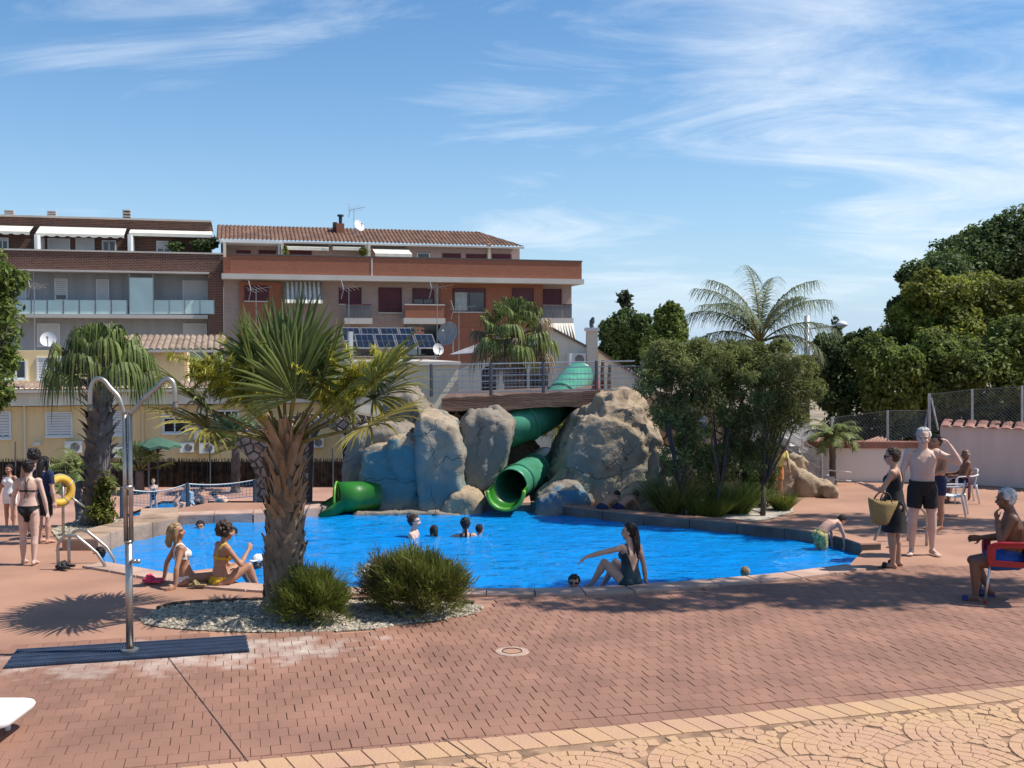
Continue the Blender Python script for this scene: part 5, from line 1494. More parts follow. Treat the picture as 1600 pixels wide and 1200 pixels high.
def blades(label, base, n, r, L, m, seed=1, lean=.8, w=.006, name='shrub', cat='shrub', group=None, zs=1.0):
    rs = random.Random(seed); t = thing(name, base, label, cat, group)
    vs, fs = [], []
    for i in range(n):
        a = rs.uniform(0, 2*pi); rad = r * math.sqrt(rs.random()) * .55
        p = base + V((math.cos(a) * rad, math.sin(a) * rad * .8, .0))
        a2 = a + rs.gauss(0, 1.0); out = lean * (rad / r) * rs.uniform(.3, 1.6) + rs.uniform(0, .45)
        d = V((math.cos(a2) * out, math.sin(a2) * out, zs)).normalized(); ln = L * rs.uniform(.6, 1.12)
        s = d.cross(V((rs.gauss(0, 1), rs.gauss(0, 1), 0))).normalized() * w
        k = len(vs); cur = rs.uniform(.1, .5)
        for j in range(4):
            u = j / 3; q = p + d * ln * u + V((math.cos(a2), math.sin(a2), -.6)) * cur * ln * u * u * .5
            if q.z < base.z + .01: q.z = base.z + .01
            vs += [q - s * (1 - u * .85), q + s * (1 - u * .85)]
        fs += [(k+2*j, k+2*j+1, k+2*j+3, k+2*j+2) for j in range(3)]
    link('foliage', np_mesh('foliage', np.array([tuple(v) for v in vs]), np.array(fs), m), t)
    b = MB(); 
    for i in range(5): b.tube([base, base + V((rs.uniform(-.5,.5)*r, rs.uniform(-.4,.4)*r, L * .4))], [.014, .006], 4)
    b.build('stems', m_wood, t)
    return t
m_gr = leaf_mat('grass_green', (0.14, 0.17, 0.028), .35, 2.5, .3, .4)
m_gr2 = leaf_mat('grass_olive', (0.135, 0.14, 0.030), .35, 2.5, .3, .45)
m_gr3 = leaf_mat('grass_dry', (0.17, 0.14, 0.07), .3, 2.5, .3, .4)
g0 = 'bushes in the pebble bed'
def needle_bush(label, base, rx, ry, hz_, n, mats, seed, ln=.11, w=.0042):
    rs = np.random.RandomState(seed); t = thing('bush', base, label, 'bush', g0)
    d = rs.normal(size=(n, 3)); d[:, 2] = np.abs(d[:, 2]) - .55; d /= np.linalg.norm(d, axis=1)[:, None]
    ns = 60; ax = rs.normal(size=(ns, 3)); ax[:, 2] = np.abs(ax[:, 2]); ax /= np.linalg.norm(ax, axis=1)[:, None]
    d = d * .6 + ax[rs.randint(0, ns, n)] * .65; d /= np.linalg.norm(d, axis=1)[:, None]
    r = .35 + .65 * rs.rand(n) ** .55
    lump = 1 + .20 * np.sin(d[:, 0] * 7 + seed) * np.cos(d[:, 1] * 6 + seed) + .12 * np.sin(d[:, 2] * 11 + d[:, 0] * 5) + .18 * (rs.rand(n) > .95)
    c = np.array([rx, ry, hz_ * .62]) * d * (r * lump)[:, None] + np.array([base.x, base.y, base.z + hz_ * .30])
    e = d * .75 + rs.normal(size=(n, 3)) * .42 + np.array([0, 0, .55]); e /= np.linalg.norm(e, axis=1)[:, None]
    s = np.cross(e, rs.normal(size=(n, 3))); s /= np.linalg.norm(s, axis=1)[:, None]; s *= w
    L = ln * rs.uniform(.5, 1.35, n)[:, None]; c[:, 2] = np.maximum(c[:, 2], .015)
    v = np.stack([c - s, c + s, c + e * L * .6 + s * .8, c + e * L, c + e * L * .6 - s * .8], 1).reshape(-1, 3)
    half = n * 2 // 3; f = np.arange(5 * n).reshape(-1, 5)
    link('foliage', np_mesh('foliage', v[:half * 5], f[:half], mats[0]), t)
    link('dry_foliage', np_mesh('dry_foliage', v[half * 5:], f[:n - half], mats[1]), t)
    b = MB()
    for i in range(16):
        q = ax[i]; b.tube([base, base + V((q[0]*rx*.5, q[1]*ry*.5, .12 + q[2]*hz_*.45)), base + V((q[0]*rx*.85, q[1]*ry*.85, hz_*.36 + q[2]*hz_*.5))], [.012, .007, .003], 5)
    b.build('stems', m_wood, t)
needle_bush('small round green bush at the foot of the big palm', G(488, 972), .37, .33, .60, 9000, (m_gr, m_gr2), 2)
needle_bush('large round olive green bush right of the big palm', G(657, 960), .50, .45, .74, 15000, (m_gr2, m_gr), 3)
needle_bush('drier greyish bush tucked left of the large round one', G(602, 952), .30, .28, .66, 4200, (m_gr3, m_gr2), 4)
blades('thin wispy tuft behind the big palm trunk', G(500, 948), 420, .25, .5, m_gr3, 5, .9, .0045, group=g0)
g1 = 'low plants in the shrub bed by the pool'
for px, py, n, r, L, mm, lab in ((1105, 806, 2200, .55, .42, m_gr, 'bright green low bush in the middle of the shrub bed'), (1048, 804, 900, .35, .85, m_gr2, 'spiky upright plant at the left end of the shrub bed'),
                                 (1150, 802, 1100, .4, .7, m_tree['mid'], 'leafy bush between the tree stems'), (1222, 797, 700, .25, .4, m_gr, 'small green tuft under the conifer bush')):
    blades(lab, G(px, py), n, r, L, mm, px, .8, .007, group=g1)
tree('bushy shrub on the stems of the middle tree', G(1110, 800), [blob(1110,740,20.9,34,36), blob(1150,720,21,30,40), blob(1080,700,21,24,40)], 5200, .05, 'dark', .3, 16, .03, 5, 'shrub', hollow=.3)
tree('ivy bush growing on the left palm trunk', V((lb_.x + .12, lb_.y - .1, .1)), [blob(165,770,18.3,18,34), blob(158,800,18.2,22,22)], 900, .06, 'light', .4, 17, .015, 4, 'climbing_shrub', hollow=.2)
# shrub bed soil
sheet('shrub_bed', [G(*p, .0).xy for p in ((1028,812),(1120,818),(1200,812),(1240,800),(1235,780),(1030,780))], [], .004, m_gravel_bed, kind='structure')
# big trees on the right
rg = 'trees beyond the boundary wall'
tree('tallest dark tree at the right edge', V((P(1560,700,40).x, 40, -1)), [blob(1560,430,40,95,70,80), blob(1480,450,39,65,60), blob(1620,420,40,90,80), blob(1440,500,39,50,45), blob(1530,400,41,60,45)], 46000, .09, 'dark', .55, 21, .3, 8, group=rg, hollow=.6)
tree('yellow green tree in front of the tallest dark tree', V((P(1480,720,33).x, 33, -1)), [blob(1470,470,33,58,42), blob(1550,480,33,70,50), blob(1420,530,33,52,50), blob(1500,540,32.5,80,55), blob(1600,520,33,60,70)], 46000, .075, 'light', .55, 22, .22, 8, group=rg, hollow=.6)
tree('mid green tree overhanging the chain link fence', V((P(1430,720,30).x, 30, -.5)), [blob(1400,600,30,55,60), blob(1470,590,30,60,60), blob(1540,590,30,62,55), blob(1600,570,30,60,70), blob(1370,560,30.5,36,40)], 44000, .07, 'mid', .55, 23, .2, 8, group=rg, hollow=.55)
tree('shady tree behind the small date palm', V((P(1320,740,32).x, 32, -.5)), [blob(1310,590,32,42,50), blob(1330,640,31.5,46,50), blob(1300,545,33,24,24), blob(1345,560,32,34,40), blob(1420,660,31,60,36), blob(1520,650,31,80,30)], 36000, .07, 'dark', .55, 24, .2, 8, group=rg, hollow=.5)
tree('slim conifer tip left of the street lamp', V((P(1308,700,36).x, 36, -1)), [blob(1307,515,36,9,22), blob(1310,550,36,18,26)], 1600, .09, 'dark', .3, 25, .06, 3, 'conifer_tree', hollow=.2)
tree('dark round tree right of the ivory chimney', V((P(965,650,52).x, 52, -5)), [blob(965,530,52,28,40), blob(985,515,52,34,30), blob(1000,545,52,32,36), blob(945,560,52,16,20)], 22000, .11, 'dark', .5, 26, .25, 6, group='trees behind the ivory house')
tree('lighter tree right of the dark round tree', V((P(1045,650,50).x, 50, -5)), [blob(1045,520,50,26,42), blob(1050,495,50,16,22), blob(1030,550,50,30,30), blob(1065,555,50,20,30)], 13000, .11, 'mid', .5, 27, .2, 6, group='trees behind the ivory house')
tree('sparse sapling top rising over the dark round tree', V((P(975,650,54).x, 54, -5)), [blob(975,465,54,11,13), blob(980,480,54,8,16)], 260, .16, 'grey', .5, 28, .05, 5, group='trees behind the ivory house', hollow=.1)
tree('leafy branch tree at the left edge', V((P(-40,760,14).x, 14, 0)), [blob(-20,450,14,45,50), blob(8,500,14,28,70), blob(-10,580,14,34,60), blob(15,440,14,26,26), blob(0,620,14,22,22)], 5200, .05, 'mid', .4, 29, .1, 8, hollow=.3)
# tall pines just outside the view whose high crowns shade the deck on the right
sg = 'tall shade trees right of the view'
def shade(label, base, cz, blobs, n, seed):
    tree(label, base, [(base.x + bx, base.y + by, cz + bz, rx, ry, rz) for bx, by, bz, rx, ry, rz in blobs], n, .11, 'mid', .45, seed, .22, 9, 'shade_tree', group=sg, hollow=.15)
shade('nearer tall shade tree just right of the view', V((9.2, 13.6, 0)), 9.6, [(-2.6,.1,0,1.5,.62,.5),(-.6,.5,.4,1.7,.7,.6),(1.2,-.2,.1,1.6,.8,.6),(-1.4,-.75,-.2,1.3,.35,.4),(2.6,.2,.3,1.5,.9,.6),(-3.9,.3,-.1,.9,.42,.3)], 6200, 31)
shade('farther tall shade tree just right of the view', V((13.6, 18.9, 0)), 11.4, [(-1.8,0,0,1.8,.7,.6),(.8,.4,.3,1.8,.9,.6),(2.8,-.3,.1,1.8,.9,.6),(-.4,-.9,0,1.8,.4,.5),(-3.2,.5,.1,1.1,.35,.4)], 5600, 33)
# plants on the terraces
tree('dark climbing plant on the terrace of the grey block', FL.pt(FL.hit(320, 394, -3)[0], -3, z(FL, 396, -3)), [blob(318,383,76,18,9), blob(275,385,76,14,7), blob(335,378,76,7,9)], 2600, .16, 'dark', .5, 41, .04, 3, 'terrace_plant', hollow=.2)
tree('pale yucca on the red brick terrace', FR_.pt(h2(444, 402, -3)[0], -3, h2(444, 404, -3)[1]), [blob(444,391,75,5,7)], 400, .2, 'light', .2, 42, .03, 2, 'terrace_plant', hollow=.1)
tree('pale plant between the two terrace awnings', FR_.pt(h2(567, 402, -3)[0], -3, h2(567, 404, -3)[1]), [blob(567,393,75,6,6)], 400, .2, 'light', .2, 43, .03, 2, 'terrace_plant', hollow=.1)
# ------------------------------------------------------------ furniture and fittings
m_inox = mat('stainless', (0.40, 0.37, 0.33), .38, .2, 6, metal=.85)
sb = G(203, 1021)
shw = thing('outdoor_shower', sb, 'double headed stainless steel shower post standing on the blue mat', 'shower')
yq = sb.y; zt = P(206, 648, yq).z
b = MB(); b.tube([sb, sb + V((0, 0, zt * .47))], .036, 12); b.build('lower_post', m_inox, shw, True)
for s in (-1, 1):
    b = MB(); b.tube([sb + V((s * .026, 0, zt * .47)), sb + V((s * .026, 0, zt))], .023, 10)
    pts = [sb + V((s * .026, 0, zt))] + [P(x, y, yq) for x, y in (((186,622),(172,606),(164,596),(156,592),(148,594),(143,604),(141,622),(141,632)) if s < 0 else ((226,622),(246,604),(254,596),(262,592),(270,597),(273,608),(273.5,620),(273.5,628)))]
    b.tube(spline(pts, 4), .024, 10); b.build('pipe', m_inox, shw, True)
    e = pts[-1]
    b = MB(); b.lathe([(.018,.03),(.02,.0),(.038,-.045),(.04,-.065),(.0,-.065)], e, 14); b.build('shower_head', mat('head_metal', (.20,.17,.13), .4, metal=.6), shw, True)
for zz in (.47, .70): 
    b = MB(); b.tube([sb + V((0,0,zt*zz-.012)), sb + V((0,0,zt*zz+.012))], .05 if zz > .5 else .04, 12, ell=1.0); b.build('collar', m_inox, shw, True)
k_ = P(211, 877, yq - .03); b = MB(); b.tube([V((sb.x+.03, k_.y, k_.z)), V((sb.x + .09, k_.y, k_.z))], [.02, .018], 8); b.ball((sb.x + .1, k_.y, k_.z), .026); b.build('push_valve', m_inox, shw, True)
b = MB(); b.lathe([(.085,.03),(.085,.045),(.04,.055)], sb, 14); b.build('base_flange', m_inox, shw)
# blue ribbed mat
mt_ = thing('shower_mat', G(200, 1020), 'long blue ribbed rubber mat under the shower', 'mat')
m_matb = mat('blue_rubber', (0.028, 0.042, 0.075), .6, .25, 5, .2, 40)
q0, q1, q2, q3 = G(6, 1046), G(390, 1020), G(384, 996), G(27, 1018)
b = MB(); b.prism([(*p.xy, .004) for p in (q0, q1, q2, q3)], [(*p.xy, .012) for p in (q0, q1, q2, q3)]); b.build('backing', m_matb, mt_)
nrib = 92; b = MB()
for i in range(nrib):
    f0, f1 = i / nrib, (i + .62) / nrib
    pl = [q0.lerp(q1, f0), q0.lerp(q1, f1), q3.lerp(q2, f1), q3.lerp(q2, f0)]
    b.prism([(*p.xy, .012) for p in pl], [(*p.xy, .026) for p in pl])
b.build('ribs', m_matb, mt_, kind='stuff')
b = MB()
for f in (.08, .3, .52, .74, .95):
    pl = [q0.lerp(q3, f - .02), q1.lerp(q2, f - .02), q1.lerp(q2, f + .02), q0.lerp(q3, f + .02)]
    b.prism([(*p.xy, .02) for p in pl], [(*p.xy, .030) for p in pl])
b.build('cross_bars', m_matb, mt_)
# ladders
def ladder(p, d, w, label, h=.62, reach=.62):
    t = thing('pool_ladder', p, label, 'ladder', 'pool ladders'); s = V((-d.y, d.x, 0))
    for k in (-.5, .5):
        o = p + s * w * k
        pts = [o, o + V((0,0,h*.55))] + [o + d * (reach * (1 - math.cos(a)) / 2 * .55) + V((0,0,h*.62 + math.sin(a) * h*.38)) for a in np.linspace(.2, pi * .75, 7)] + [o + d * reach + V((0, 0, .05)), o + d * reach * 1.08 + V((0,0,-.7))]
        b = MB(); b.tube(spline(pts, 3), .022, 9); b.build('handrail', m_inox, t, True)
    for zz in (-.3, -.55):
        b = MB(); b.box((-w/2, -.04, -.01), (w/2, .04, .01), M=Matrix.Translation(p + d * reach * 1.07 + V((0,0,zz))) @ Matrix((s, d, V((0,0,1)))).transposed().to_4x4()); b.build('tread', m_inox, t)
ladder(G(86, 884) + V((.12,0,0)), V((.93, .05, 0)).normalized(), .42, 'left pool ladder beside the black flip flops', .46, .62)
ladder(G(1447, 850) + V((-.1,.1,0)), V((-.85, -.25, 0)).normalized(), .45, 'right pool ladder behind the standing man', .58, .6)
# sandals
def sandals(px, py, yaw, m, label, s=1.0, gap=.11):
    c = G(px, py); t = thing('flip_flops', c, label, 'sandals', 'sandals on the deck')
    for k, dx in enumerate((-gap/2, gap/2)):
        M = Matrix.Translation(c + V((0,0,.024))) @ Matrix.Rotation(yaw + (k - .5) * .25, 4, 'Z') @ Matrix.Translation((dx, k * .03, 0)) @ Matrix.Scale(s, 4)
        ol = [(-.035,-.12),(.03,-.12),(.038,-.04),(.045,.06),(.03,.125),(-.01,.135),(-.04,.10),(-.036,0)]
        b = MB(); b.prism([M @ V((x,y,0)) for x,y in ol], [M @ V((x,y,.026)) for x,y in ol]); so_ = b.build('sole', m, t)
        b = MB(); b.tube([M @ V(p) for p in ((-.042,.0,.02),(-.02,.045,.07),(.0,.075,.055),(.025,.045,.07),(.044,.0,.02))], .013*s, 6, ell=1.6); b.build('strap', m, t)
sandals(103, 889, 1.2, mat('black_foam', (.02,.02,.022), .7), 'black flip flops on the deck beside the left ladder', 1.0)
sandals(242, 911, 1.5, mat('pink_foam', (.60,.035,.10), .6), 'pink flip flops beside the woman in white', 1.05)
sandals(312, 917, 1.6, mat('tan_leather', (.28,.20,.09), .7), 'tan strappy sandals behind the two seated women', .85)
# life ring on its stand
lp_ = G(99, 838)
t = thing('life_ring_stand', lp_, 'thin steel stand holding the yellow life ring', 'stand')
b = MB(); b.tube([lp_, P(98, 745, lp_.y)], .024, 8); b.build('pole', m_inox, t, True)
b = MB(); b.tube([P(104, 772, lp_.y + .05), P(132, 792, lp_.y + .1)], .018, 7); b.build('side_arm', m_inox, t, True)
rc = P(93, 767, lp_.y - .06)
lr = thing('life_ring', rc - V((0,0,.3)), 'yellow life ring hanging on the steel stand', 'life ring')
m_ring = mat('ring_yellow', (.62,.36,.035), .55, .08, 3)
MR = Matrix.Rotation(.95, 3, 'Z') @ Matrix.Rotation(pi/2, 3, 'X')
b = MB(); b.torus(rc, .195, .06, MR, 32, 12); b.build('ring', m_ring, lr, True)
for a in (.6, 2.2, 3.8, 5.3):
    b = MB(); b.torus(rc + MR @ V((math.cos(a)*.195, math.sin(a)*.195, 0)), .062, .008, MR @ Matrix.Rotation(a, 3, 'Z') @ Matrix.Rotation(pi/2, 3, 'X'), 14, 5); b.build('band', mat('ring_band', (.5,.45,.4), .6), lr)
b = MB(); b.tube([rc + MR @ V((math.cos(a)*(.265 + .012*math.sin(a*4)), math.sin(a)*.265, 0)) for a in np.linspace(0, 2*pi, 40)], .007, 5); b.build('rope', mat('rope', (.6,.55,.45), .9), lr)
# reed fence, parasol, net
rf_ = thing('reed_fence', P(260, 770, 31.4), 'dark brown reed screen fence behind the wading pool', 'fence')
m_reed = mat('reed', (0.055, 0.045, 0.036), .95, .5, 6, island=.6, col2=(.10,.08,.055))
vs, fs = [], []
for i in range(1500):
    x = P(-30, 700, 31.4).x + i * (P(560, 700, 31.4).x - P(-30, 700, 31.4).x) / 1500
    z1_ = P(100, 719 + R.uniform(-4, 3), 31.4).z; dx = R.uniform(-.03, .03); w_ = R.uniform(.004, .009); yy = 31.4 + R.uniform(-.03, .03)
    k = len(vs); vs += [(x - w_, yy, -1.0), (x + w_, yy - .006, -1.0), (x + w_ + dx, yy - .006, z1_), (x - w_ + dx, yy, z1_)]; fs.append((k, k+1, k+2, k+3))
link('reeds', np_mesh('reeds', np.array(vs), np.array(fs), m_reed), rf_, kind='stuff')
b = MB(); b.box((P(-30,700,31.46).x, 31.46, -1), (P(560,700,31.46).x, 31.48, P(100,722,31.4).z)); b.build('backing', mat('screen_green', (.015,.03,.02), .9, .4, 2), rf_)
for x in (24, 45, 150, 232, 328, 420, 520):
    b = MB(); b.tube([P(x, 775, 31.3), P(x, 700 if x > 40 else 690, 31.3)], .025, 6); b.build('post', m_bluegrey, rf_)
pc = P(247, 780, 30.2); pc.z = -1
t = thing('parasol', pc, 'dark green parasol open in front of the yellow house', 'parasol')
m_par = mat('green_canvas', (.05,.115,.075), .85, .15, 2)
zt = P(247, 683, 30.2).z; ze = P(247, 697, 30.2).z; rr_ = 38 / F * 30.2
b = MB(); b.tube([pc, V((pc.x, pc.y, zt))], .025, 8); b.build('pole', m_bluegrey, t)
for i in range(8):
    a0, a1 = i*pi/4, (i+1)*pi/4; b = MB(); ap_ = V((pc.x, pc.y, zt))
    p0, p1 = (V((pc.x + math.cos(a)*rr_, pc.y + math.sin(a)*rr_, ze)) for a in (a0, a1)); md = (p0 + p1)/2 + V((0,0,.05)) ; md = ap_.lerp(md, .96)
    b.add([ap_, ap_.lerp(p0,.5)+V((0,0,.03)), ap_.lerp(p1,.5)+V((0,0,.03)), p0, md, p1, p0 - V((0,0,.07)), md - V((0,0,.07)), p1 - V((0,0,.07))], [(0,1,2),(1,3,4),(1,4,2),(2,4,5),(3,6,7,4),(4,7,8,5)]); b.build('panel', m_par, t)
    b = MB(); b.tube([ap_ - V((0,0,.4)), ap_.lerp(p0, .55) - V((0,0,.03))], .01, 4); b.build('strut', m_bluegrey, t)
nt_ = thing('volleyball_net', P(290, 803, 24), 'white volleyball net sagging between dark posts over the wading pool', 'net')
npx = [(190,762,806),(293,756,806),(398,750,803)]
for x, y0, y1 in npx:
    b = MB(); b.tube([P(x, y1 + 18, 23.6), P(x, y0 - 1, 23.6)], .04, 8); b.build('post', m_bluegrey, nt_)
def netpt(u, v):
    i = min(int(u), 1); f = u - i; a, c = npx[i], npx[i+1]
    y = a[1] + (c[1]-a[1])*f + 15 * 4 * f * (1-f) * .6 * (1 if i == 0 else .45)
    return P(a[0] + (c[0]-a[0])*f, y + v * (25 - 6 * 4*f*(1-f)*.4), 23.6)
m_net = mat('net_cord', (.72,.69,.62), .9)
for v in (0, 1):
    b = MB(); b.tube([netpt(u, v) for u in np.linspace(0, 2, 36)], .016 if v == 0 else .008, 5); b.build('tape' if v == 0 else 'lower_cord', m_net, nt_)
b = MB()
for v in np.linspace(.2, .8, 4): b.tube([netpt(u, v) for u in np.linspace(0, 2, 30)], .0045, 3, cap=False)
for u in np.linspace(.02, 1.98, 38): b.tube([netpt(u, 0), netpt(u, 1)], .0045, 3, cap=False)
b.build('cords', m_net, nt_, kind='stuff')
# street lamp
lp0 = V((P(1262, 600, 33).x, 33, 0))
t = thing('street_lamp', lp0, 'grey street lamp post with a white dome arm beside the feather palm', 'lamp')
b = MB(); b.tube([lp0, P(1261, 493, 33)], .08, 9); b.build('post', m_post, t, True)
a_, c_ = P(1262, 514, 33), P(1303, 509, 33)
b = MB(); b.tube([a_, c_, P(1324, 508, 33)], .028, 7); b.build('arm', m_post, t)
dc = P(1315, 508, 33); b = MB(); b.lathe([(.0,.13),(.09,.115),(.16,.06),(.18,.0),(.17,-.01),(.08,-.08),(.0,-.085)], dc, 18); b.build('dome', m_frame, t, True)
# skimmer on the pool wall, hose at the planter
b = MB(); p = P(1051, 830, 18.55); t = thing('pool_skimmer', p, 'grey skimmer box let into the far right pool wall', 'skimmer')
b.box(P(1031, 836, 18.66), P(1071, 826, 18.9)); b.build('box', mat('skimmer_grey', (.10,.19,.24), .5), t)
b = MB(); b.box(P(1030, 826, 18.62), P(1072, 823, 18.95)); b.build('lid', mat('skimmer_lid', (.22,.28,.30), .6), t)
# ---- chairs
m_redp = mat('red_plastic', (.36,.012,.018), .38, .08, 3, spec=.5)
m_whp = mat('white_plastic', (.80,.80,.79), .4, .03, 3, spec=.5)
m_alu = mat('aluminium', (.55,.55,.54), .35, .05, 3, metal=.7)
def chair(c, yaw, label, m_shell, m_leg, name, s=1.0, mono=False):
    """armchair; local +y is where the sitter faces"""
    t = thing(name, c, label, 'chair'); M = Matrix.Translation(c) @ Matrix.Rotation(yaw, 4, 'Z') @ Matrix.Scale(s, 4)
    T = lambda p: M @ V(p)
    b = MB()
    prof = [(.24,.43),(.12,.435),(-.05,.425),(-.17,.43),(-.225,.50),(-.25,.62),(-.275,.74),(-.29,.82)]
    wid = [.23,.235,.235,.23,.23,.225,.215,.19]
    for th in (0, -.022):
        for (y, zz), w_ in zip(prof, wid):
            for k in range(7):
                x = -w_ + 2 * w_ * k / 6; cv = (k - 3) ** 2 / 9 * .03
                b.v.append(tuple(T((x, y + (cv if zz > .46 else 0) + (th if zz > .46 else 0), zz + (cv * .6 if zz <= .46 else 0) + (th if zz <= .46 else 0)))))
    n = len(prof); o = n * 7
    for i in range(n-1):
        for k in range(6):
            b.f += [(i*7+k, i*7+k+1, (i+1)*7+k+1, (i+1)*7+k), (o+i*7+k, o+(i+1)*7+k, o+(i+1)*7+k+1, o+i*7+k+1)]
        for k in (0, 6): b.f.append((i*7+k, (i+1)*7+k, o+(i+1)*7+k, o+i*7+k))
    for i in (0, n-1):
        for k in range(6): b.f.append((i*7+k, i*7+k+1, o+i*7+k+1, o+i*7+k))
    b.m = [0] * len(b.f); b.build('seat_shell', m_shell, t, True)
    for sx in (-1, 1):
        b = MB(); pts = [T(p) for p in ((sx*.215,-.27,.70),(sx*.265,-.16,.665),(sx*.28,.02,.655),(sx*.275,.16,.645),(sx*.262,.235,.60),(sx*.25,.245,.50),(sx*.24,.235,.42))]
        b.tube(spline(pts, 3), .017*s, 8, ell=1.5); b.build('armrest', m_shell, t, True)
        if not mono:
            b = MB(); ol = [(.235,.43),(.24,.60),(.19,.635),(.08,.64),(-.10,.645),(-.235,.665),(-.21,.52),(-.12,.46),(.05,.455),(.15,.50),(.20,.47)]
            ol = [(.24,.40),(.25,.62),(.0,.645),(-.25,.68),(-.26,.40)]
            inn = [(.175,.46),(.17,.585),(.0,.605),(-.10,.60),(-.185,.46)]
            b2 = MB(); k = 5
            for xx in (sx*.262, sx*.246):
                b2.v += [tuple(T((xx, y, zz))) for y, zz in ol + inn]
            for q in range(k):
                b2.f += [(q, (q+1)%k, k+(q+1)%k, k+q), (10+q, 10+(q+1)%k, 10+k+(q+1)%k, 10+k+q), (q, (q+1)%k, 10+(q+1)%k, 10+q), (k+q, k+(q+1)%k, 10+k+(q+1)%k, 10+k+q)]
            b2.m = [0]*len(b2.f); b2.build('side_panel', m_shell, t)
        for y0, y1 in ((.22,.27), (-.22,-.30)):
            b = MB()
            if mono: b.tube([T((sx*.235,y0,.62 if y0 > 0 else .45)), T((sx*.245,y0,.42)), T((sx*.275,y1,0.0))], [.03*s,.03*s,.02*s], 7, ell=1.3)
            else: b.tube([T((sx*.23,y0,.43)), T((sx*.262,y1,0.02))], .0135*s, 8)
            b.build('leg', m_leg, t, True)
            if not mono:
                b = MB(); b.tube([T((sx*.2615,y1*.995,.035)), T((sx*.2625,y1,0.0))], .019*s, 8); b.build('foot_cap', m_redp, t)
    return t
RC = G(1578, 938); RC.z = 0
RY = math.radians(72)
red_chair = chair(RC, RY, 'red plastic armchair with metal legs under the old man', m_redp, m_alu, 'red_armchair', 1.12)
WC = G(1494, 806); white_chair = chair(WC + V((.0,.15,0)), math.radians(62), 'white plastic armchair with a dark red towel by the beige wall', m_whp, m_whp, 'white_armchair', .80, True)
WC2 = G(1492, 790) + V((.38, 0, 0)); chair(WC2 + V((0,.5,0)), math.radians(80), 'white plastic armchair under the seated bald man', m_whp, m_whp, 'white_armchair', .80, True)
# towels
def cloth(name, label, rows, m, cat='towel', th=.012):
    b = MB(); n, k = len(rows), len(rows[0]); g = [[V(p) for p in r] for r in rows]
    for off in (0, 1):
        for i in range(n):
            for j in range(k):
                b.v.append(tuple(g[i][j] + V((0, -th * off, th * .5 * off))))
    o = n * k
    for i in range(n-1):
        for j in range(k-1):
            b.f += [(i*k+j, i*k+j+1, (i+1)*k+j+1, (i+1)*k+j), (o+i*k+j, o+(i+1)*k+j, o+(i+1)*k+j+1, o+i*k+j+1)]
    b.m = [0] * len(b.f)
    return b.build(name, m, None, True, label=label, cat=cat)
m_tb = mat('blue_towel', (.012,.07,.27), .95, .35, 9, .8, 60)
Mr = Matrix.Translation(RC) @ Matrix.Rotation(RY, 4, 'Z') @ Matrix.Scale(1.12, 4)
rows = []
for i, (y, zz) in enumerate(((-.30,.52),(-.325,.64),(-.335,.76),(-.33,.85),(-.28,.885),(-.25,.82),(-.232,.70))):
    rows.append([Mr @ V((-.26 + .52 * j / 12, y + .022 * math.sin(j * 1.9 + i * .5), zz + .02 * math.sin(j * 1.1))) for j in range(13)])
cloth('blue_towel', 'blue towel hung over the back of the red armchair', rows, m_tb)
Mw = Matrix.Translation(WC + V((0,.15,0))) @ Matrix.Rotation(math.radians(62), 4, 'Z') @ Matrix.Scale(.80, 4)
rows = []
for i, (y, zz) in enumerate(((-.33,.36),(-.335,.52),(-.34,.70),(-.32,.855),(-.27,.86),(-.245,.74),(-.23,.60))):
    rows.append([Mw @ V((-.2 + .40 * j / 8, y + .015 * math.sin(j * 2.1 + i), zz + .015 * math.sin(j))) for j in range(9)])
cloth('dark_red_towel', 'dark red towel over the back of the white armchair', rows, mat('wine_towel', (.06,.012,.022), .95, .3, 9))
# white plastic table corner at the left edge of the view
tc_ = P(-20, 1110, 8.3)
t = thing('plastic_table', V((tc_.x - .3, 8.3, 0)), 'white plastic table whose rounded corner enters at the left edge', 'table')
zz = tc_.z; x1 = P(36, 1110, 8.3).x
ol = []
for cx_, cy_, a0 in ((x1 - .12, 8.12, -90), (x1 - .12, 8.50, 0), (x1 - .95, 8.50, 90), (x1 - .95, 8.12, 180)):
    ol += [V((cx_ + .12 * math.cos(math.radians(a0 + q * 15)), cy_ + .12 * math.sin(math.radians(a0 + q * 15)), 0)) for q in range(7)]
b = MB(); cen = sum(ol, V((0,0,0))) / len(ol); k = len(ol)
for s, h in ((.97, zz - .05), (1.0, zz - .02), (.985, zz - .005), (.955, zz), (.90, zz - .006)): b.v += [tuple(cen + (p - cen) * s + V((0, 0, h))) for p in ol]
b.f = [(i*k+q, i*k+(q+1)%k, (i+1)*k+(q+1)%k, (i+1)*k+q) for i in range(4) for q in range(k)] + [tuple(range(4*k, 5*k))]; b.m = [0]*len(b.f)
b.build('table_top', m_whp, t, True)
for ax in (x1 - .2, x1 - .9):
    for ay in (8.15, 8.47):
        b = MB(); b.tube([(ax, ay, 0), (ax, ay, zz - .02)], [.022, .035], 8); b.build('leg', m_whp, t)
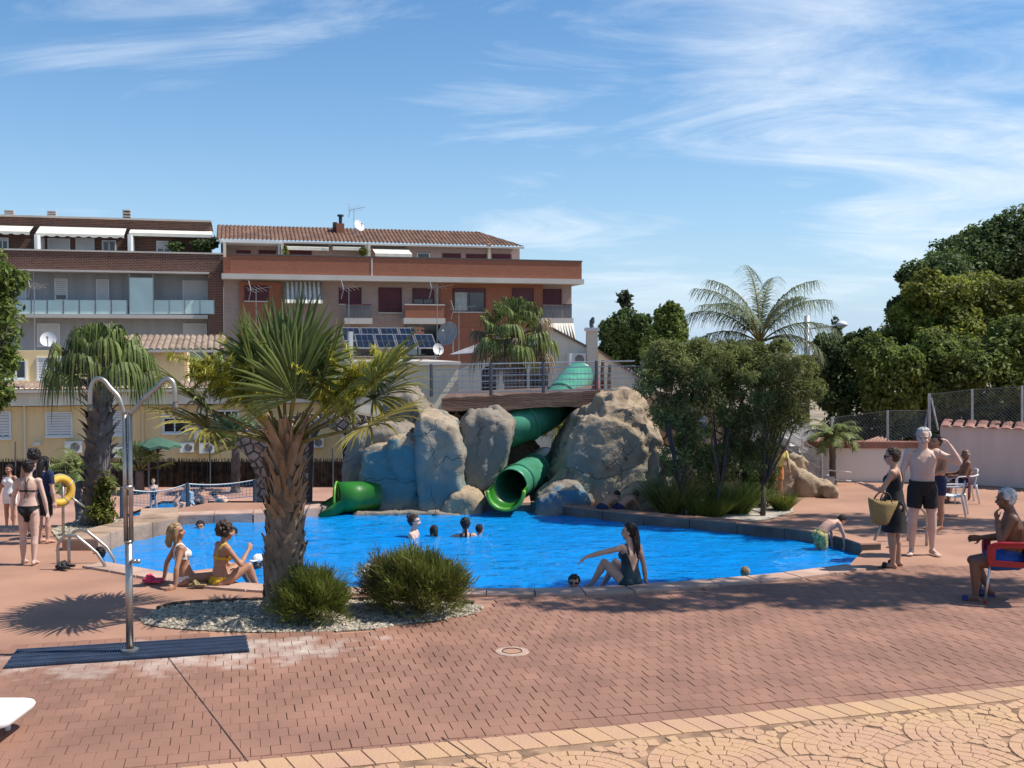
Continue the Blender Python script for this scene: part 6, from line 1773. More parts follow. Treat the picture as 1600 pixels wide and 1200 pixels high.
# ------------------------------------------------------------ people
def nv(p): return V(p).normalized()
def rcone(b, a, c, ra, rb, seg=10):
    a, c = V(a), V(c); d = (c - a); L = d.length
    if L < 1e-6: return
    t = d / L; ref = V((0,0,1)) if abs(t.z) < .9 else V((1,0,0)); x = (ref - t*ref.dot(t)).normalized(); y = t.cross(x)
    rings = []
    for an in (-75, -45, -18): rings.append((a + t * ra * math.sin(math.radians(an)), ra * math.cos(math.radians(an))))
    rings += [(a.lerp(c, q), ra + (rb - ra) * q) for q in (.0, .35, .7, 1.0)]
    for an in (18, 45, 75): rings.append((c + t * rb * math.sin(math.radians(an)), rb * math.cos(math.radians(an))))
    vs = [p + (x*math.cos(2*pi*k/seg) + y*math.sin(2*pi*k/seg)) * r for p, r in rings for k in range(seg)]
    n = len(rings)
    b.add(vs, [(i*seg+k, i*seg+(k+1)%seg, (i+1)*seg+(k+1)%seg, (i+1)*seg+k) for i in range(n-1) for k in range(seg)] + [tuple(range(seg))[::-1], tuple(range((n-1)*seg, n*seg))])
SK = {}
def skin(name, c):
    if name not in SK:
        m = mat('skin_' + name, c, .5, .10, 7, .08, 90, spec=.35)
        n, l, bs = nodes_of(m)
        bs.inputs['Subsurface Weight'].default_value = .12
        bs.inputs['Subsurface Radius'].default_value = (.012, .005, .003)
        SK[name] = m
    return SK[name]
skin('fair', (.56,.335,.245)); skin('tan', (.40,.205,.125)); skin('pale', (.60,.40,.315)); skin('dark', (.20,.095,.055)); skin('olive', (.46,.255,.165))
m_hair = {k: mat('hair_' + k, c, .5, .35, 20, .7, 60, stretch=(1,1,.25)) for k, c in (('black', (.012,.009,.008)), ('brown', (.05,.028,.016)), ('blond', (.33,.22,.105)), ('white', (.55,.54,.52)), ('grey', (.24,.23,.22)))}
m_eye = mat('eye_dark', (.015,.012,.01), .3); m_lip = mat('lips', (.30,.10,.085), .5)
FT = [(-.060,.060,.055),(-.03,.088,.068),(.015,.095,.070),(.07,.080,.058),(.11,.070,.052),(.16,.078,.057),(.205,.088,.060),(.245,.092,.050),(.272,.068,.040),(.30,.032,.031)]
MT = [(-.060,.060,.055),(-.02,.083,.066),(.03,.086,.068),(.09,.085,.067),(.14,.090,.069),(.195,.102,.071),(.24,.108,.060),(.272,.080,.046),(.30,.036,.035)]
def person(label, loc, yaw, H, pose, sex='f', sk='fair', hair=('short', 'black'), clothes=(), vox=.012, face=True, group=None, fat=1.0, name='person'):
    h = H; g = pose.get
    px = V((1,0,0)); s0 = nv(g('sp0', g('sp', (0,0,1)))); s1 = nv(g('sp', (0,0,1)))
    tw = math.radians(g('tw', 0)); cx_ = V((math.cos(tw), math.sin(tw), 0)); cx_ = (cx_ - s1 * cx_.dot(s1)).normalized()
    path = [V((0,0,0))]; K = 12
    for i in range(K):
        t = (i + .5) / K; path.append(path[-1] + (s0.lerp(s1, min(1, t * 1.4))).normalized() * (.30 * h / K))
    def spt(s):
        if s < 0: return s0 * s * h
        f = min(s / .30 * K, K - 1e-6); i = int(f); return path[i].lerp(path[i+1], f - i)
    def sdir(s): return s0.lerp(s1, min(1, max(0, s / .30) * 1.4)).normalized()
    neck = path[-1]; B = MB(); bones = []
    def limb(a, c, ra, rb, nm): rcone(B, a, c, ra, rb); bones.append((nm, V(a), V(c), max(ra, rb)))
    # torso
    prof = FT if sex == 'f' else MT; seg = 18; vs = []
    for s, w, d in prof:
        c = spt(s); t = sdir(s); x = px.lerp(cx_, min(1, max(0, s / .2))).normalized(); x = (x - t * x.dot(t)).normalized(); y = t.cross(x)
        wf = fat if .0 < s < .2 else (1 + (fat - 1) * .4)
        for k in range(seg):
            a = 2*pi*k/seg; ca, sa = math.cos(a), math.sin(a)
            vs.append(c + x * math.copysign(abs(ca) ** .85, ca) * w * h * wf + y * math.copysign(abs(sa) ** .9, sa) * d * h * wf * (1.12 if sa > 0 and fat > 1.05 and .02 < s < .18 else 1))
    n = len(prof)
    B.add(vs, [(i*seg+k, i*seg+(k+1)%seg, (i+1)*seg+(k+1)%seg, (i+1)*seg+k) for i in range(n-1) for k in range(seg)] + [tuple(range(seg))[::-1], tuple(range((n-1)*seg, n*seg))])
    fy = s1.cross(cx_) ; fy0 = s0.cross(px)
    if sex == 'f':
        for k in (-1, 1): B.ball(spt(.195) + cx_ * .043*h*k + fy * .043*h, .036*h)
    else:
        for k in (-1, 1): B.ball(spt(.215) + cx_ * .045*h*k + fy * .032*h, (.042*h, .036*h, .03*h))
    for k in (-1, 1): B.ball(spt(-.03) + px * .043*h*k - fy0 * .032*h, .050*h)
    # head
    nd = nv(g('nd', s1)); fd = V(g('hd', (0,1,0))); upv = (nv(g('hu', nd))); fd = (fd - upv * fd.dot(upv)).normalized(); rt = fd.cross(upv)
    hc = neck + nd * .036*h + upv * .056*h + fd * .012*h
    limb(neck - nd*.02*h, hc - upv*.02*h, .033*h if sex == 'f' else .037*h, .031*h if sex == 'f' else .036*h, 'neck')
    MH = Matrix((rt, fd, upv)).transposed()
    hp = lambda x, y, z_: hc + MH @ V((x*h, y*h, z_*h))
    B.ball(hp(0,-.004,.016), (.0455*h,.057*h,.053*h), 14, 10, M=MH)
    B.ball(hp(0,.014,-.022), (.036*h,.042*h,.046*h), 14, 10, M=MH)
    rcone(B, hp(0,.030,-.052), hp(0,.036,-.056), .017*h, .013*h, 8)
    rcone(B, hp(0,.052,.004), hp(0,.064,-.016), .006*h, .0095*h, 7)
    for k in (-1, 1):
        rcone(B, hp(k*.008,.052,-.019), hp(k*.009,.054,-.019), .006*h, .005*h, 6)
        B.ball(hp(k*.046,-.002,-.008), (.007*h,.014*h,.020*h), 8, 6, M=MH)
        rcone(B, hp(k*.012,.054,.013), hp(k*.032,.046,.013), .006*h, .005*h, 6)
        rcone(B, hp(k*.026,.040,-.018), hp(k*.03,.038,-.02), .013*h, .012*h, 6)
    rcone(B, hp(-.013,.052,-.034), hp(.013,.052,-.034), .005*h, .005*h, 6)
    bones.append(('head', hp(0,0,-.04), hp(0,0,.03), .05*h))
    # arms
    sw = (.098 if sex == 'f' else .112) * h
    hands = []
    for k, key in ((-1, 'aL'), (1, 'aR')):
        if g(key) is None: continue
        u, f = nv(g(key)[0]), nv(g(key)[1])
        sh = spt(.262) + cx_ * sw * k + s1 * (.012*h if u.z > .2 else 0)
        B.ball(sh - cx_*k*.008*h, (.034 if sex == 'f' else .040)*h)
        limb(spt(.25) + cx_*sw*.5*k, sh, .034*h, .031*h, 'sho')
        el = sh + u * .172*h; wr = el + f * .15*h
        ra = 1.0 if sex == 'f' else 1.15
        limb(sh, el, .0275*h*ra, .0215*h*ra, 'ua'); limb(el, el + f*.055*h, .022*h*ra, .0235*h*ra, 'fa'); limb(el + f*.05*h, wr, .0232*h*ra, .0145*h*ra, 'fa')
        hdv = nv(g('h' + key[1], f)); pn = g('p' + key[1]); pn = nv(pn) if pn else V((-k, 0, 0)); pn = pn - hdv * pn.dot(hdv)
        if pn.length < .1: pn = V((0,-1,0)) - hdv * -hdv.y
        pn.normalize(); sd = hdv.cross(pn)
        pm = wr + hdv * .03*h
        for q in (-.012, .0, .012): limb(wr + sd*q*h*.5 + hdv*.004*h, pm + sd*q*h*1.2 + hdv*.016*h, .0115*h, .0105*h, 'ha')
        cu = g('cu' + key[1], .35)
        for j, (o, L) in enumerate(((-.0185,.042),(-.0062,.048),(.0062,.045),(.0185,.036))):
            p0 = pm + sd*o*h + hdv*.018*h; d1 = (hdv + pn*cu*.6 + sd*o*6).normalized(); p1 = p0 + d1*L*h*.5; d2 = (hdv + pn*cu*1.9 + sd*o*5).normalized(); p2 = p1 + d2*L*h*.5
            rcone(B, p0, p1, .0062*h, .0056*h, 7); rcone(B, p1, p2, .0056*h, .0046*h, 7)
        ts = g('t' + key[1], 1)
        p0 = wr + hdv*.012*h + sd*ts*-.015*h; p1 = p0 + (hdv*.6 - sd*ts*.8 + pn*.3).normalized()*.026*h; p2 = p1 + (hdv + pn*.5 - sd*ts*.1).normalized()*.024*h
        rcone(B, p0, p1, .0085*h, .0066*h, 7); rcone(B, p1, p2, .0066*h, .0052*h, 7); hands.append((pm, hdv, pn, sd))
    # legs
    feet = []
    for k, key in ((-1, 'lL'), (1, 'lR')):
        if g(key) is None: continue
        th, sn = nv(g(key)[0]), nv(g(key)[1])
        hip = V((k*.050*h, 0, -.025*h)); kn = hip + th*.245*h; an = kn + sn*.235*h
        rf2 = 1 + (fat-1)*.5
        limb(hip, hip + th*.10*h, .054*h*rf2, .050*h*rf2, 'th'); limb(hip + th*.09*h, kn, .050*h*rf2, .034*h, 'th')
        bk = (V((0,-1,0)) - sn * V((0,-1,0)).dot(sn)); bk = bk.normalized() if bk.length > .1 else V((0,0,-1))
        if th.y > .5 and sn.z < -.3: bk = V((0,-1,0)) - sn * (-sn.y); bk.normalize()
        limb(kn, kn + sn*.08*h + bk*.006*h, .0335*h, .036*h, 'sh'); limb(kn + sn*.07*h + bk*.007*h, an, .0355*h, .0195*h, 'sh')
        ft = nv(g('f' + key[1], (0,1,0))); dn = V(g('d' + key[1], (0,0,-1))); dn = (dn - ft*dn.dot(ft)).normalized()
        hl = an - ft*.022*h + dn*.022*h; ball_ = an + ft*.078*h + dn*.027*h
        limb(an, hl, .020*h, .0175*h, 'ft'); limb(an + dn*.008*h, ball_, .021*h, .0145*h, 'ft'); rcone(B, hl, ball_, .0165*h, .0135*h)
        sdv = ft.cross(dn)
        for j in range(5):
            o = (j - 2) * .0085; L = (.030, .032, .029, .025, .021)[j if k*sdv.x < 0 else 4 - j]
            rcone(B, ball_ + sdv*o*h - ft*.012*h, ball_ + sdv*o*1.1*h + ft*L*h + dn*.004*h, .0088*h, .006*h, 6)
        feet.append((an, ft, dn, hl, ball_))
    me0 = B.mesh('t', SK[sk])
    me = remesh(me0, vox, 3, 'body')
    nvx = len(me.vertices); co = np.empty(nvx*3, np.float32); me.vertices.foreach_get('co', co); co = co.reshape(-1, 3)
    no = np.empty(nvx*3, np.float32); me.vertices.foreach_get('normal', no); no = no.reshape(-1, 3)
    lowz = 0.0 if g('pel') is not None else float(co[:, 2].min())
    dz = V((0, 0, (g('pel') or 0) - lowz))
    M = Matrix.Translation(V(loc)) @ Matrix.Rotation(math.radians(yaw), 4, 'Z') @ Matrix.Translation(dz)
    root = thing(name, loc, label, 'person', group)
    def put(nm, b, m, smooth=True):
        b.v = [tuple(M @ V(v)) for v in b.v]; return b.build(nm, m, root, smooth)
    # coordinates of each face for clothing
    nf = len(me.polygons); fc = np.empty(nf*3, np.float32); me.polygons.foreach_get('center', fc); fc = fc.reshape(-1, 3)
    lv = [tuple(p.vertices) for p in me.polygons]
    best = np.full(nf, 1e9); bid = np.zeros(nf, int); bt = np.zeros(nf)
    names = ['torso'] + [q[0] for q in bones]
    sp_pts = np.array([tuple(spt(s)) for s in np.linspace(-.07, .30, 38)]); ds = np.linalg.norm(fc[:, None, :] - sp_pts[None], axis=2)
    S = np.linspace(-.07, .30, 38)[ds.argmin(1)]; best = ds.min(1) - .075*h; ci = ds.argmin(1)
    rel = fc - sp_pts[ci]
    A_ = np.where(S < .1, rel @ np.array(fy0), rel @ np.array(fy)) / h; Bb = np.where(S < .1, rel @ np.array(px), rel @ np.array(cx_)) / h
    for i, (nm, a, c, r) in enumerate(bones):
        ab = np.array(c - a); t = np.clip(((fc - np.array(a)) @ ab) / max(1e-9, ab @ ab), 0, 1)
        dd = np.linalg.norm(fc - (np.array(a) + t[:, None]*ab), axis=1) - r
        m_ = dd < best; best[m_] = dd[m_]; bid[m_] = i + 1; bt[m_] = t[m_]
    BN = np.array(names)[bid]
    first = {}
    T_ = bt.copy()
    # position along the whole thigh
    for i, (nm, a, c, r) in enumerate(bones):
        if nm == 'th':
            L = (c - a).length / h; sel = bid == i + 1
            T_[sel] = (bt[sel]*.10 if L < .13 else .09 + bt[sel]*.155) / .245
        if nm == 'fa': pass
    env = dict(S=S, A=A_, B=np.abs(Bb), Bs=Bb, bone=BN, T=T_, np=np, z=fc[:, 2] / h)
    body = link('body', me, root); me.transform(M)
    me.polygons.foreach_set('use_smooth', [True]*nf)
    if not me.materials: me.materials.append(SK[sk])
    for cn, expr, cm, off in clothes:
        sel = eval(expr, {}, env); idx = np.nonzero(sel)[0]
        if not len(idx): continue
        used = sorted({v for i in idx for v in lv[i]}); mp = {v: j for j, v in enumerate(used)}
        cb_ = MB(); cb_.v = [tuple(co[v] + no[v]*off*h) for v in used]; cb_.f = [tuple(mp[v] for v in lv[i]) for i in idx]; cb_.m = [0]*len(idx)
        put(cn, cb_, cm)
    if face:
        for k in (-1, 1):
            e = MB(); e.ball(hp(k*.020,.0475,.004), (.0085*h,.005*h,.0045*h), 8, 6, M=MH); put('eye', e, m_eye)
            e = MB(); e.tube([hp(k*.010,.0585,.0155), hp(k*.022,.0555,.018), hp(k*.034,.046,.014)], .0028*h, 5); put('eyebrow', e, m_hair['grey' if hair[1] in ('white', 'grey') else 'brown'])
        e = MB(); e.tube([hp(-.014,.050,-.034), hp(0,.0565,-.033), hp(.014,.050,-.034)], [.003*h,.0045*h,.003*h], 6); put('mouth', e, m_lip)
    # hair
    st, hcol = hair
    if st:
        e = MB(); rr = random.Random(len(label))
        if st == 'bald':
            for k in (-1, 1): e.ball(hp(k*.038,-.022,-.004), (.012*h,.03*h,.026*h), 8, 6, M=MH)
            e.ball(hp(0,-.045,-.012), (.034*h,.016*h,.026*h), 8, 6, M=MH)
        else:
            e.ball(hp(0,-.014,.022), (.0485*h,.054*h,.050*h), 16, 12, M=MH)
            for i in range(170):
                a, c = rr.uniform(0, 2*pi), rr.uniform(-.55, 1)
                q = V((math.cos(a)*math.sqrt(1-c*c), math.sin(a)*math.sqrt(1-c*c), c))
                if (q.y > .30 and q.z < .52) or (q.y > -.2 and q.z < -.25): continue
                t_ = (q.cross(V((rr.gauss(0,.4), 1, .3)))).normalized(); p0 = hp(q.x*.047, -.012 + q.y*.056, .018 + q.z*.053)
                e.tube([p0 - MH @ t_.cross(q) * .016*h, p0 + MH @ q * .005*h, p0 + MH @ (t_.cross(q) * .020 + q * .001)*h], [.004*h, .0075*h, .002*h], 5)
            e.ball(hp(0,-.026,-.002), (.047*h,.042*h,.050*h), 14, 10, M=MH)
            if st == 'bun': e.ball(hp(0,-.062,.045), .026*h, 10, 8)
            if st in ('long', 'wet', 'pony', 'bob'):
                L = {'long': .20, 'wet': .19, 'pony': .26, 'bob': .085}[st]; w = {'long': .045, 'wet': .034, 'pony': .016, 'bob': .036}[st]
                back = hp(0,-.048,.0); pth = [hp(0,-.045,.02), hp(0,-.06,-.03), hp(0,-.062,-.03) - V((0,0,1))*L*.5*h + (-fy)*.012*h, hp(0,-.055,-.03) - V((0,0,1))*L*h + (-fy)*.012*h]
                e.tube(spline(pth, 4), [w*h*q for q in np.interp(np.linspace(0,1,13), [0,.3,.7,1], [1,1,.85,.45])], 10, ell=1.0)
                if st in ('long', 'bob'):
                    for k in (-1, 1): e.tube(spline([hp(k*.04,.0,.04), hp(k*.05,-.008,-.01), hp(k*.05,-.014,-.03) - V((0,0,L*.55*h))], 4), [.020*h]*6 + [.014*h]*3, 8)
                if st == 'wet':
                    for o in (-.03, -.012, .012, .03): e.tube(spline([hp(o,-.05,-.03), hp(o*1.2,-.058,-.09), hp(o*1.3,-.05,-.15 - .05*rr.random())], 4), [.012*h]*5 + [.007*h]*4, 6)
            if st == 'curly':
                for i in range(150):
                    a, c = rr.uniform(0, 2*pi), rr.uniform(-.75, 1)
                    q = V((math.cos(a)*math.sqrt(1-c*c), math.sin(a)*math.sqrt(1-c*c), c))
                    if q.y > .45 and q.z < .35: continue
                    e.ball(hp(q.x*.062, -.014 + q.y*.066, .014 + q.z*.066), rr.uniform(.012,.022)*h, 7, 5)
            if st == 'cap':
                pass
        if st != 'curly':
            sc_ = 60 / h
            e.v = [tuple(V(v) + (V(v) - hc).normalized() * .006*h * noise.noise(V(v)*sc_)) for v in e.v]
        ho = put('hair', e, m_hair[hcol] if isinstance(hcol, str) else hcol)
    return dict(root=root, M=M, hp=hp, hands=hands, feet=feet, put=put, spt=spt, fy=fy, cx=cx_, neck=neck, h=h, MH=MH)
# clothing zones
TRUNKS = "((bone=='torso')&(S<.035))|((bone=='th')&(T<.62))"
LONGS = "((bone=='torso')&(S<.035))|((bone=='th')&(T<.80))"
BRIEF = "((bone=='torso')&(S<.012)&((A>-.02)|(B<.085)))&(((z*0+S)>-.02+.0*A)|(B<.055))|((bone=='th')&(T<.10)&(A<0))"
BBOT = "((bone=='torso')|(bone=='th'))&(S<.022)&(S>-.085)&(T<.26)&((B<.020+(S+.085)*.85))&((bone=='torso')|(A<.01)|(B<.05))"
BTOP = "(bone=='torso')&(((A>.018)&(S>.155)&(S<.222)&(B>.008))|((S>.166)&(S<.186)))"
STRAP = "((bone=='torso')|(bone=='sho'))&(S>.18)&(B>.038)&(B<.052)"
ONE = "((bone=='torso')&(S<.225)&((A>-.012)|(S<.055)|(B>(S-.055)*.42)))|((bone=='torso')&(S>.2)&(B>.045)&(B<.062))|((bone=='th')&(T<.08))"
SHIRT = "((bone=='torso')&(S<.285))|(bone=='sho')|((bone=='ua')&(T<.62))"
m_blk = mat('black_cloth', (.012,.012,.014), .8, .2, 8); m_navy = mat('navy_cloth', (.012,.02,.06), .85, .2, 8)
m_yel = mat('yellow_cloth', (.62,.36,.02), .7, .1, 8); m_wht = mat('white_cloth', (.72,.70,.66), .8, .08, 8)
m_grn = mat('dark_green_suit', (.008,.03,.042), .55, .2, 8); m_roy = mat('royal_blue_cloth', (.015,.09,.36), .75, .25, 6)
m_gside = mat('green_stripe', (.03,.16,.03), .8)
DN = (0,0,-1)
# --- woman in black bikini walking away
gp = 'people standing on the deck'
pr = person('woman in a black bikini with tied dark hair walking away from the camera', G(46, 881), 4, 1.44,
       dict(aL=((-.28,-.02,-1),(-.12,.10,-1)), aR=((.30,-.05,-1),(.16,.10,-1)), lL=((-.05,.10,-1),(-.0,-.05,-1)), lR=((.05,-.08,-1),(.0,-.16,-1)), sp=(0,.03,1)), 'f', 'pale', ('bun', 'black'),
       [('bikini_bottom', BBOT, m_blk, .005), ('bikini_top', "(bone=='torso')&(((A>.018)&(S>.155)&(S<.222)&(B>.008))|((S>.160)&(S<.170)))", m_blk, .004)], .011, True, gp, 1.06)
b = MB(); sp = pr['spt']; fy = pr['fy']; h = pr['h']
for q in (-.006, .006): b.tube([sp(.29) - fy*.036*h + pr['cx']*q*h*3, sp(.25) - fy*.058*h + pr['cx']*q*h, sp(.20) - fy*.068*h + pr['cx']*q*h*1.4, sp(.165) - fy*.066*h + pr['cx']*q*h], .004*h, 5)
for q in (-.01, .012): b.tube([sp(.165) - fy*.064*h, sp(.14) - fy*.066*h + pr['cx']*q*h, sp(.10) - fy*.064*h + pr['cx']*q*1.6*h], .003*h, 5)
pr['put']('neck_cord', b, m_blk)
# --- others standing at the left
person('woman in a white summer dress with one hand on her hip by the reed fence', G(16, 826, -1.0), 165, 1.42,
       dict(aL=((-.55,-.1,-.85),(.55,.25,-.6)), aR=((.4,.0,-1),(.1,.3,-1)), lL=((-.06,0,-1),(0,0,-1)), lR=((.06,0,-1),(0,0,-1))), 'f', 'tan', ('short', 'black'),
       [('summer_dress', "((bone=='torso')&(S<.265))|((bone=='th')&(T<.45))", m_wht, .014)], .014, True, gp)
person('person in a navy shirt and long dark shorts seen from behind', G(69, 848), -25, 1.33,
       dict(aL=((-.15,.2,-1),(0,.9,-.3)), aR=((.18,0,-1),(.08,.15,-1)), lL=((-.04,0,-1),(0,0,-1)), lR=((.04,.05,-1),(0,-.05,-1)), nd=(0,.15,1)), 'm', 'fair', ('long', 'black'),
       [('shirt', SHIRT, m_navy, .010), ('long_shorts', LONGS, m_blk, .014)], .012, True, gp)
person('dark haired person hidden behind the navy shirt', G(55, 836), 10, 1.37,
       dict(aL=((-.15,0,-1),(0,.1,-1)), aR=((.15,0,-1),(0,.1,-1)), lL=((-.04,0,-1),(0,0,-1)), lR=((.04,0,-1),(0,0,-1))), 'm', 'tan', ('curly', 'black'), [('shorts', TRUNKS, m_navy, .012)], .014, False, gp)
# --- two seated women
gs = 'people sitting at the pool edge'
SIT = dict(pel=.095, lL=((-.12,.94,.45),(-.02,.45,-.9)), lR=((.12,.96,.40),(.02,.5,-.85)))
a = G(290, 912)
person('woman in a white bikini with fair hair leaning back on her hands', a, -62, 1.52,
       dict(pel=.09, sp0=(0,-.18,1), sp=(0,-.22,1), tw=0, hd=(.35,.95,-.05), aL=((-.34,-.40,-.86),(-.10,-.16,-1)), aR=((.38,-.30,-.86),(.06,-.10,-1)), hL=(-.3,-.9,-.25), hR=(.3,-.9,-.25),
            lL=((-.12,.98,.10),(-.02,.55,-.83)), lR=((.12,.98,.12),(.02,.50,-.86))), 'f', 'tan', ('bob', 'blond'),
       [('bikini_bottom', BBOT, m_wht, .006), ('bikini_top', BTOP, m_wht, .006), ('strap', STRAP, m_wht, .005)], .010, True, gs)
a = G(345, 914)
person('curly haired woman in a yellow bikini with knees drawn up', a, -52, 1.52,
       dict(pel=.09, sp0=(0,-.05,1), sp=(.02,.16,1), hd=(.3,.9,-.1), nd=(0,.12,1), aL=((-.30,.22,-.92),(.30,.85,-.25)), aR=((.35,.50,-.78),(-.35,.55,.60)), cuR=.7,
            lL=((-.16,.90,.42),(-.02,.42,-.9)), lR=((.10,.90,.46),(.02,.36,-.92))), 'f', 'tan', ('curly', 'brown'),
       [('bikini_bottom', BBOT, m_yel, .007), ('bikini_top', BTOP, m_yel, .007), ('strap', STRAP, m_yel, .005)], .010, True, gs)
# white capped companion beyond them
hp_ = person('bather in a white sun cap beyond the woman in yellow', G(409, 906, -.25) , 150, 1.45,
       dict(pel=-.30, sp=(0,.1,1), aL=((-.3,.3,-1),(.1,.8,-.3)), aR=((.3,.3,-1),(-.1,.8,-.3)), lL=(DN,DN), lR=(DN,DN)), 'm', 'dark', ('short', 'black'), [('trunks', TRUNKS, m_navy, .01)], .014, True, gs)
def cap(p, m, brim=True, nm='cap'):
    e = MB(); hp = p['hp']; h = p['h']; MH = p['MH']
    for i in range(5):
        a = i / 4 * pi / 2
    e.ball(hp(0,-.006,.030), (.054*h,.066*h,.052*h), 14, 10, M=MH)
    if brim: e.prism([hp(x,y,.030) for x, y in ((-.045,.045),(-.03,.10),(.03,.10),(.045,.045))], [hp(x,y,.036) for x, y in ((-.045,.045),(-.03,.098),(.03,.098),(.045,.045))])
    p['put'](nm, e, m)
cap(hp_, m_wht)
# --- girl in green swimsuit on the edge
a = G(984, 914)
person('woman in a dark green swimsuit sitting at the edge with one arm stretched out', a, 28, 1.50,
       dict(pel=.085, sp0=(0,.0,1), sp=(.04,.04,1), tw=6, hd=(-.75,.65,-.08), aL=((-.92,.20,-.16),(-.95,.25,-.22)), hL=(-.75,.25,-.6), pL=(0,-.3,-1), cuL=.3, aR=((.22,-.12,-.95),(.10,-.08,-1)), hR=(.2,-.8,-.5),
            lL=((-.42,.72,.62),(-.28,.42,-.88)), lR=((-.26,.80,.52),(-.28,.40,-.88))), 'f', 'fair', ('wet', 'black'),
       [('swimsuit', ONE, m_grn, .006)], .010, True, gs)
# --- right side: woman in black dress, standing man, and others
wd_ = person('woman in a short black sundress and sunglasses carrying a straw bag', G(1396, 886), 62, 1.63,
       dict(aL=((-.30,.45,-.85),(.25,.95,.25)), aR=((.20,.04,-.98),(-.10,.75,-.62)), lL=((-.05,.04,-1),(0,-.06,-1)), lR=((.06,-.03,-1),(0,-.10,-1)), hd=(.0,1,-.05), nd=(0,.12,1), pL=(0,0,-1)), 'f', 'olive', ('short', 'brown'),
       [('dress_bodice', "((bone=='torso')&(S<.235)&((A>-.012)|(S<.185)|(B>.05)))|(((bone=='torso')|(bone=='sho'))&(S>.2)&(B>.050)&(B<.072))", m_blk, .010)], .010, True, gp, 1.05)
e = MB(); sp = wd_['spt']; h = wd_['h']; seg = 26
for s, w, d in ((.12,.082,.066),(.06,.096,.078),(.0,.108,.086),(-.06,.112,.09),(-.14,.114,.092),(-.21,.118,.098),(-.235,.124,.104)):
    c = sp(s) if s > 0 else V((0, 0, s*h))
    e.v += [tuple(c + V((math.cos(2*pi*k/seg)*(w + (.006*math.sin(k*2.4) if s < -.1 else 0))*h, math.sin(2*pi*k/seg)*(d + (.006*math.cos(k*1.9) if s < -.1 else 0))*h, 0))) for k in range(seg)]
e.f = [(i*seg+k, i*seg+(k+1)%seg, (i+1)*seg+(k+1)%seg, (i+1)*seg+k) for i in range(6) for k in range(seg)]; e.m = [0]*len(e.f)
wd_['put']('dress_skirt', e, m_blk)
e = MB(); hp = wd_['hp']
for k in (-1, 1): e.ball(hp(k*.021,.054,.005), (.017*h,.007*h,.013*h), 10, 6, M=wd_['MH']); e.tube([hp(k*.036,.05,.008), hp(k*.047,0,.006)], .003*h, 5)
e.tube([hp(-.01,.06,.009), hp(.01,.06,.009)], .003*h, 5); wd_['put']('sunglasses', e, m_eye)
def slippers(p, m, nm='sandal'):
    for an, ft, dn, hl, bl in p['feet']:
        h = p['h']; sd = ft.cross(dn); e = MB(); c0 = hl + dn*.016*h - ft*.012*h; c1 = bl + dn*.0135*h + ft*.036*h
        pl = [c0 + sd*.020*h, c0 - sd*.020*h, c0.lerp(c1,.6) - sd*.030*h, c1 - sd*.020*h, c1 + sd*.020*h, c0.lerp(c1,.6) + sd*.030*h]
        e.prism(pl, [q + dn*.014*h for q in pl]); pp = bl - ft*.012*h
        e.tube([pp + sd*.030*h + dn*.01*h, pp + sd*.02*h - dn*.022*h, pp - dn*.028*h, pp - sd*.02*h - dn*.022*h, pp - sd*.030*h + dn*.01*h], .009*h, 6, ell=2.2); p['put'](nm, e, m)
slippers(wd_, m_blk)
# straw bag hanging from her forearm
bc = P(1377, 800, wd_['root'].location.y - .25)
bg_ = thing('straw_bag', bc - V((0,0,.2)), 'woven straw tote bag hanging from the arm of the woman in black', 'bag')
m_straw = mat('woven_straw', (.38,.26,.105), .9, .25, 30, .9, 70, stretch=(1,1,2.5))
b = MB(); seg = 24; Mb = Matrix.Translation(bc) @ Matrix.Rotation(math.radians(8), 4, 'Y') @ Matrix.Rotation(math.radians(12), 4, 'Z')
for w, d, zz in ((.02,.02,-.165),(.105,.075,-.165),(.13,.09,-.12),(.17,.095,.0),(.205,.10,.10),(.222,.10,.155),(.212,.09,.155),(.19,.085,.05),(.12,.07,-.12)):
    b.v += [tuple(Mb @ V((math.cos(2*pi*k/seg)*w, math.sin(2*pi*k/seg)*d, zz + (.018*(math.cos(2*pi*k/seg)**2) if zz > .1 else 0)))) for k in range(seg)]
b.f = [(i*seg+k, i*seg+(k+1)%seg, (i+1)*seg+(k+1)%seg, (i+1)*seg+k) for i in range(8) for k in range(seg)] + [tuple(range(seg))[::-1]]; b.m = [0]*len(b.f)
b.build('basket', m_straw, bg_, True)
for y in (-.085, .085):
    b = MB(); b.tube([Mb @ V((math.cos(a)*.085, y * (1 - .5*math.sin(a)), .14 + math.sin(a)*.13)) for a in np.linspace(pi, 0, 12)], .011, 7); b.build('handle', mat('handle_dark', (.05,.035,.02), .8), bg_, True)
man = person('grey haired man in black swim shorts touching his ear', G(1440, 866), 172, 1.84,
       dict(aL=((-.78,.22,-.34),(.50,.08,.88)), hL=(.55,.0,.85), pL=(.6,-.1,-.6), cuL=.8, aR=((.26,-.04,-.98),(.12,.10,-1)), lL=((-.11,.02,-1),(-.02,-.04,-1)), lR=((.09,.05,-1),(.02,-.06,-1)), nd=(0,.16,1), hd=(.25,1,-.25), fL=(-.3,1,0), fR=(.4,1,0)), 'm', 'pale', ('short', 'white'),
       [('swim_shorts', "((bone=='torso')&(S<.045))|((bone=='th')&(T<.60))", m_blk, .012)], .010, True, gp, 1.06)
person('man in navy shorts standing behind the grey haired man', G(1462, 826), 118, 1.55,
       dict(aL=((-.15,.25,-1),(.25,.9,-.3)), aR=((.15,.15,-1),(-.35,.9,-.25)), lL=((-.06,0,-1),(0,0,-1)), lR=((.06,0,-1),(0,0,-1)), hd=(.1,1,-.25)), 'm', 'tan', ('short', 'brown'), [('shorts', TRUNKS, m_navy, .012)], .013, True, gp)
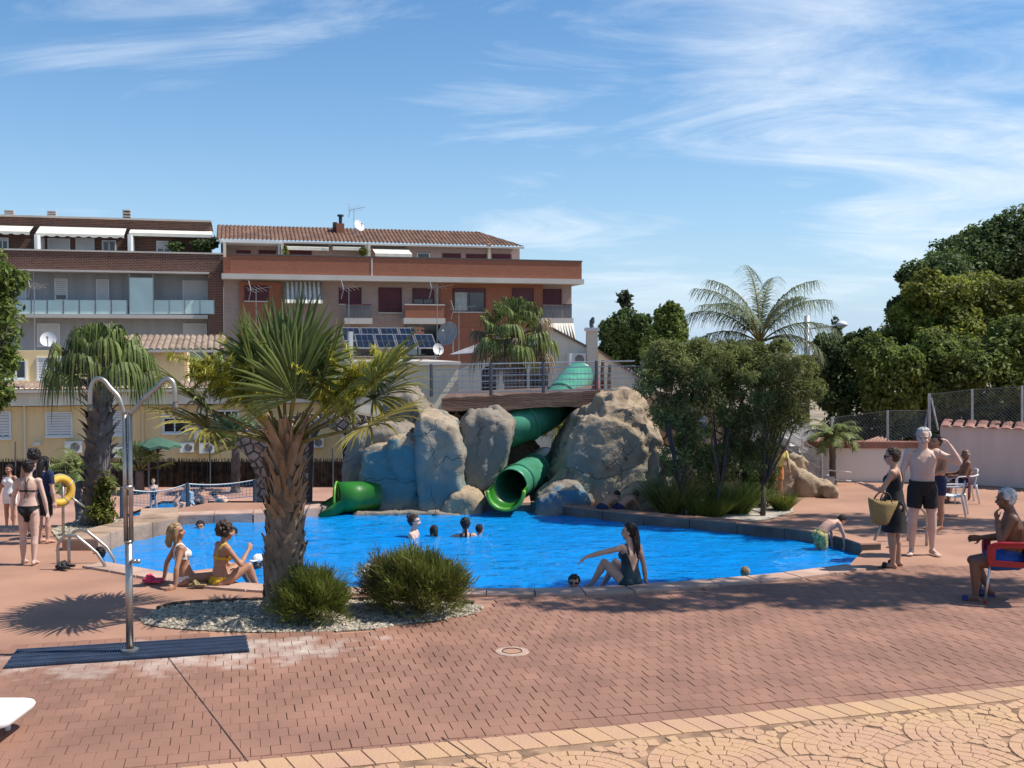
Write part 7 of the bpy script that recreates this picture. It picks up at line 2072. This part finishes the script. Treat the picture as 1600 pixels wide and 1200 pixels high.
CS = dict(lL=((-.10,.98,-.06),(-.03,-.02,-1)), lR=((.10,.98,-.06),(.03,.05,-1)))
person('bald tanned man sitting on a white plastic chair', WC2 + V((0,.5,0)), 80, 1.36, dict(CS, pel=.41, sp=(0,-.12,1), nd=(0,.1,1), aL=((-.2,.3,-.9),(.1,.95,-.15)), aR=((.25,.35,-.9),(-.1,.95,-.1))), 'm', 'dark', ('bald', 'grey'), [('shorts', TRUNKS, m_navy, .012)], .013, True, 'people on chairs', 1.1)
old = person('white haired tanned old man in blue shorts sitting on the red armchair', RC + V((0,0,0)), 72, 1.72,
       dict(pel=.545, sp0=(0,-.10,1), sp=(0,.08,1), nd=(0,.38,.92), hd=(.0,1,-.12), hu=(0,.12,1),
            aL=((-.10,.42,-.90),(.28,.16,.95)), hL=(.25,.15,.9), pL=(.3,-.9,.2), cuL=1.0, aR=((.32,.15,-.94),(-.05,.96,-.1)),
            lL=((-.14,.97,-.12),(-.02,-.05,-1)), lR=((.13,.97,-.16),(.0,-.50,-.87)), fR=(0,1,-.05)), 'm', 'dark', ('short', 'white'),
       [('blue_shorts', TRUNKS, m_roy, .014)], .009, True, 'people on chairs', 1.18)
slippers(old, mat('blue_rubber_sole', (.015,.03,.14), .6), 'slipper')
# child dressed in yellow and orange by the stairs
person('person in a yellow shirt bending over by the stair boulders', G(1214, 778), 200, 1.15,
       dict(sp0=(0,.2,1), sp=(0,.45,1), nd=(0,.8,.6), hd=(0,.7,-.7), aL=((-.1,.35,-1),(0,.3,-1)), aR=((.1,.35,-1),(0,.3,-1)), lL=((-.06,.1,-1),(0,-.1,-1)), lR=((.06,0,-1),(0,0,-1))), 'm', 'tan', ('short', 'brown'),
       [('yellow_shirt', SHIRT, mat('pale_yellow_cloth', (.52,.44,.14), .8), .014), ('orange_shorts', LONGS, mat('orange_cloth', (.55,.20,.06), .8), .014)], .014, True, gp)
# --- boy climbing out
person('boy in yellow patterned trunks bending forward at the pool edge', G(1282, 889, -.38), -70, 1.12,
       dict(pel=.54, sp0=(0,.55,.8), sp=(0,.93,.30), nd=(0,.85,-.05), hd=(0,.5,-.85), hu=(0,.85,.5), aL=((-.06,.30,-.95),(0,.1,-1)), aR=((.06,.42,-.9),(0,.1,-1)), lL=((-.06,.05,-1),(0,0,-1)), lR=((.06,.05,-1),(0,0,-1))), 'm', 'fair', ('short', 'black'),
       [('trunks', TRUNKS, mat('yellow_print', (.50,.38,.04), .7, .6, 30, col2=(.62,.55,.25)), .014)], .010, True, 'swimmers')
# --- swimmers
gw = 'swimmers'
def swim(label, px, py, yaw, H, head_px, pose=None, sex='f', sk='fair', hair=('short','black'), clothes=(), shoulders=False, face=True):
    """head top at head_px, standing in the water"""
    Y = G(px, py, WZ).y; zt_ = P(px, head_px, Y).z; zp = zt_ - .47 * H
    d = dict(pel=zp, aL=((-.5,.3,-.7),(0,.9,.0)), aR=((.5,.3,-.7),(0,.9,.0)), lL=((-.05,.3,-.8),(0,-.5,-.8)), lR=((.05,.3,-.8),(0,-.5,-.8)))
    if zp > -.6: pass
    d.update(pose or {})
    return person(label, V((P(px, py, Y).x, Y, 0)), yaw, H, d, sex, sk, hair, clothes, .014, face, gw)
LEGUP = dict(lL=((-.1,.95,-.3),(0,.3,-.9)), lR=((.1,.95,-.3),(0,.3,-.9)))
swim('woman with a hair bun chest deep facing the children', 646, 838, -100, 1.55, 803, dict(LEGUP, aL=((-.2,.4,-.8),(.1,.95,-.2)), aR=((.2,.5,-.8),(0,.95,-.2))), 'f', 'pale', ('bun','brown'), [('swim_top', BTOP, m_blk, .006)])
swim('child with wet dark hair next to the woman with the bun', 678, 838, 30, 1.1, 820, LEGUP, 'f', 'fair', ('bob','black'))
swim('woman with a dark ponytail and black swimsuit seen from behind', 727, 837, 10, 1.5, 808, dict(LEGUP, aL=((-.85,.3,-.35),(-.5,.8,-.1)), aR=((.6,.6,-.4),(.4,.8,.1))), 'f', 'fair', ('pony','black'), [('swimsuit', ONE, m_blk, .006)])
swim('child half hidden right of the ponytailed woman', 749, 835, -40, 1.1, 819, LEGUP, 'm', 'tan', ('short','black'))
swim('swimmer far left near the planter corner', 313, 826, 190, 1.3, 813, LEGUP, 'm', 'tan', ('short','black'))
swim('swimmer with arms splashing right of the curly haired woman', 364, 835, 170, 1.3, 823, dict(LEGUP, aL=((-.9,.2,-.1),(-.6,.5,.0)), aR=((.9,.3,-.1),(.9,.3,.0))), 'm', 'tan', ('short','black'))
swim('dark haired swimmer close to the left ladder', 157, 872, 60, 1.3, 854, LEGUP, 'm', 'tan', ('short','black'))
p = swim('swimmer in a pale hat left of the large grassy shrub', 577, 910, 150, 1.5, 881, dict(LEGUP), 'm', 'dark', ('short','black')); cap(p, m_wht)
swim('swimmer whose head shows just above the large grassy shrub', 618, 900, 180, 1.5, 871, dict(LEGUP), 'm', 'tan', ('short','brown'))
p = swim('dark haired swimmer with goggles at the near edge', 897, 918, 175, 1.4, 897, dict(LEGUP), 'm', 'tan', ('short','black'))
e = MB(); h = p['h']
for k in (-1, 1): e.ball(p['hp'](k*.021,.052,.005), (.016*h,.008*h,.012*h), 10, 6, M=p['MH'])
e.torus(p['hp'](0,-.004,.008), .056*h, .004*h, p['MH'], 24, 5); p['put']('goggles', e, m_eye)
swim('fair haired child at the near right edge of the pool', 1164, 903, 15, 1.1, 885, LEGUP, 'f', 'fair', ('short','blond'))
for px, py, yaw, lab, hd_ in ((942, 816, -50, 'left one of the two children climbing out by the tilted slab', ('short','black')), (968, 812, -60, 'right one of the two children climbing out by the tilted slab', ('short','brown'))):
    person(lab, V((P(px, py, 19.7).x, 19.7, 0)), yaw, 1.05, dict(pel=.12, sp0=(0,.6,.8), sp=(0,.9,.40), nd=(0,.9,.3), aL=((-.1,.6,-.7),(0,.4,-.9)), aR=((.1,.6,-.7),(0,.4,-.9)), lL=((-.06,-.3,-1),(0,-.3,-1)), lR=((.06,-.2,-1),(0,-.3,-1))), 'm', 'tan', hd_, [('trunks', TRUNKS, m_navy, .012)], .014, True, gw)
# --- wading pool
gk = 'people at the wading pool'
person('toddler standing in the wading pool behind the net', G(240, 803, -1.06) - V((0,0,.0)), 200, .86, dict(aL=((-.2,.3,-.9),(.3,.8,.3)), aR=((.2,.3,-.9),(-.3,.8,.3)), lL=((-.10,0,-1),(0,0,-1)), lR=((.10,0,-1),(0,0,-1))), 'f', 'pale', ('short','blond'), [('swimsuit', "(bone=='torso')&(S<.16)", m_navy, .01)], .014, True, gk)
person('child sitting in the wading pool beside the toddler', G(277, 803, -1.1), 210, 1.0, dict(SIT, pel=.10), 'm', 'fair', ('short','brown'), [('trunks', TRUNKS, m_roy, .012)], .014, True, gk)
person('sitting bather wrapped in a pale blue towel', G(297, 801, -1.05), 150, 1.25, dict(SIT, pel=.16, sp=(0,.2,1), aL=((-.2,.3,-.9),(.3,.7,0)), aR=((.2,.3,-.9),(-.3,.7,0))), 'f', 'fair', ('short','brown'), [('towel_wrap', "(bone=='torso')|(bone=='sho')|(bone=='ua')|(bone=='head')&(A<.0)", mat('pale_blue_towel', (.30,.42,.50), .95, .25, 20), .02)], .014, True, gk)
person('bare backed bather sitting at the wading pool with dark trunks', G(321, 800, -1.05), 60, 1.3, dict(SIT, pel=.12, sp=(0,.2,1), aL=((-.2,.5,-.8),(.1,.9,-.2)), aR=((.2,.5,-.8),(-.1,.9,-.2))), 'm', 'tan', ('short','black'), [('trunks', TRUNKS, m_navy, .012)], .014, True, gk)
person('bather in dark trunks resting low at the wading pool edge', G(357, 800, -1.05), 80, 1.25, dict(SIT, pel=.10, sp0=(0,.3,.9), sp=(0,.8,.6), nd=(0,.9,.4), aL=((-.2,.6,-.8),(.1,.9,-.2)), aR=((.2,.6,-.8),(-.1,.9,-.2))), 'm', 'fair', ('short','black'), [('dark_suit', "(bone=='torso')&(S<.12)|((bone=='th')&(T<.6))", m_blk, .012)], .014, True, gk)
